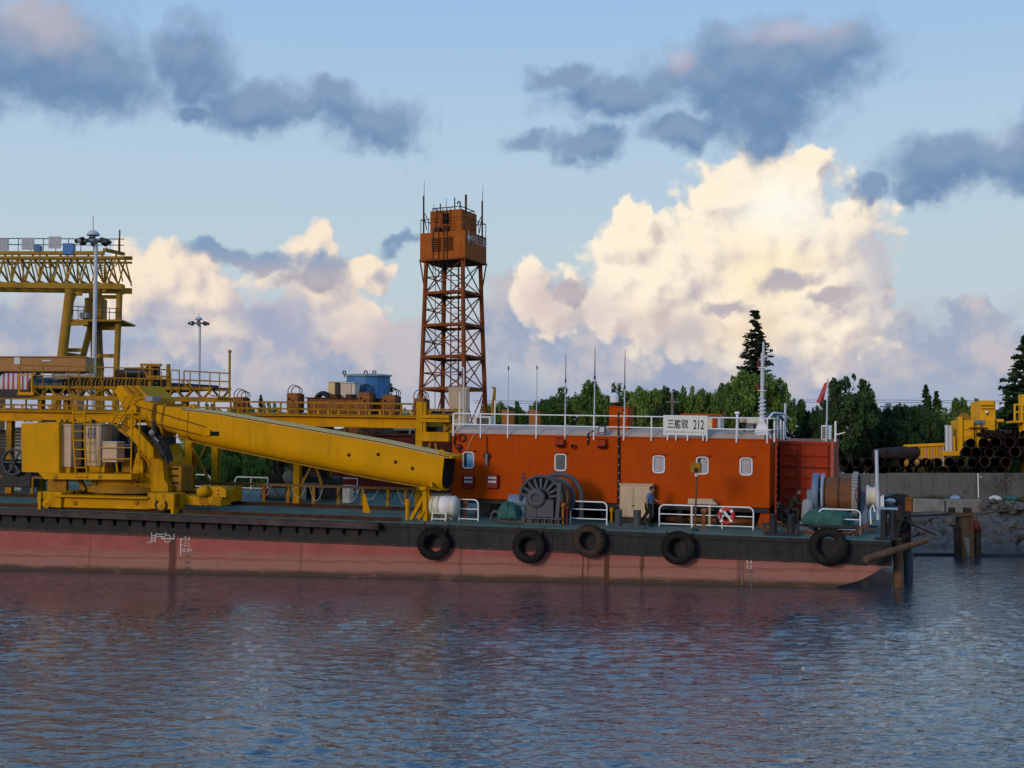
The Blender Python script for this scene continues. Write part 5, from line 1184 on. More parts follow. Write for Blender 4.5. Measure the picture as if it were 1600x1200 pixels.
# slew ring and pedestal
xc = q(205, 765, 3.2).x
z0_, z1_ = .75, q(205, 752, 2.0).z
mb = MB(); mb.lathe([(2.1, z0_), (2.1, z0_ + .28), (1.75, z0_ + .28), (1.75, z1_)], (xc, 3.3, 0), (0, 0, 1), 40); mb.lathe([(0, z1_), (1.75, z1_)], (xc, 3.3, 0), (0, 0, 1), 40); cr.p('slew_ring', mb, YD)
mb = MB(); mb.lathe([(1.55, z1_), (1.9, z1_ + .02), (1.9, z1_ + .18), (1.5, z1_ + .18)], (xc, 3.3, 0), (0, 0, 1), 40); cr.p('turntable', mb, Y)
# platform
vp = 1.0
a, b = q(60, 738.5, vp), q(205, 751, vp)
mb = MB(); mb.prism([(a.x, vp, a.z), (a.x + .35, vp, b.z - .06), (b.x, vp, b.z + .05), (b.x, vp, a.z + .05)], (0, 4.4, 0)); pf = cr.p('platform_deck', mb, Y)
for px in (87, 156): c = q(px, 745, vp); mb = MB(); mb.lathe([(0, -.03), (.1, -.03), (.11, .0)], c, (0, 1, 0), 12); cr.p('boss', mb, YD, pf)
mb = MB(); mb.box((a.x + .2, 1.5, a.z - .9), (a.x + 1.2, 1.7, a.z - .3)); mb.beam((a.x + 1.6, 2, a.z - .3), (a.x + 1.9, 2, .8), .2, .2); mb.beam((a.x + 2.5, 2, a.z - .3), (a.x + 2.4, 2, .8), .2, .2); cr.p('under_bracket', mb, YD)
# counterweight
ca_, cb2 = q(33, 661.5, vp + .02), q(92, 739, vp + .02)
mb = MB(); mb.prism([(ca_.x, vp + .02, q(33, 661.5, vp).z), (ca_.x + .10, vp + .02, cb2.z), (cb2.x, vp + .02, cb2.z + .0), (cb2.x - .06, vp + .02, q(90, 659, vp).z)], (0, 3.4, 0)); cw_ = cr.p('counterweight', mb, YB)
for px in (40, 48): c = q(px, 660, vp + .2); mb = MB(); mb.path(arc(c, (1, 0, 0), (0, 0, 1), .08, 0, 180, 6), .025, 5); cr.p('lifting_eye', mb, M['rustdark'], cw_)
mb = MB(); a, b = q(64, 656, vp + .3), q(83, 660, vp + .3); mb.box((a.x, vp + .3, b.z - .02), (b.x, vp + .6, a.z), .02); cr.p('black_box', mb, M['black'], cw_)
cab = cbox('control_cabinet', 91.5, 665, 110.5, 730, vp + .3, vp + 1.2, M['beige'])
cbox('cabinet_lid', 90.5, 662.5, 111.5, 665.5, vp + .25, vp + 1.25, M['beige'], cab); cbox('cabinet_plinth', 95, 730, 109, 738.5, vp + .4, vp + 1.1, Y, cab, 0)
cbox('dark_cabinet', 112, 664, 134, 738, vp + 1.3, vp + 2.4, M['dark'])
cab = cbox('tall_cabinet', 133, 664.5, 157, 728.5, vp + .5, vp + 1.5, M['beige'])
cbox('cabinet_lid', 131.5, 662, 158, 664.6, vp + .45, vp + 1.55, M['beige'], cab); cbox('cabinet_window', 138.5, 670, 148, 684, vp + .485, vp + .5, M['dirtygrey'], cab); cbox('window_gasket', 137.5, 669, 149, 685, vp + .49, vp + .502, M['black'], cab, 0); cbox('lower_door', 141, 711, 151, 722.5, vp + .485, vp + .5, M['beige'], cab)
cbox('cabinet_plinth', 140, 728.5, 162, 738.5, vp + .6, vp + 1.4, Y, cab, 0)
cab = cbox('small_cabinet', 160, 691.5, 182, 722.5, vp + .2, vp + .9, M['beige'])
cbox('cabinet_lid', 159.5, 690, 182.5, 692, vp + .15, vp + .95, M['offwhite'], cab)
for px in (163, 182): a, b = q(px, 723, vp + .3), q(px + (1.5 if px > 170 else -.5), 738, vp + .3); mb = MB(); mb.beam(a, b, .06, .06); cr.p('stand_leg', mb, Y, cab)
for px in (97, 105, 117, 145, 147): c = q(px, 660, vp + .8); mb = MB(); mb.bar((c.x, c.y, c.z - .12), (c.x, c.y, c.z + .14), .06, 8); cr.p('breather', mb, M['dark'])
cbox('equipment_rack', 161, 662, 200, 738, vp + 2.6, vp + 3.2, M['dark']); cbox('blue_label_box', 192, 694, 205, 697, vp + 1.6, vp + 2.2, M['tankblue'])
cbox('valve_block', 190, 716, 204, 738, vp + 1.2, vp + 2., YD); cbox('brown_panel', 183, 706, 196, 720, vp + 1.8, vp + 1.9, M['rustdark'])
# ladder
vl = vp - .05
for pts in (((114.5, 635), (115, 690), (118.5, 740)), ((132.5, 638), (132, 690), (136, 740))):
    mb = MB(); mb.path([q(x, y, vl) for x, y in pts], .045, 4); cr.p('ladder_stile', mb, Y)
for k in range(8): y = 645.5 + k * 14.2; mb = MB(); s_ = max(0, (y - 690) / 50); mb.bar(q(115 + 3 * s_, y, vl), q(132.3 + 3 * s_, y, vl), .030, 6); cr.p('ladder_rung', mb, Y)
# platform railing
def rod(nm, p, q_, r=.03, m_=Y, par=None, n=6): mb = MB(); mb.bar(p, q_, r, n); return cr.p(nm, mb, m_, par)
for x_ in (141.5, 206.5, 218.5): rod('rail_post', q(x_, 648 if x_ > 150 else 650, vp), q(x_ - (1.5 if x_ < 150 else 2), 739, vp), .038)
rod('rail_bar', q(112, 651, vp), q(219, 645, vp), .032)
for y in (699.5, 717): rod('rail_bar', q(158, y, vp + .1), q(205, y, vp + .1), .028)
for x_, y_ in ((153, 702), (154, 738)): pass
rod('rail_post', q(153.5, 703, vp + .1), q(154.5, 738, vp + .1), .028)
# slew upperworks: mast column, hydraulics, boom heel
mb = MB(); vm = 2.1
def P(px, py, v): return q(px, py, v)
poly = [(212, 715), (216, 694), (246, 694), (247, 712), (254, 722), (256, 748), (262, 758), (262, 768), (205, 768), (205, 740)]
mb.prism([P(x, y, vm) for x, y in poly], (0, 2.2, 0)); mast = cr.p('boom_pedestal', mb, Y)
mb = MB(); mb.box(P(233, 699, vm - .02), P(239, 704, vm - .02) + V3(0, .03, 0)); cr.p('maker_plate', mb, M['rustdark'], mast)
mb = MB(); mb.prism([P(x, y, vm - .35) for x, y in ((197, 676), (208, 664), (240, 700), (240, 716), (228, 712))], (0, .35, 0)); cr.p('pedestal_cheek', mb, Y, mast); mb = MB(); mb.prism([P(x, y, vm + 2.2) for x, y in ((197, 676), (208, 664), (240, 700), (240, 716), (228, 712))], (0, .35, 0)); cr.p('pedestal_cheek', mb, Y, mast)
mb = MB(); mb.prism([P(x, y, vm - .3) for x, y in ((210, 720), (215, 714), (222, 720), (224, 737), (212, 737))], (0, .3, 0)); mb.bar(P(216, 720.5, vm - .35), P(216, 720.5, vm - .25), .05, 8); cr.p('pivot_lug', mb, Y, mast)
# small ladders on the pedestal
for pts in (((213, 735), (212, 745), (210, 762)), ((223, 733), (222, 745), (221, 762))): mb = MB(); mb.path([P(x, y, vm - .4) for x, y in pts], .03, 4); cr.p('step_stile', mb, Y)
for k in range(4): rod('step', P(212.5 - k * .5, 738 + k * 6.5, vm - .4), P(222.5 - k * .4, 737 + k * 6.5, vm - .4), .025)
# tilted hood / upper A-frame head
mb = MB(); mb.prism([P(x, y, 1.9) for x, y in ((179, 611), (184, 602.5), (216, 602.5), (229, 617), (237, 622), (237, 650), (214, 660), (190, 632))], (0, 2.2, 0)); hd = cr.p('luffing_head', mb, Y)
mb = MB(); mb.prism([P(x, y, 1.78) for x, y in ((190, 602.8), (196, 602.8), (210, 617), (203, 617))], (0, .1, 0)); mb.prism([P(x, y, 1.78) for x, y in ((202, 602.8), (207, 602.8), (221, 617), (215, 617))], (0, .1, 0)); cr.p('hood_rib', mb, YD, hd)
mb = MB(); mb.box(P(226, 619, 1.5), P(238, 627, 1.5) + V3(0, .8, 0), .02); cr.p('grey_lamp_box', mb, M['dirtygrey'], hd)
# inclined service ladder on the head
for o_ in ((0, 0), (9, 4)):
    mb = MB(); mb.path([P(x + o_[0], y + o_[1], 1.6) for x, y in ((173, 664), (196, 620), (202, 617), (216, 618))], .035, 4); cr.p('service_ladder_stile', mb, Y, hd)
for k in range(9): s_ = k / 8; x, y = 174 + 23 * s_, 661 - 40 * s_; rod('service_ladder_rung', P(x, y, 1.6), P(x + 9, y + 4, 1.6), .022, Y, hd)
for k in range(5): s_ = k / 4; x, y = 186 + 12 * s_, 668 - 18 * s_; mb = MB(); mb.beam(P(x, y, 1.8), P(x + 16, y + 12, 1.8), .05, .25); cr.p('louvre', mb, YD, hd)
# sheaves
for px, py, r in ((207, 640, .24), (207, 660, .22)): mb = MB(); c = P(px, py, 1.72); mb.lathe([(0, -.1), (r * .4, -.1), (r * .5, -.04), (r * .85, -.04), (r, -.08), (r, .08), (r * .8, .04), (0, .04)], c, (0, 1, 0), 22); cr.p('sheave', mb, Y)
# boom heel: flanged tapering sections, then the long box boom
vB0, vB1 = 1.35, 2.95
def boom_ring(pt, pb, bulge, va=vB0, vb_=vB1):          # rounded-bottom box cross-section from top point to bottom point
    d = (pb - pt); L = d.length; dn = d / L; ring = []
    h = (vb_ - va)
    for k in range(5): ring.append(pt + dn * L * .58 * k / 4 + V3(0, va - pt.y, 0))
    for k in range(1, 8):
        t_ = math.pi * k / 8; ring.append(pt + dn * (L * .58 + L * .42 * math.sin(t_) ** .8) + V3(0, va - pt.y + h * (1 - math.cos(t_)) / 2, 0))
    for k in range(5): ring.append(pt + dn * L * .58 * (4 - k) / 4 + V3(0, vb_ - pt.y, 0))
    return ring
def boom_seg(nm, st, m_, caps=True, par=None):
    mb = MB(); rings = [boom_ring(P(a, b_, vB0), P(c_, d_, vB0), 0) for a, b_, c_, d_ in st]; n = len(rings[0])
    for i in range(len(rings) - 1):
        mb.add(rings[i] + rings[i + 1], [(k, (k + 1) % n, n + (k + 1) % n, n + k) for k in range(n) if k < 3 or k > 12])
        mb.add(rings[i] + rings[i + 1], [(k, (k + 1) % n, n + (k + 1) % n, n + k) for k in range(3, 13)], True)
    if caps: mb.add(rings[0], [tuple(range(n))[::-1]]); mb.add(rings[-1], [tuple(range(n))])
    mb.fixed = True
    return cr.p(nm, mb, m_, par)
boom = boom_seg('boom', [(284, 639.5, 272, 684), (330, 645, 318, 697), (480, 671, 468, 728), (600, 692, 590, 752), (694, 713.5, 688, 768.5)], YB)
boom_seg('boom_heel', [(232, 628.5, 224, 668), (246, 631, 240, 673)], Y); boom_seg('heel_flange', [(239, 628, 233, 676), (246, 628, 241, 680)], YD); boom_seg('boom_heel', [(246, 633, 241, 672), (284, 638, 272, 681)], YB)
boom_seg('heel_flange', [(256, 630.5, 246, 682), (260, 631, 250, 683.5)], YD); boom_seg('dark_collar', [(240.5, 629.5, 236, 681), (245, 630, 242, 681)], M['dark']); boom_seg('weld_collar', [(294, 641, 290, 692), (295.4, 641.2, 291.6, 692.2)], YD)
mb = MB()
st = [(284, 638.5), (330, 643.6), (480, 669.6), (600, 690.6), (700, 712.6)]
for (x0, y0), (x1, y1) in zip(st[:-1], st[1:]):
    a, b = P(x0, y0, vB0 - .03), P(x1, y1, vB0 - .03); mb.hexa([a + V3(0, 0, -.10), a + V3(0, 1.7, -.10), b + V3(0, 1.7, -.10), b + V3(0, 0, -.10), a, a + V3(0, 1.7, 0), b + V3(0, 1.7, 0), b])
pale = cr.p('pale_top_flange', mb, mat('pale_boom_stripe', (.72, .47, .16), .7, spec=.05, var=.1, streak=.2))
mb = MB(); mb.path([P(x, y + 1.2, vB0 - .06) for x, y in st], .022, 5); cr.p('boom_pipe', mb, M['rope'])
mb = MB(); st2 = [(272, 684.5), (318, 697.5), (468, 728.5), (590, 752.5), (688, 769)]; mb.path([P(x, y - 3, vB0 + .02) for x, y in st2], .035, 6); cr.p('bottom_pipe', mb, YD)
# open dark end of the boom
ringE = boom_ring(P(694.5, 714.5, vB0), P(689, 767, vB0), 0); mb = MB(); cen = sum(ringE, Vector()) / len(ringE); mb.add([cen + (p_ - cen) * .93 + V3(.02, 0, 0) for p_ in ringE], [tuple(range(len(ringE)))]); cr.p('boom_mouth', mb, M['void'])
mb = MB(); a = P(686, 709, vB0); mb.hexa([a + V3(0, 0, -.12), a + V3(0, 1.6, -.12), P(706, 714.5, vB0) + V3(0, 1.6, -.06), P(706, 714.5, vB0) + V3(0, 0, -.06), a, a + V3(0, 1.6, 0), P(706, 713, vB0) + V3(0, 1.6, 0), P(706, 713, vB0)]); cr.p('tip_plate', mb, YB)
for px, py in ((690, 709), (300, 637)): c = P(px, py, vB0 + .2); mb = MB(); mb.path(arc(c, (1, 0, 0), (0, 0, 1), .13, -10, 190, 8), .06, 6); cr.p('pad_eye', mb, YB)
mb = MB(); c = P(674.5, 757.5, vB0); mb.box((c.x - .05, vB0 - .12, c.z - .1), (c.x + .05, vB0 + .05, c.z + .12), .01); cr.p('side_lug', mb, YB)
for px, py in ((545, 711), (591, 710), (618, 722), (644.5, 732)): c = P(px, py, vB0); mb = MB(); mb.lathe([(0, -.012), (.085, -.012), (.09, .02)], c, (0, 1, 0), 12); cr.p('drain_hole', mb, M['rustdark'])
mb = MB(); a, b = P(328, 674, vB0 - .02), P(342, 681, vB0 - .02); mb.box((a.x, vB0 - .02, b.z), (b.x, vB0 + .02, a.z)); cr.p('side_opening', mb, M['void']); mb = MB(); a, b = P(318, 672, vB0 - .1), P(328, 681, vB0 - .1); mb.prism([(a.x, vB0 - .12, b.z), (b.x, vB0 - .12, b.z + .02), (b.x, vB0 - .12, a.z), (a.x + .12, vB0 - .12, a.z + .03)], (0, .13, 0)); cr.p('rope_anchor', mb, YB)
for (x0, y0, x1, y1) in ((216, 635.5, 320, 667), (216, 655, 313, 680)):
    mb = MB(); mb.bar(P(x0, y0, 1.25), P(x1, y1, 1.22), .022, 5); cr.p('wire_rope', mb, M['redcable'])
mb = MB(); mb.path([P(207, 690, 1.9), P(216, 708, 1.9), P(226, 718, 1.85), P(228, 722, 1.85), P(226, 737, 1.9)], .025, 5); mb.path([P(219, 692, 1.9), P(229, 714, 1.85)], .025, 5); cr.p('hydraulic_hose', mb, M['redcable'])
# luffing cylinders and hydraulics beneath the heel
mb = MB(); mb.bar(P(236, 676, 1.6), P(258, 712, 1.6), .17, 12); mb.bar(P(250, 670, 2.6), P(266, 720, 2.6), .17, 12); cr.p('luffing_cylinder', mb, M['dark']); mb = MB(); mb.bar(P(258, 712, 1.6), P(262, 726, 1.6), .1, 10); cr.p('cylinder_rod', mb, M['dark'])
mb = MB(); c = P(238, 676, 1.55); mb.ball(c, .16, 10, 8); mb.path([P(232, 676, 1.5), P(242, 684, 1.5), P(248, 690, 1.5)], .05, 6); cr.p('hose_bundle', mb, M['dirtygrey'])
for k in range(4): mb = MB(); mb.path([P(250 + k * 2, 684, 1.5 + .1 * k), P(254 + k * 3, 700, 1.5), P(260 + k * 2, 718, 1.6)], .022, 5); cr.p('hydraulic_hose', mb, M['rope'])
mb = MB(); mb.box(P(265, 728, 2.6), P(283, 768, 2.6) + V3(0, 1.2, 0), .02); vs_ = cr.p('winch_stand', mb, YD)
for k in range(3): mb = MB(); mb.box(P(267, 731 + k * 11, 2.57), P(278, 734 + k * 11, 2.57) + V3(0, .05, 0)); cr.p('slot', mb, M['void'], vs_)
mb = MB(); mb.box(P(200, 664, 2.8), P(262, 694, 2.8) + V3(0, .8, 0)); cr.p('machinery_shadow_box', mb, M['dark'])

# ------------------------------------------------------------------ cable handrail along the crane track
vh = 7.2
a, b = q(-40, 746, vh), q(650, 764, vh)
hz_ = q(480, 759, vh).z
t = T('cable_handrail', 'brown steel handrail with drooping pale hoses along the inner crane track', 'handrail', BM, (b.x, vh, 0))
mb = MB(); mb.beam((q(-60, 750, vh).x, vh, hz_), (b.x, vh, hz_), .09, .13); t.p('top_beam', mb, mat('brown_rail_paint', (.17, .085, .025), .7, rust=.3, streak=.3))
for px in (-12, 16, 50, 375, 412, 450, 490, 529, 567, 606, 634):
    x = q(px, 775, vh).x; mb = MB(); mb.beam((x, vh, 0), (x, vh, hz_), .16, .08); t.p('post', mb, M['yellow_dirty'])
x = q(345, 760, vh).x; n = 0
while x < b.x - .6:
    L = .62 + .25 * RNG.random(); d = .50 + .25 * RNG.random()
    mb = MB(); mb.path([Vector((x + L * k / 8, vh - .08, hz_ - .05 - d * (1 - (2 * k / 8 - 1) ** 2))) for k in range(9)], .020, 5); t.p('hanging_hose', mb, M['hose'] if n % 3 else M['rope']); x += L + .06 + .25 * RNG.random(); n += 1
x = q(567, 790, 4.6).x; mb = MB(); mb.prism([(x, 4.6, 0), (x + .38, 4.6, 0), (x + .1, 4.6, .85), (x, 4.6, .9)], (0, .08, 0)); solo('yellow_stop', 'yellow triangular buffer plate on the deck below the boom', 'buffer', mb, M['yellow'])
# ------------------------------------------------------------------ YELLOW TRESTLE on the far part of the deck
vt = 8.6
Y, YD = M['yellow'], M['yellow_dirty']
tt = T('yellow_trestle', 'long yellow steel trestle with a handrail standing behind the crane', 'trestle', BM, (q(465, 780, vt).x, vt, 0))
def Q(px, py, v=vt): return q(px, py, v)
xr = Q(658, 650).x; xl = -44
zt_, zb_ = Q(470, 648).z, Q(470, 666).z
mb = MB(); zc = (zt_ + zb_) / 2; mb.ibeam((xl, vt + .3, zc), (xr, vt + .3, zc), .7, zt_ - zb_, .07, .05); mb.ibeam((xl, vt + 5.2, zc), (xr, vt + 5.2, zc), .7, zt_ - zb_, .07, .05); tt.p('main_girder', mb, Y)
mb = MB(); mb.box((xl, vt - .1, zt_), (xr, vt + 5.6, zt_ + .06)); tt.p('walkway_plate', mb, YD)
for k in range(9):
    x = xr - .3 - k * 3.4; mb = MB(); mb.ibeam((x, vt + .3, zc), (x, vt + 5.2, zc), .4, .5, .04, .03); tt.p('cross_girder', mb, YD)
# columns and braces
for px, w_ in ((297, .42), (337, .34), (465, .34), (655, .34), (513, .30)):
    dv = 4.5 if px in (513,) else .3
    x = q(px, 740, vt + dv).x; mb = MB(); mb.ibeam((x, vt + dv, 0), (x, vt + dv, zb_), w_, w_, .03, .03, (0, 1, 0)); tt.p('column', mb, Y)
for px in (170, 60, 10): x = Q(px, 740).x; mb = MB(); mb.ibeam((x, vt + .3, 0), (x, vt + .3, zb_), .34, .34, .03, .03, (0, 1, 0)); tt.p('column', mb, YD)
for (x0, y0, x1, y1) in ((298, 694, 330, 757), (323, 694, 300, 742), (487, 727, 472, 757), (493, 727, 503, 757)): mb = MB(); mb.beam(Q(x0, y0), Q(x1, y1), .14, .10); tt.p('diagonal_brace', mb, YD)
# handrail: top bar, mid bar, toe band with short posts
hz = Q(480, 629).z; mz = Q(480, 639).z
for nm, z, r in (('handrail_top', hz, .055), ('handrail_middle', mz, .045), ('toe_bar', zt_ + .28, .04)): mb = MB(); mb.beam((xl, vt, z), (Q(645, 640).x, vt, z), r * 1.6, r * 1.6); tt.p(nm, mb, YD)
x = xl
while x < Q(645, 640).x:
    mb = MB(); mb.beam((x, vt, zt_), (x, vt, hz), .07, .09); tt.p('handrail_post', mb, YD); x += .94
x = xl
while x < Q(645, 640).x:
    mb = MB(); mb.beam((x + .4, vt + .05, zt_), (x + .4, vt + .05, mz), .10, .05); tt.p('toe_post', mb, Y); x += .56
# right end tower of the trestle
xa, xb = Q(656, 700).x, Q(704, 700).x
for (y, h) in ((682, .45), (657, .14), (651, .16)): z = Q(680, y).z; mb = MB(); mb.beam((xa, vt - .2, z), (xb, vt - .2, z), .3, h); tt.p('end_beam', mb, Y)
z0, z1 = Q(660, 770).z, Q(660, 628).z
for px, wd in ((657.5, .32), (664, .2)): x = Q(px, 700).x; mb = MB(); mb.beam((x, vt - .15, .0 if px < 660 else Q(660, 676).z), (x, vt - .15, z1), wd, wd); tt.p('end_column', mb, Y)
for px in (694, 703): x = Q(px, 680).x; mb = MB(); mb.beam((x, vt + .2, Q(690, 690).z), (x, vt + .2, Q(690, 646).z), .2, .2); tt.p('end_column', mb, YD)
for (x0, y0, x1, y1) in ((661, 692, 671, 715), (673, 690, 667, 712), (680, 692, 684, 714), (693, 676, 702, 666), (664, 652, 676, 640)): mb = MB(); mb.beam(Q(x0, y0), Q(x1, y1), .12, .10); tt.p('knee_brace', mb, YD)
mb = MB(); mb.box(Q(665, 667, vt + .6), Q(690, 677, vt + .6) + V3(0, 1.0, 0)); tt.p('dark_equipment', mb, M['dark'])
mb = MB(); mb.box(Q(668, 642, vt + .6), Q(703, 655, vt + .6) + V3(0, 1.0, 0)); tt.p('equipment_box', mb, M['dark'])
for y in (640, 648): mb = MB(); mb.beam(Q(668, y), Q(722, y + .5), .09, .09); tt.p('end_handrail', mb, YD)
for px in (669, 693, 712): mb = MB(); mb.beam(Q(px, 654), Q(px, 638), .1, .1); tt.p('end_handrail_post', mb, YD)
# rust boxes with wire loops on the trestle
def rustbox(px0, px1, py0, py1, lab, sd_, v=vt + 1.2, fr=BM):
    a, b = q(px0, py0, v), q(px1, py1, v); t = T('rusty_post_box', lab, 'steel box', BM, (a.x, v, zt_ + .06), 'rusty boxes with wire loops on the trestle')
    mb = MB(); mb.box((a.x, v, zt_ + .06), (b.x, v + .55, a.z), .02); t.p('box', mb, M['rust'])
    mb = MB(); mb.box((b.x - .02, v + .05, zt_ + .1), (b.x + .14, v + .5, a.z - .05)); t.p('side_plate', mb, M['rustdark'])
    c = Vector(((a.x + b.x) / 2 + .1, v + .2, a.z))
    for k in range(3 if sd_ % 2 else 2):
        mb = MB(); mb.path(arc(c + V3(.12 * k - .1, .1 * k, .08), (1, .3 * k, 0), (0, 0, 1), .34 - .07 * k, -20, 200 + 20 * k, 12), .024, 5); t.p('wire_loop', mb, M['rope'])
    for k in range(2): c2 = Vector((a.x + .15 + .2 * k, v - .01, a.z - .3 - .12 * k)); mb = MB(); mb.lathe([(0, -.02), (.06, -.02), (.06, .02)], c2, (0, 1, 0), 8); t.p('hole', mb, M['void'])
rustbox(364, 380, 620, 640, 'rusty box with wire loops, leftmost on the trestle handrail', 1); rustbox(448, 465, 614, 640, 'rusty box with wire loops above the middle of the boom', 2)
rustbox(560, 578, 613, 640, 'rusty box with wire loops in front of the blue tank', 4); rustbox(598, 617, 617, 640, 'rusty box with a ragged top below the small conifer', 3); rustbox(646, 662, 622, 640, 'rusty box with wire loops at the foot of the lattice tower', 2)
# blue tank, beige boxes, rusty tray
a, b = q(530, 586, 12.4), q(594, 640, 12.4)
t = T('blue_tank', 'faded blue round tank with a flat lid and lifting eyes behind the trestle', 'tank', BM, ((a.x + b.x) / 2, 12.4 + 1.2, zt_)); cx = (a.x + b.x) / 2; rr = (b.x - a.x) / 2
mb = MB(); mb.lathe([(rr, zt_), (rr, a.z)], (cx, 13.6, 0), (0, 0, 1), 12, smooth=False); t.p('shell', mb, M['tankblue']); mb = MB(); mb.lathe([(rr * 1.1, a.z - .03), (rr * 1.1, a.z + .05), (rr * .6, a.z + .10), (0, a.z + .12)], (cx, 13.6, 0), (0, 0, 1), 12, smooth=False); t.p('lid', mb, mat('tank_lid', (.22, .30, .32), .6))
for px in (538, 571.5, 585): c = q(px, 582, 13.2); mb = MB(); mb.path(arc(c, (1, 0, 0), (0, 0, 1), .09, 0, 360, 10)[:-1], .035, 5, True); mb.bar(c + V3(0, 0, -.28), c + V3(0, 0, -.08), .03, 6); t.p('lifting_eye', mb, M['dark'])
for px in (572, 586): mb = MB(); mb.path([q(px, 601, 12.38), q(px - 2, 605, 12.33), q(px - 1, 610, 12.38)], .03, 5); t.p('handle', mb, M['rustdark'])
for (p0, p1, y0, mm, lab) in ((512.5, 530, 597, 'cream', 'cream box with warm sunlight painted on its face left of the blue tank'), (532, 553.5, 598.5, 'beige2', 'pinkish beige box in front of the blue tank')):
    if mm not in M: M[mm] = mat(mm + '_box_paint', (.62, .46, .20) if mm == 'cream' else (.55, .42, .33), .6, var=.06, streak=.2)  # the cream colour has the warm sunlight on that box painted in
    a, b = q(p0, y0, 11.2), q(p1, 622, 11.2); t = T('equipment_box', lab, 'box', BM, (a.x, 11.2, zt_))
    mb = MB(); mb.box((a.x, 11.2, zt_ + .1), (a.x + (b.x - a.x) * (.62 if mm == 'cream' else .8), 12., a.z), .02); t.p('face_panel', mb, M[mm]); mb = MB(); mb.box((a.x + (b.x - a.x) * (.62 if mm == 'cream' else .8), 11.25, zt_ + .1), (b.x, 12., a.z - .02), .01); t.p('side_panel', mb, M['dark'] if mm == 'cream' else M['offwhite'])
    mb = MB(); mb.box((a.x - .03, 11.15, a.z), (b.x + .03, 12.05, a.z + .04)); t.p('lid', mb, M['offwhite'])
a, b = q(480, 622.5, 10.4), q(600, 640, 10.4); t = T('rusty_tray', 'long rusty steel tray lying on the trestle below the blue tank', 'tray', BM, (a.x, 10.4, zt_ + .06))
mb = MB(); mb.box((a.x, 10.4, zt_ + .06), (b.x, 11.9, a.z), .02); bd_ = t.p('side', mb, M['rust']); mb = MB(); mb.box((a.x - .1, 10.3, a.z), (b.x + .1, 12., a.z + .06)); t.p('rim', mb, M['rustdark'], bd_)
for px in (515, 540): a2, b2 = q(px, 616, 10.6), q(px + 11, 622, 10.6); mb = MB(); mb.box((a2.x, 10.6, b2.z), (b2.x, 11.2, a2.z), .02); t.p('rust_block', mb, M['rustdark'])
mb = MB(); c = q(505, 625, 10.9); mb.lathe([(.25, -.22), (.42, -.25), (.48, 0), (.42, .25), (.25, .22)], c, (0, 1, 0), 24, True); solo('tyre', 'black tyre half seen above the rusty tray on the trestle', 'tyre', mb, M['black'])

# ------------------------------------------------------------------ black piling machine lying on the upper platform
vh_ = 10.5
H = lambda px, py, v=vh_: q(px, py, v)
t = T('piling_hammer', 'black ribbed piling machine lying on a yellow truss platform above the trestle', 'piling machine', BM, (H(200, 620).x, vh_, zt_))
hm = t
def tube(nm, px0, px1, py, r, m_, v=vh_ + .6, n=24, r2=None): a, b = q(px0, py, v), q(px1, py, v); mb = MB(); mb.bar(a, b, r, n, r2); return hm.p(nm, mb, m_)
rpx = .0335
tube('black_drum', 55, 105, 602, 13.5 * rpx, M['blackcyl']); tube('drum_flange', 53, 57, 602, 16 * rpx, M['black']); tube('drum_flange', 103, 106, 602, 14.5 * rpx, M['black'])
tube('inner_barrel', 105, 262, 600, 9 * rpx, M['black'])
for k in range(24):
    px = 110 + k * 5.9; c = q(px, 600, vh_ + .6); mb = MB(); mb.path(arc(c, (.25, 1, 0), (0, 0, 1), 11 * rpx, 20, 240, 10), .045, 4); hm.p('rib', mb, YD)
tube('taper_shaft', 262, 340, 606, 9 * rpx, M['black'], r2=4 * rpx); tube('shaft_end', 338, 356, 609, 2.5 * rpx, M['black'])
tube('motor', 197, 226, 582, 8.5 * rpx, M['blackcyl']); tube('motor_end', 182, 198, 584, 7 * rpx, M['rustdark'], n=12)
mb = MB(); mb.path([H(83, 584), H(84, 592), H(110, 590)], .09, 6); mb.beam(H(84, 587), H(150, 587), .2, .2); hm.p('grey_pipe', mb, M['dirtygrey'])
z0, z1 = H(200, 622).z, H(200, 606).z; xa, xb = H(58, 620).x, H(338, 620).x
for v_ in (vh_ - .5, vh_ + 1.6):
    mb = MB(); mb.beam((xa, v_, z0), (xb + .4, v_, z0), .22, .2); hm.p('platform_chord', mb, YD); mb = MB(); mb.beam((xa, v_, z1), (xb, v_, z1), .16, .16); hm.p('platform_chord', mb, YD)
    n = 20
    for k in range(n):
        x0_, x1_ = xa + (xb - xa) * k / n, xa + (xb - xa) * (k + 1) / n; mb = MB(); mb.beam((x0_, v_, z0 if k % 2 else z1), (x1_, v_, z1 if k % 2 else z0), .10, .09); hm.p('platform_web', mb, YD)
mb = MB(); mb.box((xa, vh_ - .6, z0 - .12), (H(358, 620).x, vh_ + 1.7, z0 - .06)); hm.p('platform_plate', mb, YD)
for px in (65, 105, 200, 290): x = H(px, 620).x; mb = MB(); mb.beam((x, vh_, zt_), (x, vh_, z0 - .1), .3, .3); hm.p('platform_leg', mb, YD)
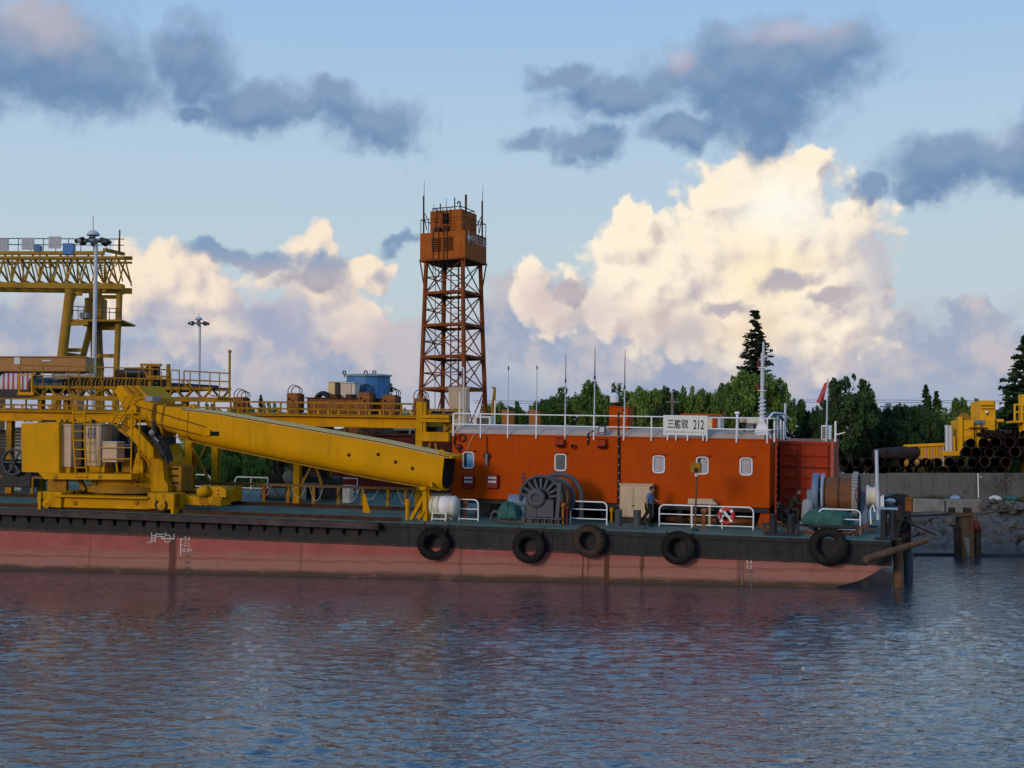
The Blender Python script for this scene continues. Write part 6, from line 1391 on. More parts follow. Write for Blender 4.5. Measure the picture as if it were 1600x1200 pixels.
# platform handrails
vq = vh_ - .7
def hb(p0, p1, r=.035): mb = MB(); mb.bar(q(*p0, vq), q(*p1, vq), r, 6); hm.p('platform_rail', mb, YD)
hb((30, 570), (230, 576)); hb((30, 586), (330, 595)); hb((230, 576), (280, 579)); hb((287.5, 579.5), (359, 583.5)); hb((287.5, 579.5), (287.5, 600)); hb((280, 579), (280, 618)); hb((338, 610), (359, 610)); hb((285, 594), (359, 596.5)); hb((330, 618), (358, 621))
for px in (31, 52, 67, 107, 124, 142, 159, 179, 197, 217, 252, 267, 297, 312, 328, 343): hb((px, 572 + (px - 30) * .036), (px, 618), .03)
hb((359, 550), (358.5, 621), .06); hb((357, 549), (361, 549), .08)
hb((283, 594), (300, 613), .04); hb((291, 594), (306, 613), .04)
for px in (235, 263): mb = MB(); mb.beam(q(px, 610, vh_ - .3), q(px, 569 + (px > 250) * 0, vh_ - .3), .16, .16); hm.p('portal_post', mb, YD)
mb = MB(); mb.beam(q(220, 570, vh_ - .3), q(252, 570.5, vh_ - .3), .16, .14); mb.beam(q(221, 572, vh_ - .3), q(232, 590, vh_ - .3), .1, .1); mb.beam(q(234, 588.5, vh_ - .3), q(264, 588.5, vh_ - .3), .3, .1); hm.p('portal_beam', mb, YD); mb = MB(); mb.box(q(228, 572, vh_), q(246, 588, vh_) + V3(0, .3, 0)); hm.p('dark_panel', mb, M['blackcyl'])
for (p0, p1, y0, y1) in ((29, 51, 586, 616),):
    for px in (30, 50): mb = MB(); mb.beam(q(px, y0, vq - .2), q(px, y1, vq - .2), .09, .09); hm.p('cradle_post', mb, Y)
    mb = MB(); mb.beam(q(28, 615, vq - .2), q(53, 615, vq - .2), .1, .16); mb.beam(q(28, 586, vq - .2), q(53, 586, vq - .2), .08, .1); hm.p('cradle_bar', mb, Y)
# winch drum with a striped cover at the far left
t = T('covered_drum', 'pale cable drum under a red and white striped cover at the left edge', 'cable drum', BM, q(22, 618, 11.5))
a, b = q(8, 600, 11.5), q(46, 600, 11.5); mb = MB(); mb.lathe([(0, a.x), (.55, a.x), (.48, a.x + .3), (.48, b.x - .3), (.55, b.x), (0, b.x)], (0, 12.0, a.z - .1), (1, 0, 0), 24); t.p('drum', mb, M['hose'])
mb = MB(); 
def stripe_extra(g, oc, c):
    u = g.m('FRACT', g.m('MULTIPLY', g.m('ADD', g.sep(oc)[0], g.m('MULTIPLY', g.sep(oc)[1], .7)), 3.2)); return g.mix(g.m('GREATER_THAN', u, .55), (.50, .47, .46), (.34, .07, .06))
a, b = q(0, 590, 11.2), q(46, 590, 11.2); mb.lathe([(.72, a.x - .2), (.74, b.x)], (0, 12.0, q(22, 600, 11.5).z - .1), (1, 0, 0), 28); t.p('striped_cover', mb, mat('striped_tarp', (.5, .47, .46), .8, extra=stripe_extra))
mb = MB(); mb.box(q(-10, 608, 11.2), q(52, 622, 11.2) + V3(0, 1.2, 0)); t.p('skid', mb, M['dark'])
# tan girder resting behind at the far left and odds under the trestle
a, b = at(-40, 558, 99), at(134, 579, 99); t = T('box_girder', 'tan steel box girder lying level behind the gantry leg at the far left', 'girder', IM, (a.x, 99, b.z))
mb = MB(); mb.box((a.x, 99, b.z), (b.x, 101, a.z), .03); g0 = t.p('girder_body', mb, M['tan'])
mb = MB(); mb.box((a.x, 98.9, a.z), (b.x, 101.1, a.z + .06)); mb.box((a.x, 98.9, b.z - .06), (b.x, 101.1, b.z)); t.p('flange', mb, M['tan'], g0)
for px, w_, h_ in ((27, .2, .26), (73, .30, .05)): c = at(px, 563.5, 98.97); mb = MB(); mb.box(c + V3(-w_, -.02, -h_), c + V3(w_, 0, h_)); t.p('white_marking', mb, M['paintwhite'], g0)
mb = MB(); mb.box((a.x + 1, 99.2, 3), (a.x + 1.6, 100.8, b.z - .06)); mb.box((b.x - 1.2, 99.2, 3), (b.x - .6, 100.8, b.z - .06)); t.p('support', mb, M['tan'])
# stuff under the trestle at the left: spoked wheel winch, grey plates
c = q(22, 722, 6.9); t = T('spoked_wheel', 'dark spoked flywheel winch at the left edge under the trestle', 'winch', BM, (c.x, 6.9, 0)); rr = .62
mb = MB(); mb.lathe([(rr, -.1), (rr + .08, -.1), (rr + .08, .1), (rr, .1)], c, (0, 1, 0), 28, True); t.p('rim', mb, M['grey'])
for k in range(6): d = V3(math.cos(k * 1.047), 0, math.sin(k * 1.047)); mb = MB(); mb.beam(c, c + d * rr, .09, .09, (0, 1, 0)); t.p('spoke', mb, M['grey'])
mb = MB(); mb.box(c + V3(-.9, .2, -1.35), c + V3(.9, 1.0, .1), .04); mb.bar(c + V3(0, -.15, 0), c + V3(0, .3, 0), .16, 12); t.p('casing', mb, M['dark'])
for px0, px1, y0, y1, mm, lab in ((16, 34, 668, 700, 'dirtygrey', 'grey ribbed panel under the trestle left of the crane counterweight'), (-6, 12, 672, 745, 'dark', 'dark machinery cabinet at the left edge of the picture')):
    a, b = q(px0, y0, 11), q(px1, y1, 11); t = T('machine_cabinet', lab, 'cabinet', BM, (a.x, 11, 0)); mb = MB(); mb.box((a.x, 11, 0), (b.x, 12, a.z), .03); t.p('casing', mb, M[mm])
    for k in range(5): mb = MB(); zz = a.z - .3 - .18 * k; mb.box((a.x + .1, 10.96, zz), (b.x - .1, 11, zz + .08)); t.p('louvre', mb, M['dark'] if mm != 'dark' else M['grey'])
# machinery heap under the boom
t = T('deck_engine', 'dark engine and tyre heap with a pale sack on deck under the boom', 'machinery', BM, (q(470, 780, 12).x, 12, 0))
c = q(452, 728, 12.5); mb = MB(); mb.lathe([(.42, -.25), (.85, -.3), (.95, 0), (.85, .3), (.42, .25)], c, (.15, 1, 0), 28, True); t.p('big_tyre', mb, M['black']); c2 = q(492, 735, 13); mb = MB(); mb.lathe([(.5, -.25), (.9, -.3), (1., 0), (.9, .3), (.5, .25)], c2, (.5, 1, 0), 28, True); t.p('big_tyre', mb, M['black'])
mb = MB(); mb.box(q(420, 741, 11.6), q(470, 757, 11.6) + V3(0, 1.4, 0), .05); mb.box(q(475, 745, 12), q(520, 784, 12) + V3(0, 1.4, 0), .05); t.p('engine_casing', mb, M['dark'])
mb = MB(); mb.ball(q(452, 746, 11.4), (.35, .3, .36), 14, 9, None, .25); t.p('pale_sack', mb, M['hose']); mb = MB(); mb.path([q(470, 746, 11), q(474, 760, 11), q(474, 780, 11)], .12, 8); t.p('white_pipe', mb, M['hose'])
mb = MB(); c = q(436, 772, 11); mb.bar(c + V3(-.5, 0, 0), c + V3(.9, 0, 0), .30, 16); t.p('pale_tank', mb, M['hose']); mb = MB(); mb.bar(c + V3(-.95, 0, 0), c + V3(-.5, 0, 0), .28, 16, .3); t.p('red_tank_end', mb, M['buoy'])
mb = MB(); mb.box(q(424, 778, 11), q(466, 789, 11) + V3(0, 1, 0)); t.p('skid', mb, M['rustdark'])
c = q(540, 770, 10); mb = MB(); mb.box(c + V3(-.2, 0, -.55), c + V3(.25, .5, .35), .05); solo('white_drum', 'dirty white plastic drum on deck behind the cable handrail', 'drum', mb, M['offwhite'])
mb = MB(); a, b = q(478, 755, 10.5), q(500, 780, 10.5); mb.path([Vector((a.x, 10.5, 0)), Vector((a.x, 10.5, a.z))] + [Vector((b.x, 10.5, a.z)), Vector((b.x, 10.5, 0))], .04, 6); solo('grey_bar_frame', 'grey tube frame on deck under the middle of the boom', 'frame', mb, M['dirtygrey'])

# ------------------------------------------------------------------ dark red hopper barge moored behind
t = T('hopper_barge', 'dark red rusty hopper barge moored behind, seen under the boom', 'barge', IM, (0, 84, 0))
a, b = at(455, 700, 84), at(716, 700, 84); zt2 = at(600, 681, 84).z
mb = MB(); mb.box((a.x, 84, -.5), (b.x, 87.5, zt2), .03); hbd = t.p('hull_side', mb, M['dark_red'])
k = 0; x = a.x + .5
while x < b.x: mb = MB(); mb.box((x, 83.86, .3), (x + .16, 84.0, zt2 - .1)); t.p('side_rib', mb, M['dark_red'], hbd); x += 1.1
mb = MB(); mb.box((a.x, 83.8, zt2), (b.x, 87.6, zt2 + .12)); t.p('coaming', mb, M['rustdark'], hbd)
for k in range(46):
    x = a.x + (b.x - a.x) * RNG.random() * .97; z = zt2 + .12; mb = MB(); sx, sz = RNG.uniform(.25, .9), RNG.uniform(.2, .72)
    Mx = Matrix.Translation((x, 84.6 + RNG.random() * 1.6, z + sz * .4)) @ Matrix.Rotation(RNG.uniform(-.4, .4), 4, 'Y') @ Matrix.Rotation(RNG.uniform(0, 3), 4, 'Z')
    if k % 3: mb.box((-sx / 2, -.3, -sz / 2), (sx / 2, .3, sz / 2), .03, Mx)
    else: mb.bar(Mx @ V3(-sx * .8, 0, 0), Mx @ V3(sx * .8, 0, 0), .18, 10)
    t.p('scrap_piece', mb, M['rust'] if k % 2 else M['rustdark'])
c = at(543, 692, 83.7); mb = MB(); mb.beam(at(566, 683, 83.7), at(566, 700, 83.7), .5, .1); t.p('orange_plate', mb, M['ventorange'])
for px0, px1, y0, y1 in ((596, 652, 668, 679),): mb = MB(); mb.box(at(px0, y0, 84.6), at(px1, y1, 84.6) + V3(0, 1.5, 0), .05); t.p('dark_deck_gear', mb, M['dark'])
mb = MB(); mb.bar(at(615, 668, 84.2), at(648, 668, 84.2), .22, 12); mb.path([at(640, 681, 84.1), at(641, 671, 84.1), at(645, 668, 84.1)], .06, 6); t.p('grey_pipe', mb, M['dirtygrey'])

# electrical kiosk under the tower, yellow posts, rust boxes beyond the roof
a, b = at(701, 607, 104), at(733, 640, 104); t = T('electrical_kiosk', 'tall beige electrical cabinet standing in front of the lattice tower', 'cabinet', IM, (a.x, 104, 3))
mb = MB(); mb.box((a.x, 104, 3), (b.x - .18, 105.2, a.z), .02); t.p('body', mb, M['beige']); mb = MB(); mb.box((b.x - .18, 104.05, 3), (b.x, 105.2, a.z - .02), .02); t.p('side', mb, M['dirtygrey']); mb = MB(); mb.box((a.x - .06, 103.95, a.z), (b.x + .05, 105.3, a.z + .07)); t.p('cap', mb, M['offwhite'])
for px, y0, lab in ((724.5, 575, 'white camera pole in front of the lattice tower'),):
    p0, p1 = at(px, 640, 103.2), at(px, y0, 103.2); t = T('camera_pole', lab, 'pole', IM, (p0.x, 103.2, 3)); mb = MB(); mb.bar((p0.x, 103.2, 3.), p1, .07, 8); t.p('pole', mb, M['galv']); mb = MB(); mb.beam(p1, p1 + V3(-.25, 0, .05), .16, .1); t.p('camera', mb, M['white']); mb = MB(); mb.ball(at(719, 585, 103.2), .13, 10, 6); mb.beam(at(719, 583, 103.2), at(724, 583, 103.2), .05, .05); t.p('dome_camera', mb, M['black'])
p0, p1 = at(770, 665, 102.8), at(773, 606, 102.8); t = T('yellow_davit', 'thin yellow davit post with a pulley behind the deckhouse roof', 'davit', IM, (p0.x, 102.8, 3)); mb = MB(); mb.path([V3(p0.x, 102.8, 3), p0, at(770, 635, 102.8), at(772, 620, 102.8), p1], lambda s_: .17 - .07 * s_, 8); t.p('post', mb, M['yellow_dirty']); mb = MB(); mb.beam(at(768, 606, 102.8), at(774, 605, 102.8), .08, .1); t.p('arm', mb, M['yellow_dirty'])
for px0, px1, lab in ((784, 796, 'orange rusty box behind the roof rail right of the yellow davit'), (827, 837, 'orange rusty box behind the roof rail left of the third aerial')):
    a, b = at(px0, 640, 102.2), at(px1, 664, 102.2); t = T('rusty_locker', lab, 'locker', IM, (a.x, 102.2, 3)); mb = MB(); mb.box((a.x, 102.2, 3), (b.x, 103.2, a.z), .02); t.p('body', mb, M['ventorange']); mb = MB(); mb.box((b.x + .0, 102.22, 3), (b.x + .35, 103.2, a.z - .1), .02); t.p('side', mb, M['rust'])

# ------------------------------------------------------------------ ORANGE LATTICE TOWER
YT = 112
def W_(px, py, Y=YT): return at(px, py, Y)
cxp = 706.5
t = T('lattice_tower', 'tall rust orange lattice tower with a steel cabin on top', 'tower', IM, (W_(cxp, 640).x, YT + 2, 3))
ang = R(-24)                                   # plan rotation of the square tower
cx, cy = W_(cxp, 500).x, YT + 2.2
def corner(k, half): a_ = ang + math.pi / 4 + k * math.pi / 2; return V3(cx + half * 1.4142 * math.cos(a_), cy + half * 1.4142 * math.sin(a_), 0)
zs = [W_(700, y).z for y in (645, 606, 556, 506, 455, 404)]; zs[0] = 3.1
span = lambda z: (W_(757, 640).x - W_(655, 640).x) / 2 / 1.32 * (1 - (z - W_(700, 640).z) / (W_(700, 404).z - W_(700, 640).z) * .165)
S_ = M['towersteel']
for k in range(4):
    mb = MB(); mb.bar(corner(k, span(zs[0])) + V3(0, 0, zs[0]), corner(k, span(zs[-1])) + V3(0, 0, zs[-1]), .20, 10, .17); t.p('leg', mb, S_)
for i in range(5):
    za, zb = zs[i], zs[i + 1]; zm = (za + zb) / 2
    for k in range(4):
        A0, B0 = corner(k, span(za)) + V3(0, 0, za), corner(k + 1, span(za)) + V3(0, 0, za); A1, B1 = corner(k, span(zb)) + V3(0, 0, zb), corner(k + 1, span(zb)) + V3(0, 0, zb)
        mb = MB(); mb.bar(A0, B1, .052, 6); t.p('brace', mb, S_); mb = MB(); mb.bar(B0, A1, .052, 6); t.p('brace', mb, S_)
        if i < 4: mb = MB(); mb.beam(A1, B1, .30, .22); t.p('ring_beam', mb, S_)
        if k in (1, 2): mb = MB(); mb.bar((A0 + A1) / 2, (B0 + B1) / 2, .05, 6); t.p('tie', mb, S_)
    if 0 < i + 1 < 5:
        c0 = [corner(k, span(zb) - .05) + V3(0, 0, zb - .05) for k in range(4)]; c1 = [corner(k, span(zb) * .45) + V3(0, 0, zb - .05) for k in range(4)]
        mb = MB()
        for k in range(4): mb.prism([c0[k], c0[(k + 1) % 4], c1[(k + 1) % 4], c1[k]], (0, 0, .05))
        if i > 0: t.p('landing_plate', mb, S_)
# central ladder shaft
for dx in (-.3, .3): mb = MB(); mb.bar((cx + dx + .1, cy, 3), (cx + dx + .1, cy, zs[-1]), .05, 6); t.p('ladder_stile', mb, M['rustdark'])
for k in range(40): z = 3.5 + k * (zs[-1] - 3.6) / 40; mb = MB(); mb.bar((cx - .2, cy, z), (cx + .4, cy, z), .022, 4); t.p('rung', mb, M['rustdark'])
for px in (680, 690, 717): mb = MB(); x = W_(px, 500, YT + 1.).x; mb.bar((x, YT + 1.0, 4), (x, YT + 1.0, zs[-1]), .03, 5); t.p('cable', mb, M['wire'])
# cabin
hb_ = (W_(759, 380).x - W_(655, 380).x) / 2 / 1.32; zb0, zb1 = W_(700, 403).z, W_(700, 361).z
P4 = [corner(k, hb_) for k in range(4)]
mb = MB(); mb.hexa([p_ + V3(0, 0, zb0) for p_ in P4] + [p_ + V3(0, 0, zb1) for p_ in P4]); cbn = t.p('cabin', mb, M['towerpaint'])
mb = MB(); 
for k in range(4): mb.beam(P4[k] + V3(0, 0, zb0 - .05), P4[(k + 1) % 4] + V3(0, 0, zb0 - .05), .16, .14)
t.p('cabin_floor_frame', mb, M['towersteel'])
mb = MB(); mb.hexa([corner(k, hb_ * .98) + V3(0, 0, zb0 - .06) for k in range(4)] + [corner(k, hb_ * .98) + V3(0, 0, zb0 - .01) for k in range(4)]); t.p('cabin_floor', mb, M['dark'])
for k in range(4): mb = MB(); mb.bar(corner(k, hb_) + V3(0, 0, zb0), corner(k, span(zs[4]) * 1.02) + V3(0, 0, zs[4] + .4), .06, 6); t.p('outrigger_strut', mb, S_)
# which face looks at the camera: corners sorted by y
order = sorted(range(4), key=lambda k: P4[k].y); n0 = order[0]
left = (n0 - 1) % 4 if P4[(n0 - 1) % 4].x < P4[(n0 + 1) % 4].x else (n0 + 1) % 4
right = (n0 + 1) % 4 if left == (n0 - 1) % 4 else (n0 - 1) % 4
fa, fb, fc = P4[left], P4[n0], P4[right]
fdir = (fb - fa).normalized(); fn = V3(fdir.y, -fdir.x, 0); fl = (fb - fa).length
for col in (0, 1):
    for r_ in range(8):
        z = zb0 + (zb1 - zb0) * (.30 + .068 * r_); a0 = fa + fdir * fl * (.26 + .26 * col) + fn * .02; b0 = fa + fdir * fl * (.48 + .26 * col) + fn * .02
        mb = MB(); mb.beam(V3(a0.x, a0.y, z), V3(b0.x, b0.y, z), .10, .045); t.p('louvre_slat', mb, M['towerpaint'], cbn)
    a0, b0 = fa + fdir * fl * (.26 + .26 * col), fa + fdir * fl * (.48 + .26 * col); mb = MB(); z0, z1 = zb0 + (zb1 - zb0) * .27, zb0 + (zb1 - zb0) * .80
    mb.hexa([V3(a0.x, a0.y, z0) + fn * .008, V3(b0.x, b0.y, z0) + fn * .008, V3(b0.x, b0.y, z0) - fn * .02, V3(a0.x, a0.y, z0) - fn * .02, V3(a0.x, a0.y, z1) + fn * .008, V3(b0.x, b0.y, z1) + fn * .008, V3(b0.x, b0.y, z1) - fn * .02, V3(a0.x, a0.y, z1) - fn * .02]); t.p('louvre_recess', mb, M['void'], cbn)
rd = (fc - fb).normalized(); rn = V3(rd.y, -rd.x, 0); rl = (fc - fb).length
text_on(t, 'cabin_lettering', '中交三航', .72, fb + rd * rl * .62 + rn * .03 + V3(0, 0, zb0 + (zb1 - zb0) * .74), rd, (0, 0, 1), M['paintwhite'], cbn)
mb = MB(); c = fb + rd * rl * .15 + rn * .03 + V3(0, 0, zb0 + (zb1 - zb0) * .78)
mb.prism([c + V3(0, 0, .55), c + rd * .12 + V3(0, 0, .12), c + rd * .40, c + rd * .12 - V3(0, 0, .12), c - V3(0, 0, .55), c - rd * .12 - V3(0, 0, .12), c - rd * .40, c - rd * .12 + V3(0, 0, .12)], rn * .02); t.p('star_emblem', mb, M['paintwhite'], cbn)
# upper house
hu = hb_ * .70; zu = W_(700, 325).z; U4 = [corner(k, hu) for k in range(4)]
mb = MB(); mb.hexa([p_ + V3(0, 0, zb1) for p_ in U4] + [p_ + V3(0, 0, zu) for p_ in U4]); uh = t.p('upper_house', mb, M['towerpaint'])
ua, ub = U4[left], U4[n0]; ud = (ub - ua).normalized(); un = V3(ud.y, -ud.x, 0); ull = (ub - ua).length
for (s0, s1, z0, z1, mm) in ((.42, .60, .40, .85, 'void'), (.18, .36, .02, .24, 'dark'), (.45, .62, .02, .28, 'rustdark')):
    a0, b0 = ua + ud * ull * s0, ua + ud * ull * s1; za, zb = zb1 + (zu - zb1) * z0, zb1 + (zu - zb1) * z1; dd = .05 if mm == 'void' else .35
    mb = MB(); mb.hexa([V3(a0.x, a0.y, za) + un * dd, V3(b0.x, b0.y, za) + un * dd, V3(b0.x, b0.y, za) - un * .02, V3(a0.x, a0.y, za) - un * .02, V3(a0.x, a0.y, zb) + un * dd, V3(b0.x, b0.y, zb) + un * dd, V3(b0.x, b0.y, zb) - un * .02, V3(a0.x, a0.y, zb) - un * .02]); t.p('hatch' if mm == 'void' else 'floodlight_box', mb, M[mm], uh)
for s_ in (.22, .40, .55, .66):
    a0 = ua + ud * ull * s_; mb = MB(); mb.path([V3(a0.x, a0.y, zb0 - 1.5) + un * (.06 + hb_ - hu), V3(a0.x, a0.y, zb1 + .2) + un * (.1 + hb_ - hu), V3(a0.x, a0.y, zb1 + .6) + un * .15, V3(a0.x, a0.y, zu + .1) + un * .1, V3(a0.x, a0.y, zu + .3) - un * .4], .03, 5); t.p('hanging_cable', mb, M['rope'])
mb = MB(); 
for k in range(4): mb.path([corner(k, hu * .9) + V3(0, 0, zu), corner(k, hu * .9) + V3(0, 0, zu + .25), corner(k + 1, hu * .9) + V3(0, 0, zu + .25)], .04, 5)
t.p('roof_rail', mb, M['rustdark'])
for px, y0, y1, r in ((662, 361, 306, .07), (753.5, 366, 314, .07), (728, 326, 304, .09), (710.5, 326, 309, .05), (688, 328, 318, .05), (697.5, 326, 309, .02), (678, 330, 319, .02)):
    Yv = cy - 1.5 if 670 < px < 735 else cy; a0, b0 = at(px, y0, Yv), at(px, y1, Yv); a0.z -= .3; mb = MB(); mb.bar(a0, b0, r, 6); t.p('roof_post', mb, M['rustdark'])
for px, y0, y1 in ((662.5, 306, 281), (754, 314, 289)): mb = MB(); mb.bar(at(px, y0, cy), at(px + .5, y1, cy), .03, 5, .012); t.p('lightning_rod', mb, M['wire'])
mb = MB(); mb.path([at(719, 325, cy - 1.5), at(719, 317, cy - 1.5)] + [at(717.2 + 1.8 * math.cos(a_), 317 - 2.2 * math.sin(a_), cy - 1.5) for a_ in (0.5, 1.2, 1.9, 2.6)] + [at(714.6, 319, cy - 1.5)], .06, 6); t.p('gooseneck_vent', mb, M['rustdark'])
for (x0, y0, x1, y1) in ((662, 331, 676, 357), (662, 335, 667, 360), (753, 337, 741, 360), (753, 340, 749, 364)): mb = MB(); mb.bar(at(x0, y0, cy), at(x1, y1, cy - .4), .04, 5); t.p('post_stay', mb, M['rustdark'])
for k in range(4):
    for f in (0, .33, .66): p_ = corner(k, hb_ * .98).lerp(corner(k + 1, hb_ * .98), f); mb = MB(); mb.bar(p_ + V3(0, 0, zb1), p_ + V3(0, 0, zb1 + 1.1), .03, 5); t.p('deck_rail_post', mb, M['rustdark'])
    mb = MB(); mb.bar(corner(k, hb_ * .98) + V3(0, 0, zb1 + 1.1), corner(k + 1, hb_ * .98) + V3(0, 0, zb1 + 1.1), .03, 5); t.p('deck_rail', mb, M['rustdark'])

# ------------------------------------------------------------------ GANTRY CRANE top left
YG = 135
gp = lambda px, py, d=0.: at(px, py, YG + d)
t = T('gantry_crane', 'large yellow gantry crane with a lattice girder and a tall splayed leg', 'gantry crane', IM, (gp(140, 580).x, YG, 3)); GM = M['gantry']
xL, xR = gp(-90, 420).x, gp(192, 420).x; zT, zT2, zB = gp(100, 393).z, gp(100, 401).z, gp(100, 448).z; dep = 3.2
for d in (0, dep):
    mb = MB(); mb.beam((xL, YG + d, zT - .15), (gp(163, 390).x if d == 0 else xR, YG + d, zT - .15), .4, .32); t.p('top_chord', mb, GM)
    mb = MB(); mb.beam((xL, YG + d, zB + .25), (xR, YG + d, zB + .0), .5, .52); t.p('bottom_girder', mb, GM)
    mb = MB(); mb.beam((xL, YG + d, zT2 - .1), (xR, YG + d, zT2 - .1), .2, .2); t.p('upper_chord', mb, GM)
    n = 13; 
    for k in range(n):
        xa, xb = xL + (xR - xL) * k / n, xL + (xR - xL) * (k + 1) / n; xm = (xa + xb) / 2
        for p0, p1 in (((xa, zB + .5), (xm, zT - .3)), ((xm, zT - .3), (xb, zB + .5))): mb = MB(); mb.beam((p0[0], YG + d, p0[1]), (p1[0], YG + d, p1[1]), .12, .12); t.p('web_member', mb, GM)
        if k % 2: mb = MB(); mb.beam((xa, YG + d, zB + .8), (xa, YG + d, zT), .14, .14); t.p('web_post', mb, GM)
        if d: mb = MB(); mb.beam((xa, YG, zB + .5), (xa, YG + dep, zB + .5), .2, .2); t.p('cross_member', mb, GM); mb = MB(); mb.beam((xm, YG + .2, zT2), (xb, YG + dep - .2, zB + .8), .14, .14); t.p('sway_brace', mb, GM)
mb = MB(); mb.beam(gp(193, 397, dep), gp(163, 390), .35, .3); mb.beam(gp(193, 453, dep * .5), gp(162, 449), .5, .9); t.p('end_beam', mb, GM)
# handrail on top
zr = gp(100, 372).z
for z in (zr, zr - .45 * (zr - zT)): mb = MB(); mb.bar((xL, YG, z), (gp(194, 380).x, YG, z - .1), .045, 5); t.p('top_rail', mb, M['wire'])
x = xL
while x < xR: mb = MB(); mb.bar((x, YG, zT), (x, YG, zr), .04, 5); t.p('top_rail_post', mb, M['wire']); x += 1.2
mb = MB(); mb.bar(gp(187, 395), gp(187, 359), .07, 6); t.p('anemometer_post', mb, M['wire'])
for px0, px1, y0, y1 in ((98, 114, 380, 397), (53, 62, 383, 392)): mb = MB(); mb.box(gp(px0, y0, -.3), gp(px1, y1, -.3) + V3(0, .8, 0)); t.p('blue_cabinet', mb, M['tankblue'])
# letter panels
for px0, px1, y0, ch in ((-6, 13.5, 373, '限'), (34, 53, 371.5, '公'), (76, 95, 369.5, '司')):
    a, b = gp(px0, y0, -.35), gp(px1, y0 + 18.5, -.35); mb = MB(); mb.box((a.x, a.y, b.z), (b.x, a.y + .08, a.z)); pn = t.p('letter_panel', mb, mat('panel_grey', (.40, .40, .43), .7) if 'pg' not in M else M['pg']); M['pg'] = pn.data.materials[0]
    text_on(t, 'panel_letter', ch, 1.25, V3((a.x + b.x) / 2, a.y - .02, (a.z + b.z) / 2 - .05), (1, 0, 0), (0, 0, 1), M['letter_grey'], pn)
# legs
def leg(p0, p1, w_, d0=0, d1=0):
    A_, B_ = gp(*p0, d0), gp(*p1, d1); B_ = A_ + (B_ - A_) * ((A_.z - 3.) / (A_.z - B_.z)); mb = MB(); mb.bar(A_, B_, w_ * .5, 12); t.p('leg', mb, GM)
leg((110, 452), (93, 590), .95); leg((156, 452), (119, 600), .62, 3, 2); leg((148, 452), (153, 600), 1.2, 3.5, 3.5); leg((187, 455), (181, 600), .6, 1, 1)
for x0, y0, x1, y1, d in ((107, 459, 128, 459, 0), (109, 506, 138, 505, 0), (102, 547, 128, 547, 1), (102, 553, 124, 556, 1), (157, 464, 186, 464, 2), (158, 513, 184, 513, 2), (150, 556, 182, 556, 2), (100, 567, 140, 566, 1), (110, 475, 117, 459, 0)): mb = MB(); mb.beam(gp(x0, y0, d), gp(x1, y1, d), .3, .35); t.p('leg_tie', mb, GM)
mb = MB(); mb.box(gp(132, 465, 2), gp(158, 500, 2) + V3(0, 2, 0), .05); t.p('driver_cab', mb, GM); mb = MB(); mb.box(gp(110, 499, 0), gp(190, 502, 0) + V3(0, 5, 0)); t.p('cab_landing', mb, GM); mb = MB(); mb.box(gp(124, 488, .3), gp(137, 497, .3) + V3(0, .8, 0), .03); t.p('grey_unit', mb, M['dirtygrey'])
for y in (478.5, 485): mb = MB(); mb.bar(gp(114, y, 0), gp(190, y + 4, 0), .04, 5); t.p('landing_rail', mb, M['wire'])
for px in (114, 122, 131, 160, 171, 181, 190): mb = MB(); mb.bar(gp(px, 479 + (px - 114) * .05, 0), gp(px, 500, 0), .04, 5); t.p('landing_post', mb, M['wire'])
for o_ in (0, 3): mb = MB(); mb.bar(gp(153 + o_, 508, 1), gp(159.5 + o_, 580, 1), .05, 5); t.p('leg_ladder_stile', mb, M['dark'])
for k in range(14): y = 512 + 5 * k; mb = MB(); mb.bar(gp(153.4 + k * .45, y, 1), gp(156.4 + k * .45, y, 1), .04, 4); t.p('leg_ladder_rung', mb, M['dark'])
for o_ in (0, 6): mb = MB(); mb.bar(gp(157 + o_, 405, 1), gp(160 + o_, 440, 1), .06, 5); t.p('girder_ladder', mb, GM)
for k in range(9): y = 407 + 4 * k; mb = MB(); mb.bar(gp(157.3, y, 1), gp(163.5, y, 1), .045, 4); t.p('girder_ladder_rung', mb, GM)
for x0, x1, dp in ((5, 30, 8), (60, 90, 12), (92, 115, 10), (170, 186, 10)): mb = MB(); mb.path([gp(x0 + (x1 - x0) * k / 8, 406 + dp * (1 - (k / 4 - 1) ** 2), 2) for k in range(9)], .05, 5); t.p('festoon_cable', mb, M['rope'])
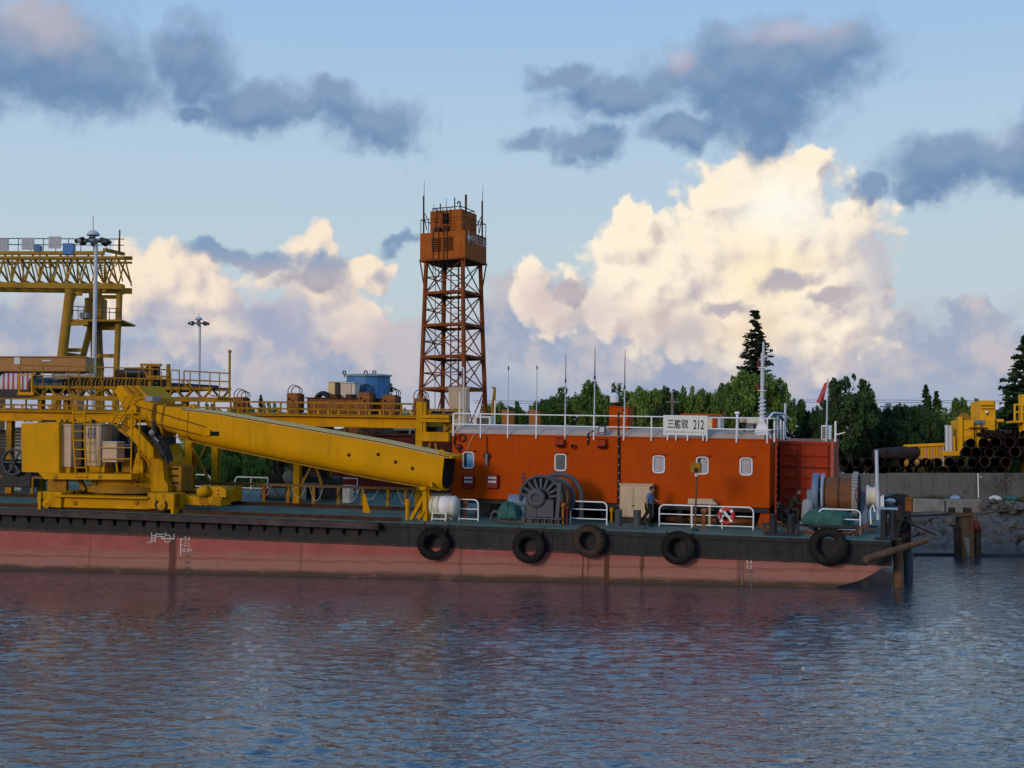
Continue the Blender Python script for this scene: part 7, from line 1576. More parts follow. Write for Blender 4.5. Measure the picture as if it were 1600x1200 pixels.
# ------------------------------------------------------------------ high lamp masts
def lampmast(px, ptop, Y, sc_, lab):
    p = lambda x, y: at(px + (x) * sc_, ptop + y * sc_, Y); b = at(px, 640, Y); k = Y / F * sc_
    t = T('lamp_mast', lab, 'lamp mast', IM, (b.x, Y, 3), 'white high lamp masts'); tp = p(0, 22)
    mb = MB(); mb.bar((b.x, Y, 3), (b.x, Y, tp.z), 4.0 * k, 14, 3.0 * k); t.p('pole', mb, M['galv'])
    mb = MB(); mb.lathe([(10 * k, 0), (10.5 * k, 1.2 * k), (8 * k, 5.5 * k), (4 * k, 8 * k), (0, 8.5 * k)], p(0, 8), (0, 0, 1), 20); t.p('dome_cap', mb, M['galv']); mb = MB(); mb.bar(p(0, 8), p(0, 22), 4 * k, 10); t.p('head_column', mb, M['dirtygrey'])
    mb = MB(); mb.bar(p(0, 0), p(0, -22 if sc_ > .8 else -14), .5 * k, 5); t.p('lightning_rod', mb, M['wire'])
    mb = MB(); mb.lathe([(10 * k, -1 * k), (12 * k, -1 * k), (12 * k, 1.5 * k), (10 * k, 1.5 * k)], p(0, 17), (0, 0, 1), 18, True); t.p('lamp_ring', mb, M['dirtygrey'])
    for a_ in range(8):
        an = a_ * math.pi / 4 + .2; d = V3(math.cos(an), math.sin(an), 0); c = p(0, 16) + d * 22 * k; mb = MB(); mb.bar(p(0, 17) + d * 10 * k, c, 1. * k, 5); t.p('arm', mb, M['dirtygrey'])
        Mx = Matrix.Translation(c) @ Matrix.Rotation(an, 4, 'Z') @ Matrix.Rotation(.5, 4, 'Y'); mb = MB(); mb.box((-2 * k, -4.5 * k, -3 * k), (6 * k, 4.5 * k, 2.5 * k), .5 * k, Mx); lm = t.p('floodlight', mb, M['dark']); mb = MB(); mb.box((6 * k, -3.8 * k, -2.4 * k), (6.4 * k, 3.8 * k, 2 * k), 0, Mx); t.p('lens', mb, M['lamp'], lm)
lampmast(145.5, 360, 104, 1., 'big white lamp mast in front of the gantry crane leg'); lampmast(310.5, 495, 170, .60, 'distant thin lamp mast standing alone right of the gantry crane')
def soloW(*a, **k):
    k['fr'] = IM; return solo(*a, **k)
# ------------------------------------------------------------------ FLOOD WALL, old seawall, rocks
YW = 99.7
zt, zb = at(1500, 739.5, YW).z, at(1500, 778, YW).z
t = T('flood_wall', 'long stained grey concrete flood wall on the far bank below the pipe stacks', 'wall', IM, (at(1450, 760, YW).x, YW, zb))
x = at(640, 760, YW).x; xe = at(1800, 760, YW).x; k = 0
while x < xe:
    L = 8.35; mb = MB(); dz = RNG.uniform(-.025, .025); dy = RNG.uniform(-.02, .02)
    mb.box((x + .015, YW + dy, zb - .6), (x + L - .015, YW + .35, zt + dz), .025); t.p('wall_panel', mb, M['concrete']); x += L; k += 1
mb = MB(); c = at(1528.5, 757, YW - .05); mb.bar((c.x, YW - .06, zb), (c.x, YW - .06, zt), .055, 8); t.p('white_drain_pipe', mb, M['paintwhite'])
mb = MB(); c = at(1532.5, 745.5, YW - .03); mb.ball(c, .07, 8, 6); t.p('white_spot', mb, M['paintwhite'])
for pts in ([(1552, 746), (1551, 754), (1555, 759), (1560, 757), (1562, 748)], [(1580, 749), (1575, 748), (1573, 753), (1577, 756), (1575, 761), (1571, 760)], [(1586, 746), (1591, 749), (1590, 757), (1586, 761)]):
    mb = MB(); mb.path([at(x, y, YW - .035) for x, y in pts], .035, 4); t.p('faint_graffiti', mb, M['oldconcrete'])
def rockmesh(seed, flat=.7):
    rg = np.random.default_rng(seed); import bmesh
    bm = bmesh.new(); bmesh.ops.create_icosphere(bm, subdivisions=1, radius=1)
    for v in bm.verts: v.co *= 1 + .35 * (rg.random() - .5); v.co.z *= flat; v.co.x *= 1.2
    me = bpy.data.meshes.new('rock'); bm.to_mesh(me); bm.free(); me.materials.append(M['rock']); return me
rocks = [rockmesh(20 + k, .55 + .1 * (k % 4)) for k in range(8)]
rb = T('riprap', None, None, IM, (20, 92, 0)); rb.e['kind'] = 'structure'
for k in range(230):
    Yr = 89.2 + 6.6 * RNG.random() ** 1.1; xx = at(1290 + 330 * RNG.random(), 800, Yr).x; s_ = RNG.uniform(.22, .72) * (1.25 if RNG.random() < .12 else 1)
    z = np.interp(Yr, [88.5, 91.5, 92.5, 94, 95.2, 97], [-.6, .05, .45, 1.0, 1.5, 2.])
    rb.inst('rock', rocks[k % 8], Matrix.Translation((xx, Yr, z + s_ * .12)) @ Matrix.Rotation(RNG.uniform(0, 6.28), 4, 'Z') @ Matrix.Rotation(RNG.uniform(-.4, .4), 4, 'X') @ Matrix.Scale(s_, 4))
YS = 96.2
sw = T('old_seawall', 'broken pale concrete seawall beam lying above the rocks on the far bank', 'seawall', IM, (at(1480, 790, YS).x, YS, 1.5))
def blk(px0, px1, y0, y1, r, par=None):
    a, b = at(px0, y0, YS), at(px1, y1, YS); mb = MB(); mb.box((a.x, YS, b.z), (b.x, YS + 1.1, a.z), r); n = len(mb.v)
    mb.v = [(x + RNG.uniform(-.05, .05), y + RNG.uniform(-.08, .08), z + RNG.uniform(-.07, .07)) for x, y, z in mb.v]; return sw.p('concrete_block', mb, M['oldconcrete'])
for px0, px1, y0, y1 in ((1296, 1380, 781, 806), (1381, 1424, 780, 806), (1425, 1478, 779, 806), (1479, 1536, 780, 804), (1543, 1552, 787, 802), (1556, 1575, 789, 803), (1577, 1602, 784, 803), (1603, 1660, 785, 805)): blk(px0, px1, y0, y1, .14)
for k in range(22):
    c = at(1536 + 66 * RNG.random(), 783 + 20 * RNG.random(), YS - .3); sw.inst('rubble', rocks[k % 8], Matrix.Translation(c) @ Matrix.Rotation(RNG.random() * 6, 4, 'Z') @ Matrix.Scale(RNG.uniform(.15, .4), 4))
mb = MB(); a, b = at(1500, 776.5, 97.4), at(1518, 781, 97.4)
for k, (px0, px1, mm) in enumerate(((1484, 1500, 'steelblue'), (1545, 1565, 'offwhite'), (1568, 1590, 'green_tarp'))):
    c = at((px0 + px1) / 2, 779, 97.5); mb = MB(); mb.ball(c, ((px1 - px0) * .0218, .5, .22), 12, 7, None, .2); soloW('dumped_sheet', 'crumpled %s plastic sheet on the bank above the old seawall' % ('pale blue', 'whitish', 'green')[k], 'plastic sheet', mb, M[mm])
# grass
def grass_patch(name, x0, x1, y0, y1, zf, n, h, seed, m_='grass'):
    rg = np.random.default_rng(seed); X = rg.uniform(x0, x1, n); Y_ = rg.uniform(y0, y1, n); Zb = np.array([zf(a, b) for a, b in zip(X, Y_)])
    hh = h * rg.uniform(.4, 1.2, n) * (.4 + .9 * (np.sin(X * .9) * .5 + .5)); an = rg.uniform(0, 6.28, n); wd = rg.uniform(.02, .06, n); lx, ly = rg.normal(0, .25, n) * hh, rg.normal(0, .25, n) * hh
    v = np.stack([np.stack([X - wd * np.cos(an), Y_ - wd * np.sin(an), Zb], 1), np.stack([X + wd * np.cos(an), Y_ + wd * np.sin(an), Zb], 1), np.stack([X + lx, Y_ + ly, Zb + hh], 1)], 1).reshape(-1, 3)
    me = bpy.data.meshes.new(name); me.from_pydata(v.tolist(), [], np.arange(3 * n).reshape(-1, 3).tolist()); me.materials.append(M[m_])
    ob = bpy.data.objects.new(name, me); COL.objects.link(ob); ob['kind'] = 'stuff'; return ob
zf = lambda x, y: float(np.interp(y, [95.2, 97.5, 99.4, 99.9, 100.4, 102], [1.5, 2.1, 2.45, 2.6, 3.05, 3.1]))
grass_patch('grass', at(1290, 0, 98).x, at(1660, 0, 98).x, 97.4, 99.6, zf, 9000, .5, 1)
grass_patch('weeds', at(1290, 0, 101).x, at(1660, 0, 101).x, 100.3, 101.6, lambda x, y: 3.1, 1500, 1.25, 2, 'grass')

# ------------------------------------------------------------------ PIPE STACKS
def pipemesh(r, L, wall, n=22):
    mb = MB(); mb.lathe([(r - wall, 0), (r, 0), (r, L), (r - wall, L)], (0, 0, 0), (0, 1, 0), n, True); me = mb.mesh('steel_pipe'); me.materials.append(M['pipe']); return me
M['pipe'] = mat('rusty_pipe', (.034, .021, .017), .8, var=.5, scale=1.2, rust=.3, rustcol=(.075, .032, .018), dirt=.3)
big, small = pipemesh(.41, 9, .03), pipemesh(.185, 8, .02, 14)
YP = 102.4
def pipe(px, py, me, lab, grp, r, Yv=YP, yaw=-.27):
    k_ = RNG.uniform(.82, 1.0); c = at(px + RNG.uniform(-1.2, 1.2), py + (1 - k_) * 9, Yv); o = bpy.data.objects.new('steel_pipe', me); COL.objects.link(o)
    o.matrix_world = Matrix.Translation(c + V3(0, RNG.uniform(-.25, .25), 0)) @ Matrix.Rotation(yaw + RNG.uniform(-.06, .06), 4, 'Z') @ Matrix.Diagonal((k_, 1, k_, 1)); tagit(o, lab, 'pipe', grp)
l1 = 'wide rusty steel pipe in the low dark stack along the top of the flood wall'
for k in range(15): pipe(1318 + 18.3 * k, 721 + .6 * (k % 3), big, l1, 'wide pipes in the low stack', .41)
for k in range(14): pipe(1327 + 18.3 * k, 736 + .5 * (k % 2), big, l1, 'wide pipes in the low stack', .41, YP + .3)
l2 = 'wide black steel pipe in the taller stack in front of the yellow machine'
for k in range(6): pipe(1508 + 19.4 * k, 706 + .4 * (k % 2), big, l2, 'wide pipes in the tall stack', .41, YP + .6)
for k in range(5): pipe(1517.5 + 20 * k, 691, big, l2, 'wide pipes in the tall stack', .41, YP + .6)
l3 = 'thin rusty pipe lying on top of the tall pipe stack'
for px, py in ((1535, 673), (1557, 673), (1544, 677.5), (1530, 678.5), (1566, 675), (1551, 678), (1573, 680), (1580, 677.5), (1586, 674), (1592.5, 675), (1600, 675), (1589, 681), (1540, 681), (1562, 681)): pipe(px, py, small, l3, 'thin pipes on the tall stack', .185, YP + .6, -.55 if px < 1570 else -.27)
for k, (px, py) in enumerate(((1408, 708), (1425, 708))): 
    c = at(px, py, YP + 1); mb = MB(); mb.bar(c - V3(1.9, 0, .1), c + V3(.6, .8, .1), .42, 20); soloW('steel_pipe', ('rusty pipe lying crosswise on the low stack, nearer the container', 'rusty brown pipe lying crosswise on the low stack, nearer the yellow bin')[k], 'pipe', mb, M['pipe'])

# ------------------------------------------------------------------ YELLOW YARD MACHINES
YM = 110; y_ = lambda px, py, d=0.: at(px, py, YM + d); MY = M['yellow_bright']
t = T('piling_machine', 'bright yellow box shaped yard machine standing behind the pipe stacks', 'machine', IM, (y_(1530, 710).x, YM, 3.2))
def mbx(nm, x0, y0, x1, y1, d0, d1, m_, par=None, ch=.04): a, b = y_(x0, y0, d0), y_(x1, y1, d0); mb = MB(); mb.box((a.x, YM + d0, b.z), (b.x, YM + d1, a.z), ch); return t.p(nm, mb, m_, par)
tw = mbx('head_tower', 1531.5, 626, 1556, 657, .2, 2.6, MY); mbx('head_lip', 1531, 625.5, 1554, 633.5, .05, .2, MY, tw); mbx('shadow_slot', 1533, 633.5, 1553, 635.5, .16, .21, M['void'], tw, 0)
mb = MB(); mb.bar(y_(1532.5, 637, .1), y_(1552.5, 637, .1), .10, 10); t.p('cross_tube', mb, MY, tw); mb = MB(); mb.ball(y_(1542, 644, .1), .13, 10, 8); t.p('lamp', mb, M['white'], tw); mb = MB(); mb.bar(y_(1542, 644.5, .05), y_(1542.5, 648, .05), .06, 6); t.p('lamp_bracket', mb, M['void'], tw)
bd_ = mbx('body', 1504, 655.5, 1556, 706, .0, 3, MY); mbx('blue_panel', 1522, 656.5, 1539.5, 663.5, -.08, .0, M['bluegrey'], bd_, .01); mbx('ledge', 1515, 667.8, 1543, 669, -.25, .0, M['rustdark'], bd_, 0)
mbx('seam', 1504, 671, 1531, 672, -.03, .0, M['yellow_dirty'], bd_, 0); mbx('lower_panel', 1506, 677, 1522, 683, -.08, .0, MY, bd_)
mbx('column', 1499, 651, 1505.5, 708, -.2, .5, MY); mb = MB(); mb.prism([y_(1503, 652), y_(1506, 645), y_(1511, 645), y_(1518, 655), y_(1505, 656)], (0, 1, 0)); t.p('winch_lump', mb, M['yellow_dirty'])
for x in (1522.5, 1532.5): mb = MB(); mb.bar(y_(x, 660, -.3), y_(x, 710, -.3), .05, 5); t.p('rod', mb, M['rustdark'])
mb = MB(); mb.bar(y_(1556, 657.5, .5), y_(1567.5, 657.5, .5), .14, 10); t.p('arm', mb, MY); mbx('bracket', 1556, 658, 1560, 682, .5, 1, MY); mbx('base_beam', 1474, 705, 1580, 712.5, -.6, .3, MY)
for x in (1478, 1500, 1530, 1575): mbx('support_leg', x - 2, 712, x + 2, 735, 0, .3, M['yellow_dirty'])
t = T('ribbed_bin', 'long low yellow bin with vertical ribs left of the yellow yard machine', 'bin', IM, (y_(1455, 712).x, YM + 2, 3.2)); a0 = (1412, 697.5)
for k in range(19):
    x0 = 1413 + k * 4.6; yt = 697.5 - k * .2; a, b = y_(x0, yt, 2), y_(x0 + 4.4, 716, 2); mb = MB(); mb.box((a.x, YM + 2, 3.2), (b.x, YM + 2.2, a.z), .02); t.p('side_panel', mb, M['beige'] if k < 13 else M['dirtygrey']); mb = MB(); mb.box((a.x - .04, YM + 1.9, 3.2), (a.x + .06, YM + 2, a.z)); t.p('rib', mb, MY if k < 13 else M['galv'])
mb = MB(); mb.beam(y_(1412, 697, 1.9), y_(1480, 694, 1.9), .3, .22); t.p('top_rail', mb, MY)
for px, w_, y0, mm, lab in ((1479.5, .17, 664, 'galv', 'pale grey post, left of a pair beside the ribbed bin'), (1485, .17, 665, 'galv', 'pale grey post, right of a pair beside the ribbed bin'), (1491, .09, 682, 'yellow_bright', 'thin yellow post left of the yellow yard machine')):
    p_ = y_(px, y0, 1); mb = MB(); mb.bar((p_.x, p_.y, 3.2), p_, w_, 8); soloW('yard_post', lab, 'post', mb, M[mm])
t = T('yard_gantry', 'yellow column with a railed landing cut by the right edge of the picture', 'gantry', IM, (y_(1605, 700).x, YM - 4, 3.2))
def mb2(nm, x0, y0, x1, y1, d0, d1, m_): a, b = y_(x0, y0, d0), y_(x1, y1, d0); mb = MB(); mb.box((a.x, YM + d0, b.z), (b.x, YM + d1, a.z), .03); return t.p(nm, mb, m_)
mb2('column', 1598, 616, 1612, 745, -4, -3, MY); mb2('landing', 1584.5, 657, 1640, 660.5, -4.2, -2.5, MY)
for x in (1585.5, 1597, 1622): mb = MB(); mb.bar(y_(x, 632, -4.2), y_(x, 658, -4.2), .09, 6); t.p('rail_post', mb, MY)
for y in (632.5, 644): mb = MB(); mb.bar(y_(1585, y, -4.2), y_(1640, y, -4.2), .08, 6); t.p('rail', mb, MY)

# ------------------------------------------------------------------ MOORING DOLPHINS AND PILES
YD_ = 77.5; d_ = lambda px, py, d=0.: at(px, py, YD_ + d)
t = T('mooring_dolphin', 'weathered timber and concrete mooring dolphin standing in the water near the right bank', 'mooring dolphin', IM, (d_(1512, 870).x, YD_, -1))
def pile(nm, x0, x1, y0, m_, d, tp=1.): 
    a, b = d_(x0, y0, d), d_(x1, y0, d); r = (b.x - a.x) / 2; mb = MB(); mb.box((a.x, YD_ + d, -2), (b.x, YD_ + d + 2 * r, a.z), .05); return t.p(nm, mb, m_)
pile('centre_pile', 1503.5, 1522, 806, M['oldconcrete'] if False else M['wood'], 0); pile('side_pile', 1492.5, 1503, 823, M['wooddark'], .3); pile('side_pile', 1522.5, 1533, 822, M['wooddark'], .3); pile('rear_pile', 1495, 1502, 806, M['wooddark'], 1.0)
mb = MB(); mb.prism([d_(1506, 840, -.06), d_(1514, 840, -.06), d_(1516, 868, -.06), d_(1512, 870, -.06)], (0, .08, 0)); t.p('pale_patch', mb, M['oldconcrete'])
for x0, x1 in ((1485.5, 1493), (1508.5, 1519)): a, b = d_(x0, 793, .0), d_(x1, 806, .0); mb = MB(); mb.box((a.x, YD_, b.z), (b.x, YD_ + .5, a.z), .03); t.p('cap_block', mb, M['wooddark'])
mb = MB(); mb.beam(d_(1484, 804, -.05), d_(1524, 804, -.05), .3, .16); t.p('cap_beam', mb, M['wood'])
for k in range(6): c = d_(1525 + .8 * math.sin(k * 2), 809 + 2.6 * k, -.1); mb = MB(); mb.path(arc(c, (1, 0, 0), (0, 0, 1), .05, 0, 360, 8)[:-1], .02, 4, True); t.p('chain_link', mb, M['rustdark'])
mb = MB(); mb.ball(d_(1526, 822, -.1), (.2, .2, .3), 8, 6, None, .2); t.p('red_fender', mb, M['dark_red'])
mb = MB(); mb.path([q(1400, 806, .5) * 0 + BM @ q(1408, 806, 0), d_(1450, 805.5), d_(1486, 803.5)], .05, 5); soloW('mooring_line', 'dark mooring line from the bow piles to the timber dolphin', 'rope', mb, M['rope'])
mb = MB(); mb.path([BM @ q(1405, 812, 0), d_(1440, 826, 2), d_(1462, 836, 3)], .045, 5); soloW('mooring_line', 'slack dark line dropping from the bow piles to the rocks', 'rope', mb, M['rope'])
mb = MB(); mb.path([d_(1522, 804.5), d_(1560, 799, 3), d_(1640, 792, 6)], .045, 5); soloW('mooring_line', 'line running from the timber dolphin to the right edge', 'rope', mb, M['wood'])
a, b = at(1418, 868, 79.), at(1700, 871, 78); a.z = b.z = .04; mb = MB(); mb.path([a.lerp(b, k / 10) + V3(0, .2 * math.sin(k), 0) for k in range(11)], .13, 8); soloW('floating_boom', 'dark floating pipe boom on the water behind the bow', 'floating boom', mb, M['dark'])
# piles at the bow
YB_ = 57.4; b_ = lambda px, py, d=0.: at(px, py, YB_ + d)
t = T('bow_pile', 'brown timber pile in the water touching the bow of the barge', 'pile', IM, (b_(1404, 915).x, YB_, -1)); mb = MB(); mb.path([V3(b_(1404, 915).x, YB_, -1.5), b_(1404, 880), b_(1401, 846)], lambda s_: .22 - .03 * s_, 12); t.p('trunk', mb, M['wood']); mb = MB(); mb.path([b_(1397, 850, -.1), b_(1399, 835, -.1), b_(1404, 815, -.1), b_(1409, 806, 0)], .10, 8); t.p('split_timber', mb, M['wood'])
mb = MB(); mb.bar(b_(1353, 874, -2.0), b_(1448, 844, -.5), .15, 12, .12); soloW('floating_log', 'long bare log lashed slantwise across the pile at the bow', 'log', mb, M['wood'])
t = T('steel_pile', 'rusty steel pile with dark fenders behind the bow timber pile', 'pile', IM, (b_(1418, 890, 4).x, YB_ + 4, -1)); mb = MB(); mb.bar(V3(b_(1418, 890, 4).x, YB_ + 4, -1.5), b_(1418, 778, 4), .15, 14); t.p('tube', mb, M['rustdark']); mb = MB(); mb.bar(b_(1420, 800, 3.9), b_(1421, 777, 3.9), .17, 10); t.p('rusty_top', mb, M['rust']); mb = MB(); mb.bar(V3(b_(1417, 890, 3.7).x, YB_ + 3.7, -1.5), b_(1419, 862, 3.7), .22, 14); t.p('blue_sleeve', mb, M['grey'])
mb = MB(); mb.path([b_(1408, 850, 3), b_(1412, 830, 3), b_(1418, 800, 3.4)], .14, 8); t.p('raking_tube', mb, M['rustdark'])
mb = MB(); a, b = b_(1384, 774, 5), b_(1423, 797, 5); mb.prism([b_(1386, 776, 5), b_(1386, 797, 5), b_(1422, 799, 5), b_(1425, 782, 5), b_(1418, 773, 5), b_(1402, 771, 5)], (0, 1.2, 0)); t.p('dark_head_box', mb, M['dark'])
for k, (px, py, r) in enumerate(((1400, 812, .34), (1412, 822, .30), (1392, 826, .30))):
    mb = MB(); c = b_(px, py, 2.6 - .3 * k); mb.lathe([(r * .55, -.1), (r * .9, -.12), (r, 0), (r * .9, .12), (r * .55, .1)], c, (.3 * k - .3, 1, .2), 18, True); t.p('old_tyre', mb, M['black'])
mb = MB(); mb.box(b_(1406, 800, 3.6), b_(1424, 842, 3.6) + V3(0, .5, 0), .05); t.p('dark_fender_frame', mb, M['wooddark'])
mb = MB(); mb.ball(b_(1391, 783, 4.8), (.25, .15, .12), 8, 6); t.p('white_rag', mb, M['offwhite'])
mb = MB(); mb.path([b_(1385, 790, 4), b_(1396, 800, 3), b_(1410, 806, 3)], .22, 8); t.p('black_hose', mb, M['black'])
t = T('hanging_fender', 'black rubber fender hanging between the bow and the timber pile', 'fender', IM, b_(1397, 845, 1.5)); mb = MB(); mb.path([b_(1393, 842, 1.5), b_(1396, 828, 1.5), b_(1401, 812, 1.5)], .26, 10); t.p('fender_roll', mb, M['black']); mb = MB(); mb.path([b_(1400, 815, 1.3), b_(1402, 802, 1.6), b_(1405, 795, 2)], .16, 8); t.p('rusty_bracket', mb, M['rustdark'])

# ------------------------------------------------------------------ TREES
def crown_mesh(name, blobs, n, size, seed, mt, droop=0.):
    rg = np.random.default_rng(seed); vol = np.array([b[3] * b[4] * b[5] for b in blobs]) ** .66; cnt = (vol / vol.sum() * n).astype(int); V = []
    for (cx, cy, cz, rx, ry, rz), c in zip(blobs, cnt):
        d = rg.normal(size=(c, 3)); d /= np.linalg.norm(d, axis=1)[:, None]
        rad = rg.uniform(.35, 1.0, (c, 1)) ** .45 * (1 + .22 * np.sin(7 * d[:, :1] + 5 * d[:, 1:2] + seed) * np.cos(6 * d[:, 2:3] + cx))
        p = np.array([cx, cy, cz]) + d * rad * np.array([rx, ry, rz])
        nrm = d * .8 + rg.normal(size=(c, 3)) * .75 + np.array([0, 0, .35]); nrm /= np.linalg.norm(nrm, axis=1)[:, None]
        a = np.cross(nrm, rg.normal(size=(c, 3))); a /= np.linalg.norm(a, axis=1)[:, None]; b = np.cross(nrm, a)
        s1 = size * rg.uniform(.55, 1.35, (c, 1)); s2 = s1 * rg.uniform(.45, .8, (c, 1)); bend = nrm * s1 * .3
        V.append(np.stack([p - a * s1 - bend, p - b * s2, p + a * s1 - bend, p + b * s2], 1))
    V = np.concatenate(V).reshape(-1, 3); m_ = len(V) // 4
    me = bpy.data.meshes.new(name); me.from_pydata(V.tolist(), [], np.arange(4 * m_).reshape(-1, 4).tolist()); me.materials.append(mt); return me
def lobes(n, seed, rx, rz, zc, r0, tall=1.):
    rg = np.random.default_rng(seed); L = [(0, 0, zc, rx * .62, rx * .62, rz * .7)]
    for k in range(n):
        a = rg.uniform(0, 6.28); e = rg.uniform(-.7, 1.3); d = rg.uniform(.55, .95); rr = r0 * rg.uniform(.6, 1.25)
        L.append((math.cos(a) * math.cos(e) * rx * d, math.sin(a) * math.cos(e) * rx * d, zc + math.sin(e) * rz * d, rr, rr, rr * .85 * tall))
    for k in range(n // 2):                         # thin sprigs that stand clear of the crown
        a = rg.uniform(0, 6.28); e = rg.uniform(-.2, 1.5); d = rg.uniform(.82, .98); rr = r0 * rg.uniform(.28, .5)
        L.append((math.cos(a) * math.cos(e) * rx * d, math.sin(a) * math.cos(e) * rx * d, zc + math.sin(e) * rz * d, rr, rr, rr * 1.15))
    return L
def trunk_mb(h, r, seed, limbs=5):
    rg = np.random.default_rng(seed); mb = MB(); mb.path([V3(0, 0, -.3), V3(.05, .03, h * .3), V3(-.04, .06, h * .62), V3(.05, 0, h * .9)], lambda s_: r * (1 - .7 * s_), 8)
    for k in range(limbs):
        a = rg.uniform(0, 6.28); z = h * rg.uniform(.3, .75); L = h * rg.uniform(.25, .42); d = V3(math.cos(a), math.sin(a), .8)
        mb.path([V3(0, 0, z), V3(0, 0, z) + d * L * .5, V3(0, 0, z) + d * L + V3(0, 0, .2 * L)], lambda s_: r * .42 * (1 - .75 * s_), 6)
    return mb
kinds = {}
for nm, mt, n, seed, nl, rz, r0, sz in (('a', 'leaf', 9000, 3, 24, 3.0, .88, .15), ('b', 'leaf2', 9500, 7, 26, 3.2, .85, .15), ('c', 'leaf3', 9000, 9, 28, 3.0, .76, .135), ('d', 'leaf', 7500, 15, 32, 3.3, .66, .14), ('e', 'leaf2', 8500, 33, 34, 3.2, .62, .15)):
    cm = crown_mesh('crown', lobes(nl, seed, 3.0, rz, 4.6, r0), n, sz, seed, M[mt]); tm = trunk_mb(6.0, .22, seed).mesh('trunk'); tm.materials.append(M['bark']); kinds[nm] = (cm, tm)
def conifer_mesh(seed, n, H, rbase, mt, size, gap):
    rg = np.random.default_rng(seed); B = []
    z = H * .12
    while z < H:
        f = 1 - z / H; R_ = rbase * f ** .92 + .06; k = max(3, int(9 * f + 3))
        for i in range(k):
            a = rg.uniform(0, 6.28); L = R_ * rg.uniform(.6, 1.1)
            for s_ in (.35, .7, 1.0): B.append((math.cos(a) * L * s_, math.sin(a) * L * s_, z + .18 * L * s_ - .05, .10 + .26 * f * s_, .10 + .26 * f * s_, .07 + .10 * f))
        z += gap * (.35 + .55 * f) * rg.uniform(.7, 1.3)
    return crown_mesh('crown', B, n, size, seed, M[mt])
cf = conifer_mesh(4, 9000, 10., 1.35, 'needle', .10, .42); ctm = trunk_mb(9.6, .16, 3, 0).mesh('trunk'); ctm.materials.append(M['bark'])
cf2 = conifer_mesh(8, 8000, 10., 2.0, 'leaf2', .14, .34)
def tree(nm, me, tm, px, ptop, wpx, Y, lab, grp, h0, w0, zb=3.1, cat='tree'):
    tp = at(px, ptop, Y); sc_z = (tp.z - zb) / h0; sx = wpx * Y / F / w0
    e = bpy.data.objects.new(nm, None); COL.objects.link(e); e.empty_display_size = .5
    e.matrix_world = Matrix.Translation((tp.x, Y, zb)) @ Matrix.Rotation(RNG.uniform(0, 6.28), 4, 'Z') @ Matrix.Diagonal((sx, sx, sc_z, 1)); tagit(e, lab, cat, grp)
    for n_, m_ in (('crown', me), ('trunk', tm)):
        o = bpy.data.objects.new(n_, m_); COL.objects.link(o); o.parent = e
def bt_(k, px, ptop, wpx, Y, lab, grp='trees in the row behind the deckhouse'): tree('broad_tree', kinds[k][0], kinds[k][1], px, ptop, wpx, Y, lab, grp, 7.6, 7.2)
rowlab = 'broad green tree in the dense row behind the deckhouse roof'
for (k, px, ptop, w_, Y, lab) in [('c', 772, 630, 62, 126, 'low light tree by the yellow davit'), ('a', 806, 628, 66, 122, 'low green tree between the two shortest aerials'), ('c', 842, 630, 62, 128, 'light tree behind the second aerial from the left'), ('a', 880, 606, 84, 124, 'rounded tree top behind the aerial with a dark upper half'), ('d', 922, 603, 84, 122, 'loose tree just left of the satellite dome'), ('a', 966, 600, 74, 126, 'tree with wispy top behind the aerial at the orange roof box'), ('c', 1006, 608, 84, 121, 'light green tree just right of the orange roof box'), ('b', 1042, 606, 78, 130, 'dark tree behind the concrete utility pole'), ('a', 1076, 604, 72, 124, 'green tree above the right end of the name board'), ('c', 1104, 610, 66, 120, 'light tree above the white roof housing'), ('d', 1135, 606, 70, 122, 'loose green tree above the mushroom vent')]: bt_(k, px, ptop, w_, Y, lab)
for px, ptop, w_, k in [(945, 618, 90, 'a'), (860, 622, 90, 'b'), (1025, 616, 90, 'd'), (790, 634, 90, 'b'), (1090, 618, 100, 'b')]: bt_(k, px, ptop, w_, 134, 'rear tree filling the gaps in the row behind the deckhouse', 'rear trees behind the deckhouse')
bt_('c', 1172, 583, 118, 116, 'big light green tree in front of the tall pointed conifer', None); bt_('c', 1208, 594, 84, 117, 'light green tree right of the white signal mast', None); bt_('a', 1142, 600, 74, 115, 'mid green tree left of the white signal mast', None)
bt_('d', 1245, 630, 66, 124, 'small green tree left of the red flag', None); bt_('b', 1272, 640, 60, 120, 'low dark tree behind the red container', None)
bt_('e', 1328, 588, 112, 113, 'large dark round tree right of the red flag', None); bt_('e', 1296, 622, 74, 116, 'dark tree directly behind the flag pole', None); bt_('d', 1352, 614, 70, 118, 'dark green tree at the right shoulder of the large round tree', None)
for k, px, pt, w_, Y in (('b', 1384, 638, 74, 122), ('b', 1410, 632, 70, 120), ('b', 1432, 634, 70, 124), ('a', 1470, 638, 70, 122), ('d', 1500, 628, 66, 126), ('a', 1524, 624, 70, 130), ('b', 1452, 644, 70, 119), ('b', 1580, 632, 60, 132), ('b', 1560, 640, 70, 136), ('b', 1400, 655, 90, 117), ('b', 1360, 650, 80, 117)): bt_(k, px, pt, w_, Y, 'dark bushy tree in the row behind the pipe stacks and yellow machine', 'trees in the row behind the pipe stacks')
tree('conifer', cf, ctm, 1180, 485, 118, 119, 'tall narrow pointed conifer rising above the light green tree', None, 10, 2.6)
tree('conifer', cf2, ctm, 1447, 601, 62, 150, 'taller of the two small conifers behind the pipe stacks', None, 10, 3.6); tree('conifer', cf2, ctm, 1463.5, 611, 60, 150, 'shorter of the two small conifers behind the pipe stacks', None, 10, 3.6)
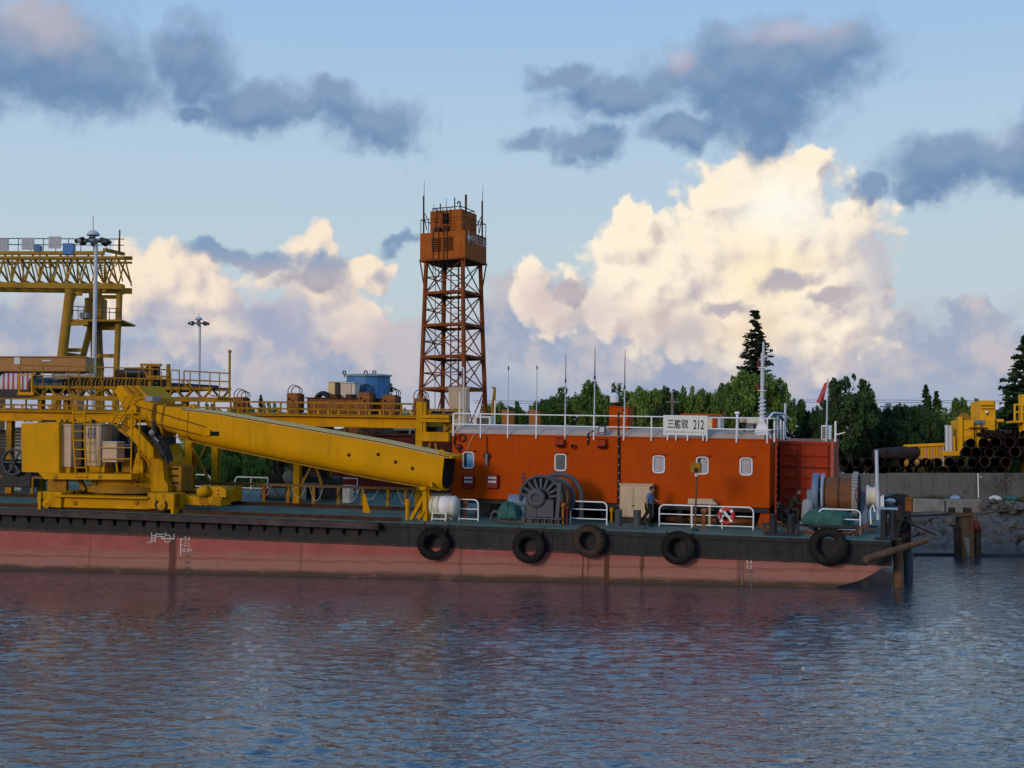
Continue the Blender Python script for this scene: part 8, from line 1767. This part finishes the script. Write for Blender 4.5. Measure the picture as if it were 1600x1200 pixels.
tree('conifer', cf2, ctm, 1604, 524, 170, 121, 'tall dark conifer cut by the right edge of the picture', None, 10, 3.6); tree('conifer', cf2, ctm, 605, 591, 84, 150, 'small conifer standing right of the blue tank', None, 10, 3.6); tree('conifer', cf2, ctm, 408, 617, 40, 210, 'tiny far conifer seen above the trestle handrail', None, 10, 3.6)
for px, pt, w_, Y in ((330, 630, 60, 160), (425, 628, 52, 170), (380, 634, 70, 165), (300, 634, 50, 165), (650, 634, 50, 160), (630, 638, 40, 150), (500, 634, 60, 170), (560, 636, 60, 170)): bt_('a' if px % 4 else 'c', px, pt, w_, Y, 'far green tree top showing above the trestle handrail', 'far trees behind the trestle')
# shrubs on the bank seen beneath the boom
def shrub(k, px, ptop, wpx, Y, zb, lab, grp): tree('shrub', kinds[k][0], kinds[k][1], px, ptop, wpx, Y, lab, grp, 7.6, 7.2, zb, 'shrub')
for i_, (k, px, pt, w_, Y) in enumerate((('c', 276, 700, 40, 93.5), ('c', 300, 690, 44, 94), ('a', 322, 684, 46, 95), ('c', 346, 688, 48, 94), ('a', 370, 682, 50, 95.5), ('c', 392, 686, 46, 94), ('c', 415, 690, 44, 95), ('a', 436, 694, 40, 94.5), ('c', 355, 712, 60, 92.8), ('c', 400, 716, 60, 92.6), ('c', 310, 716, 56, 92.6), ('a', 460, 700, 50, 95), ('c', 520, 742, 40, 93), ('c', 550, 744, 40, 93), ('a', 258, 690, 44, 95), ('c', 440, 730, 50, 92.6))): shrub(k, px, pt, w_, Y, 0.6, 'leafy green bank shrub in the thicket seen beneath the boom', 'shrubs on the bank beneath the boom')
for px, pt in ((150, 672), (60, 676), (200, 674), (-20, 670), (105, 678)): shrub('a', px, pt, 60, 97, 1.5, 'bank shrub in the shade behind the crane house', 'shrubs behind the crane house')
for k in range(24):
    px = 1312 + 15.2 * k; shrub('b' if k % 3 else 'a', px, 690 + 5 * ((k * 7) % 4) + (6 if px > 1500 else 0), 42, 118.5 + (k % 3), 3.0, 'low dark bush in the hedge directly behind the pipe stacks', 'hedge behind the pipe stacks')
# utility pole and wires
p0, p1 = at(1050.5, 660, 118), at(1050.5, 613, 118); t = T('utility_pole', 'short concrete utility pole with a cross arm among the trees behind the name board', 'utility pole', IM, (p0.x, 118, 3)); mb = MB(); mb.bar((p0.x, 118, 3), p1, .16, 8, .12); t.p('pole', mb, M['oldconcrete']); mb = MB(); mb.beam(at(1040, 628, 117.8), at(1061, 628, 117.8), .1, .12); t.p('cross_arm', mb, M['oldconcrete'])
for k, (ya_, lab) in enumerate(((626, 'upper thin power line crossing the sky low behind the trees'), (629.5, 'lower thin power line crossing the sky low behind the trees'))):
    mb = MB(); mb.path([at(740 + 110 * j, ya_ + 1.2 * math.sin(j * .9), 210) for j in range(9)], .05, 4); soloW('power_line', lab, 'wire', mb, M['bluegrey'])
p1 = at(1388, 630, 205); t = T('pylon', 'tiny far lattice pylon over the trees right of the round dark tree', 'pylon', IM, (p1.x, 205, 3)); mb = MB(); mb.beam((p1.x, 205, 3), p1, .7, .7); t.p('mast', mb, M['bluegrey']); mb = MB(); mb.beam(p1 + V3(-1.2, 0, -.5), p1 + V3(1.2, 0, -.5), .2, .2); t.p('arm', mb, M['bluegrey'])
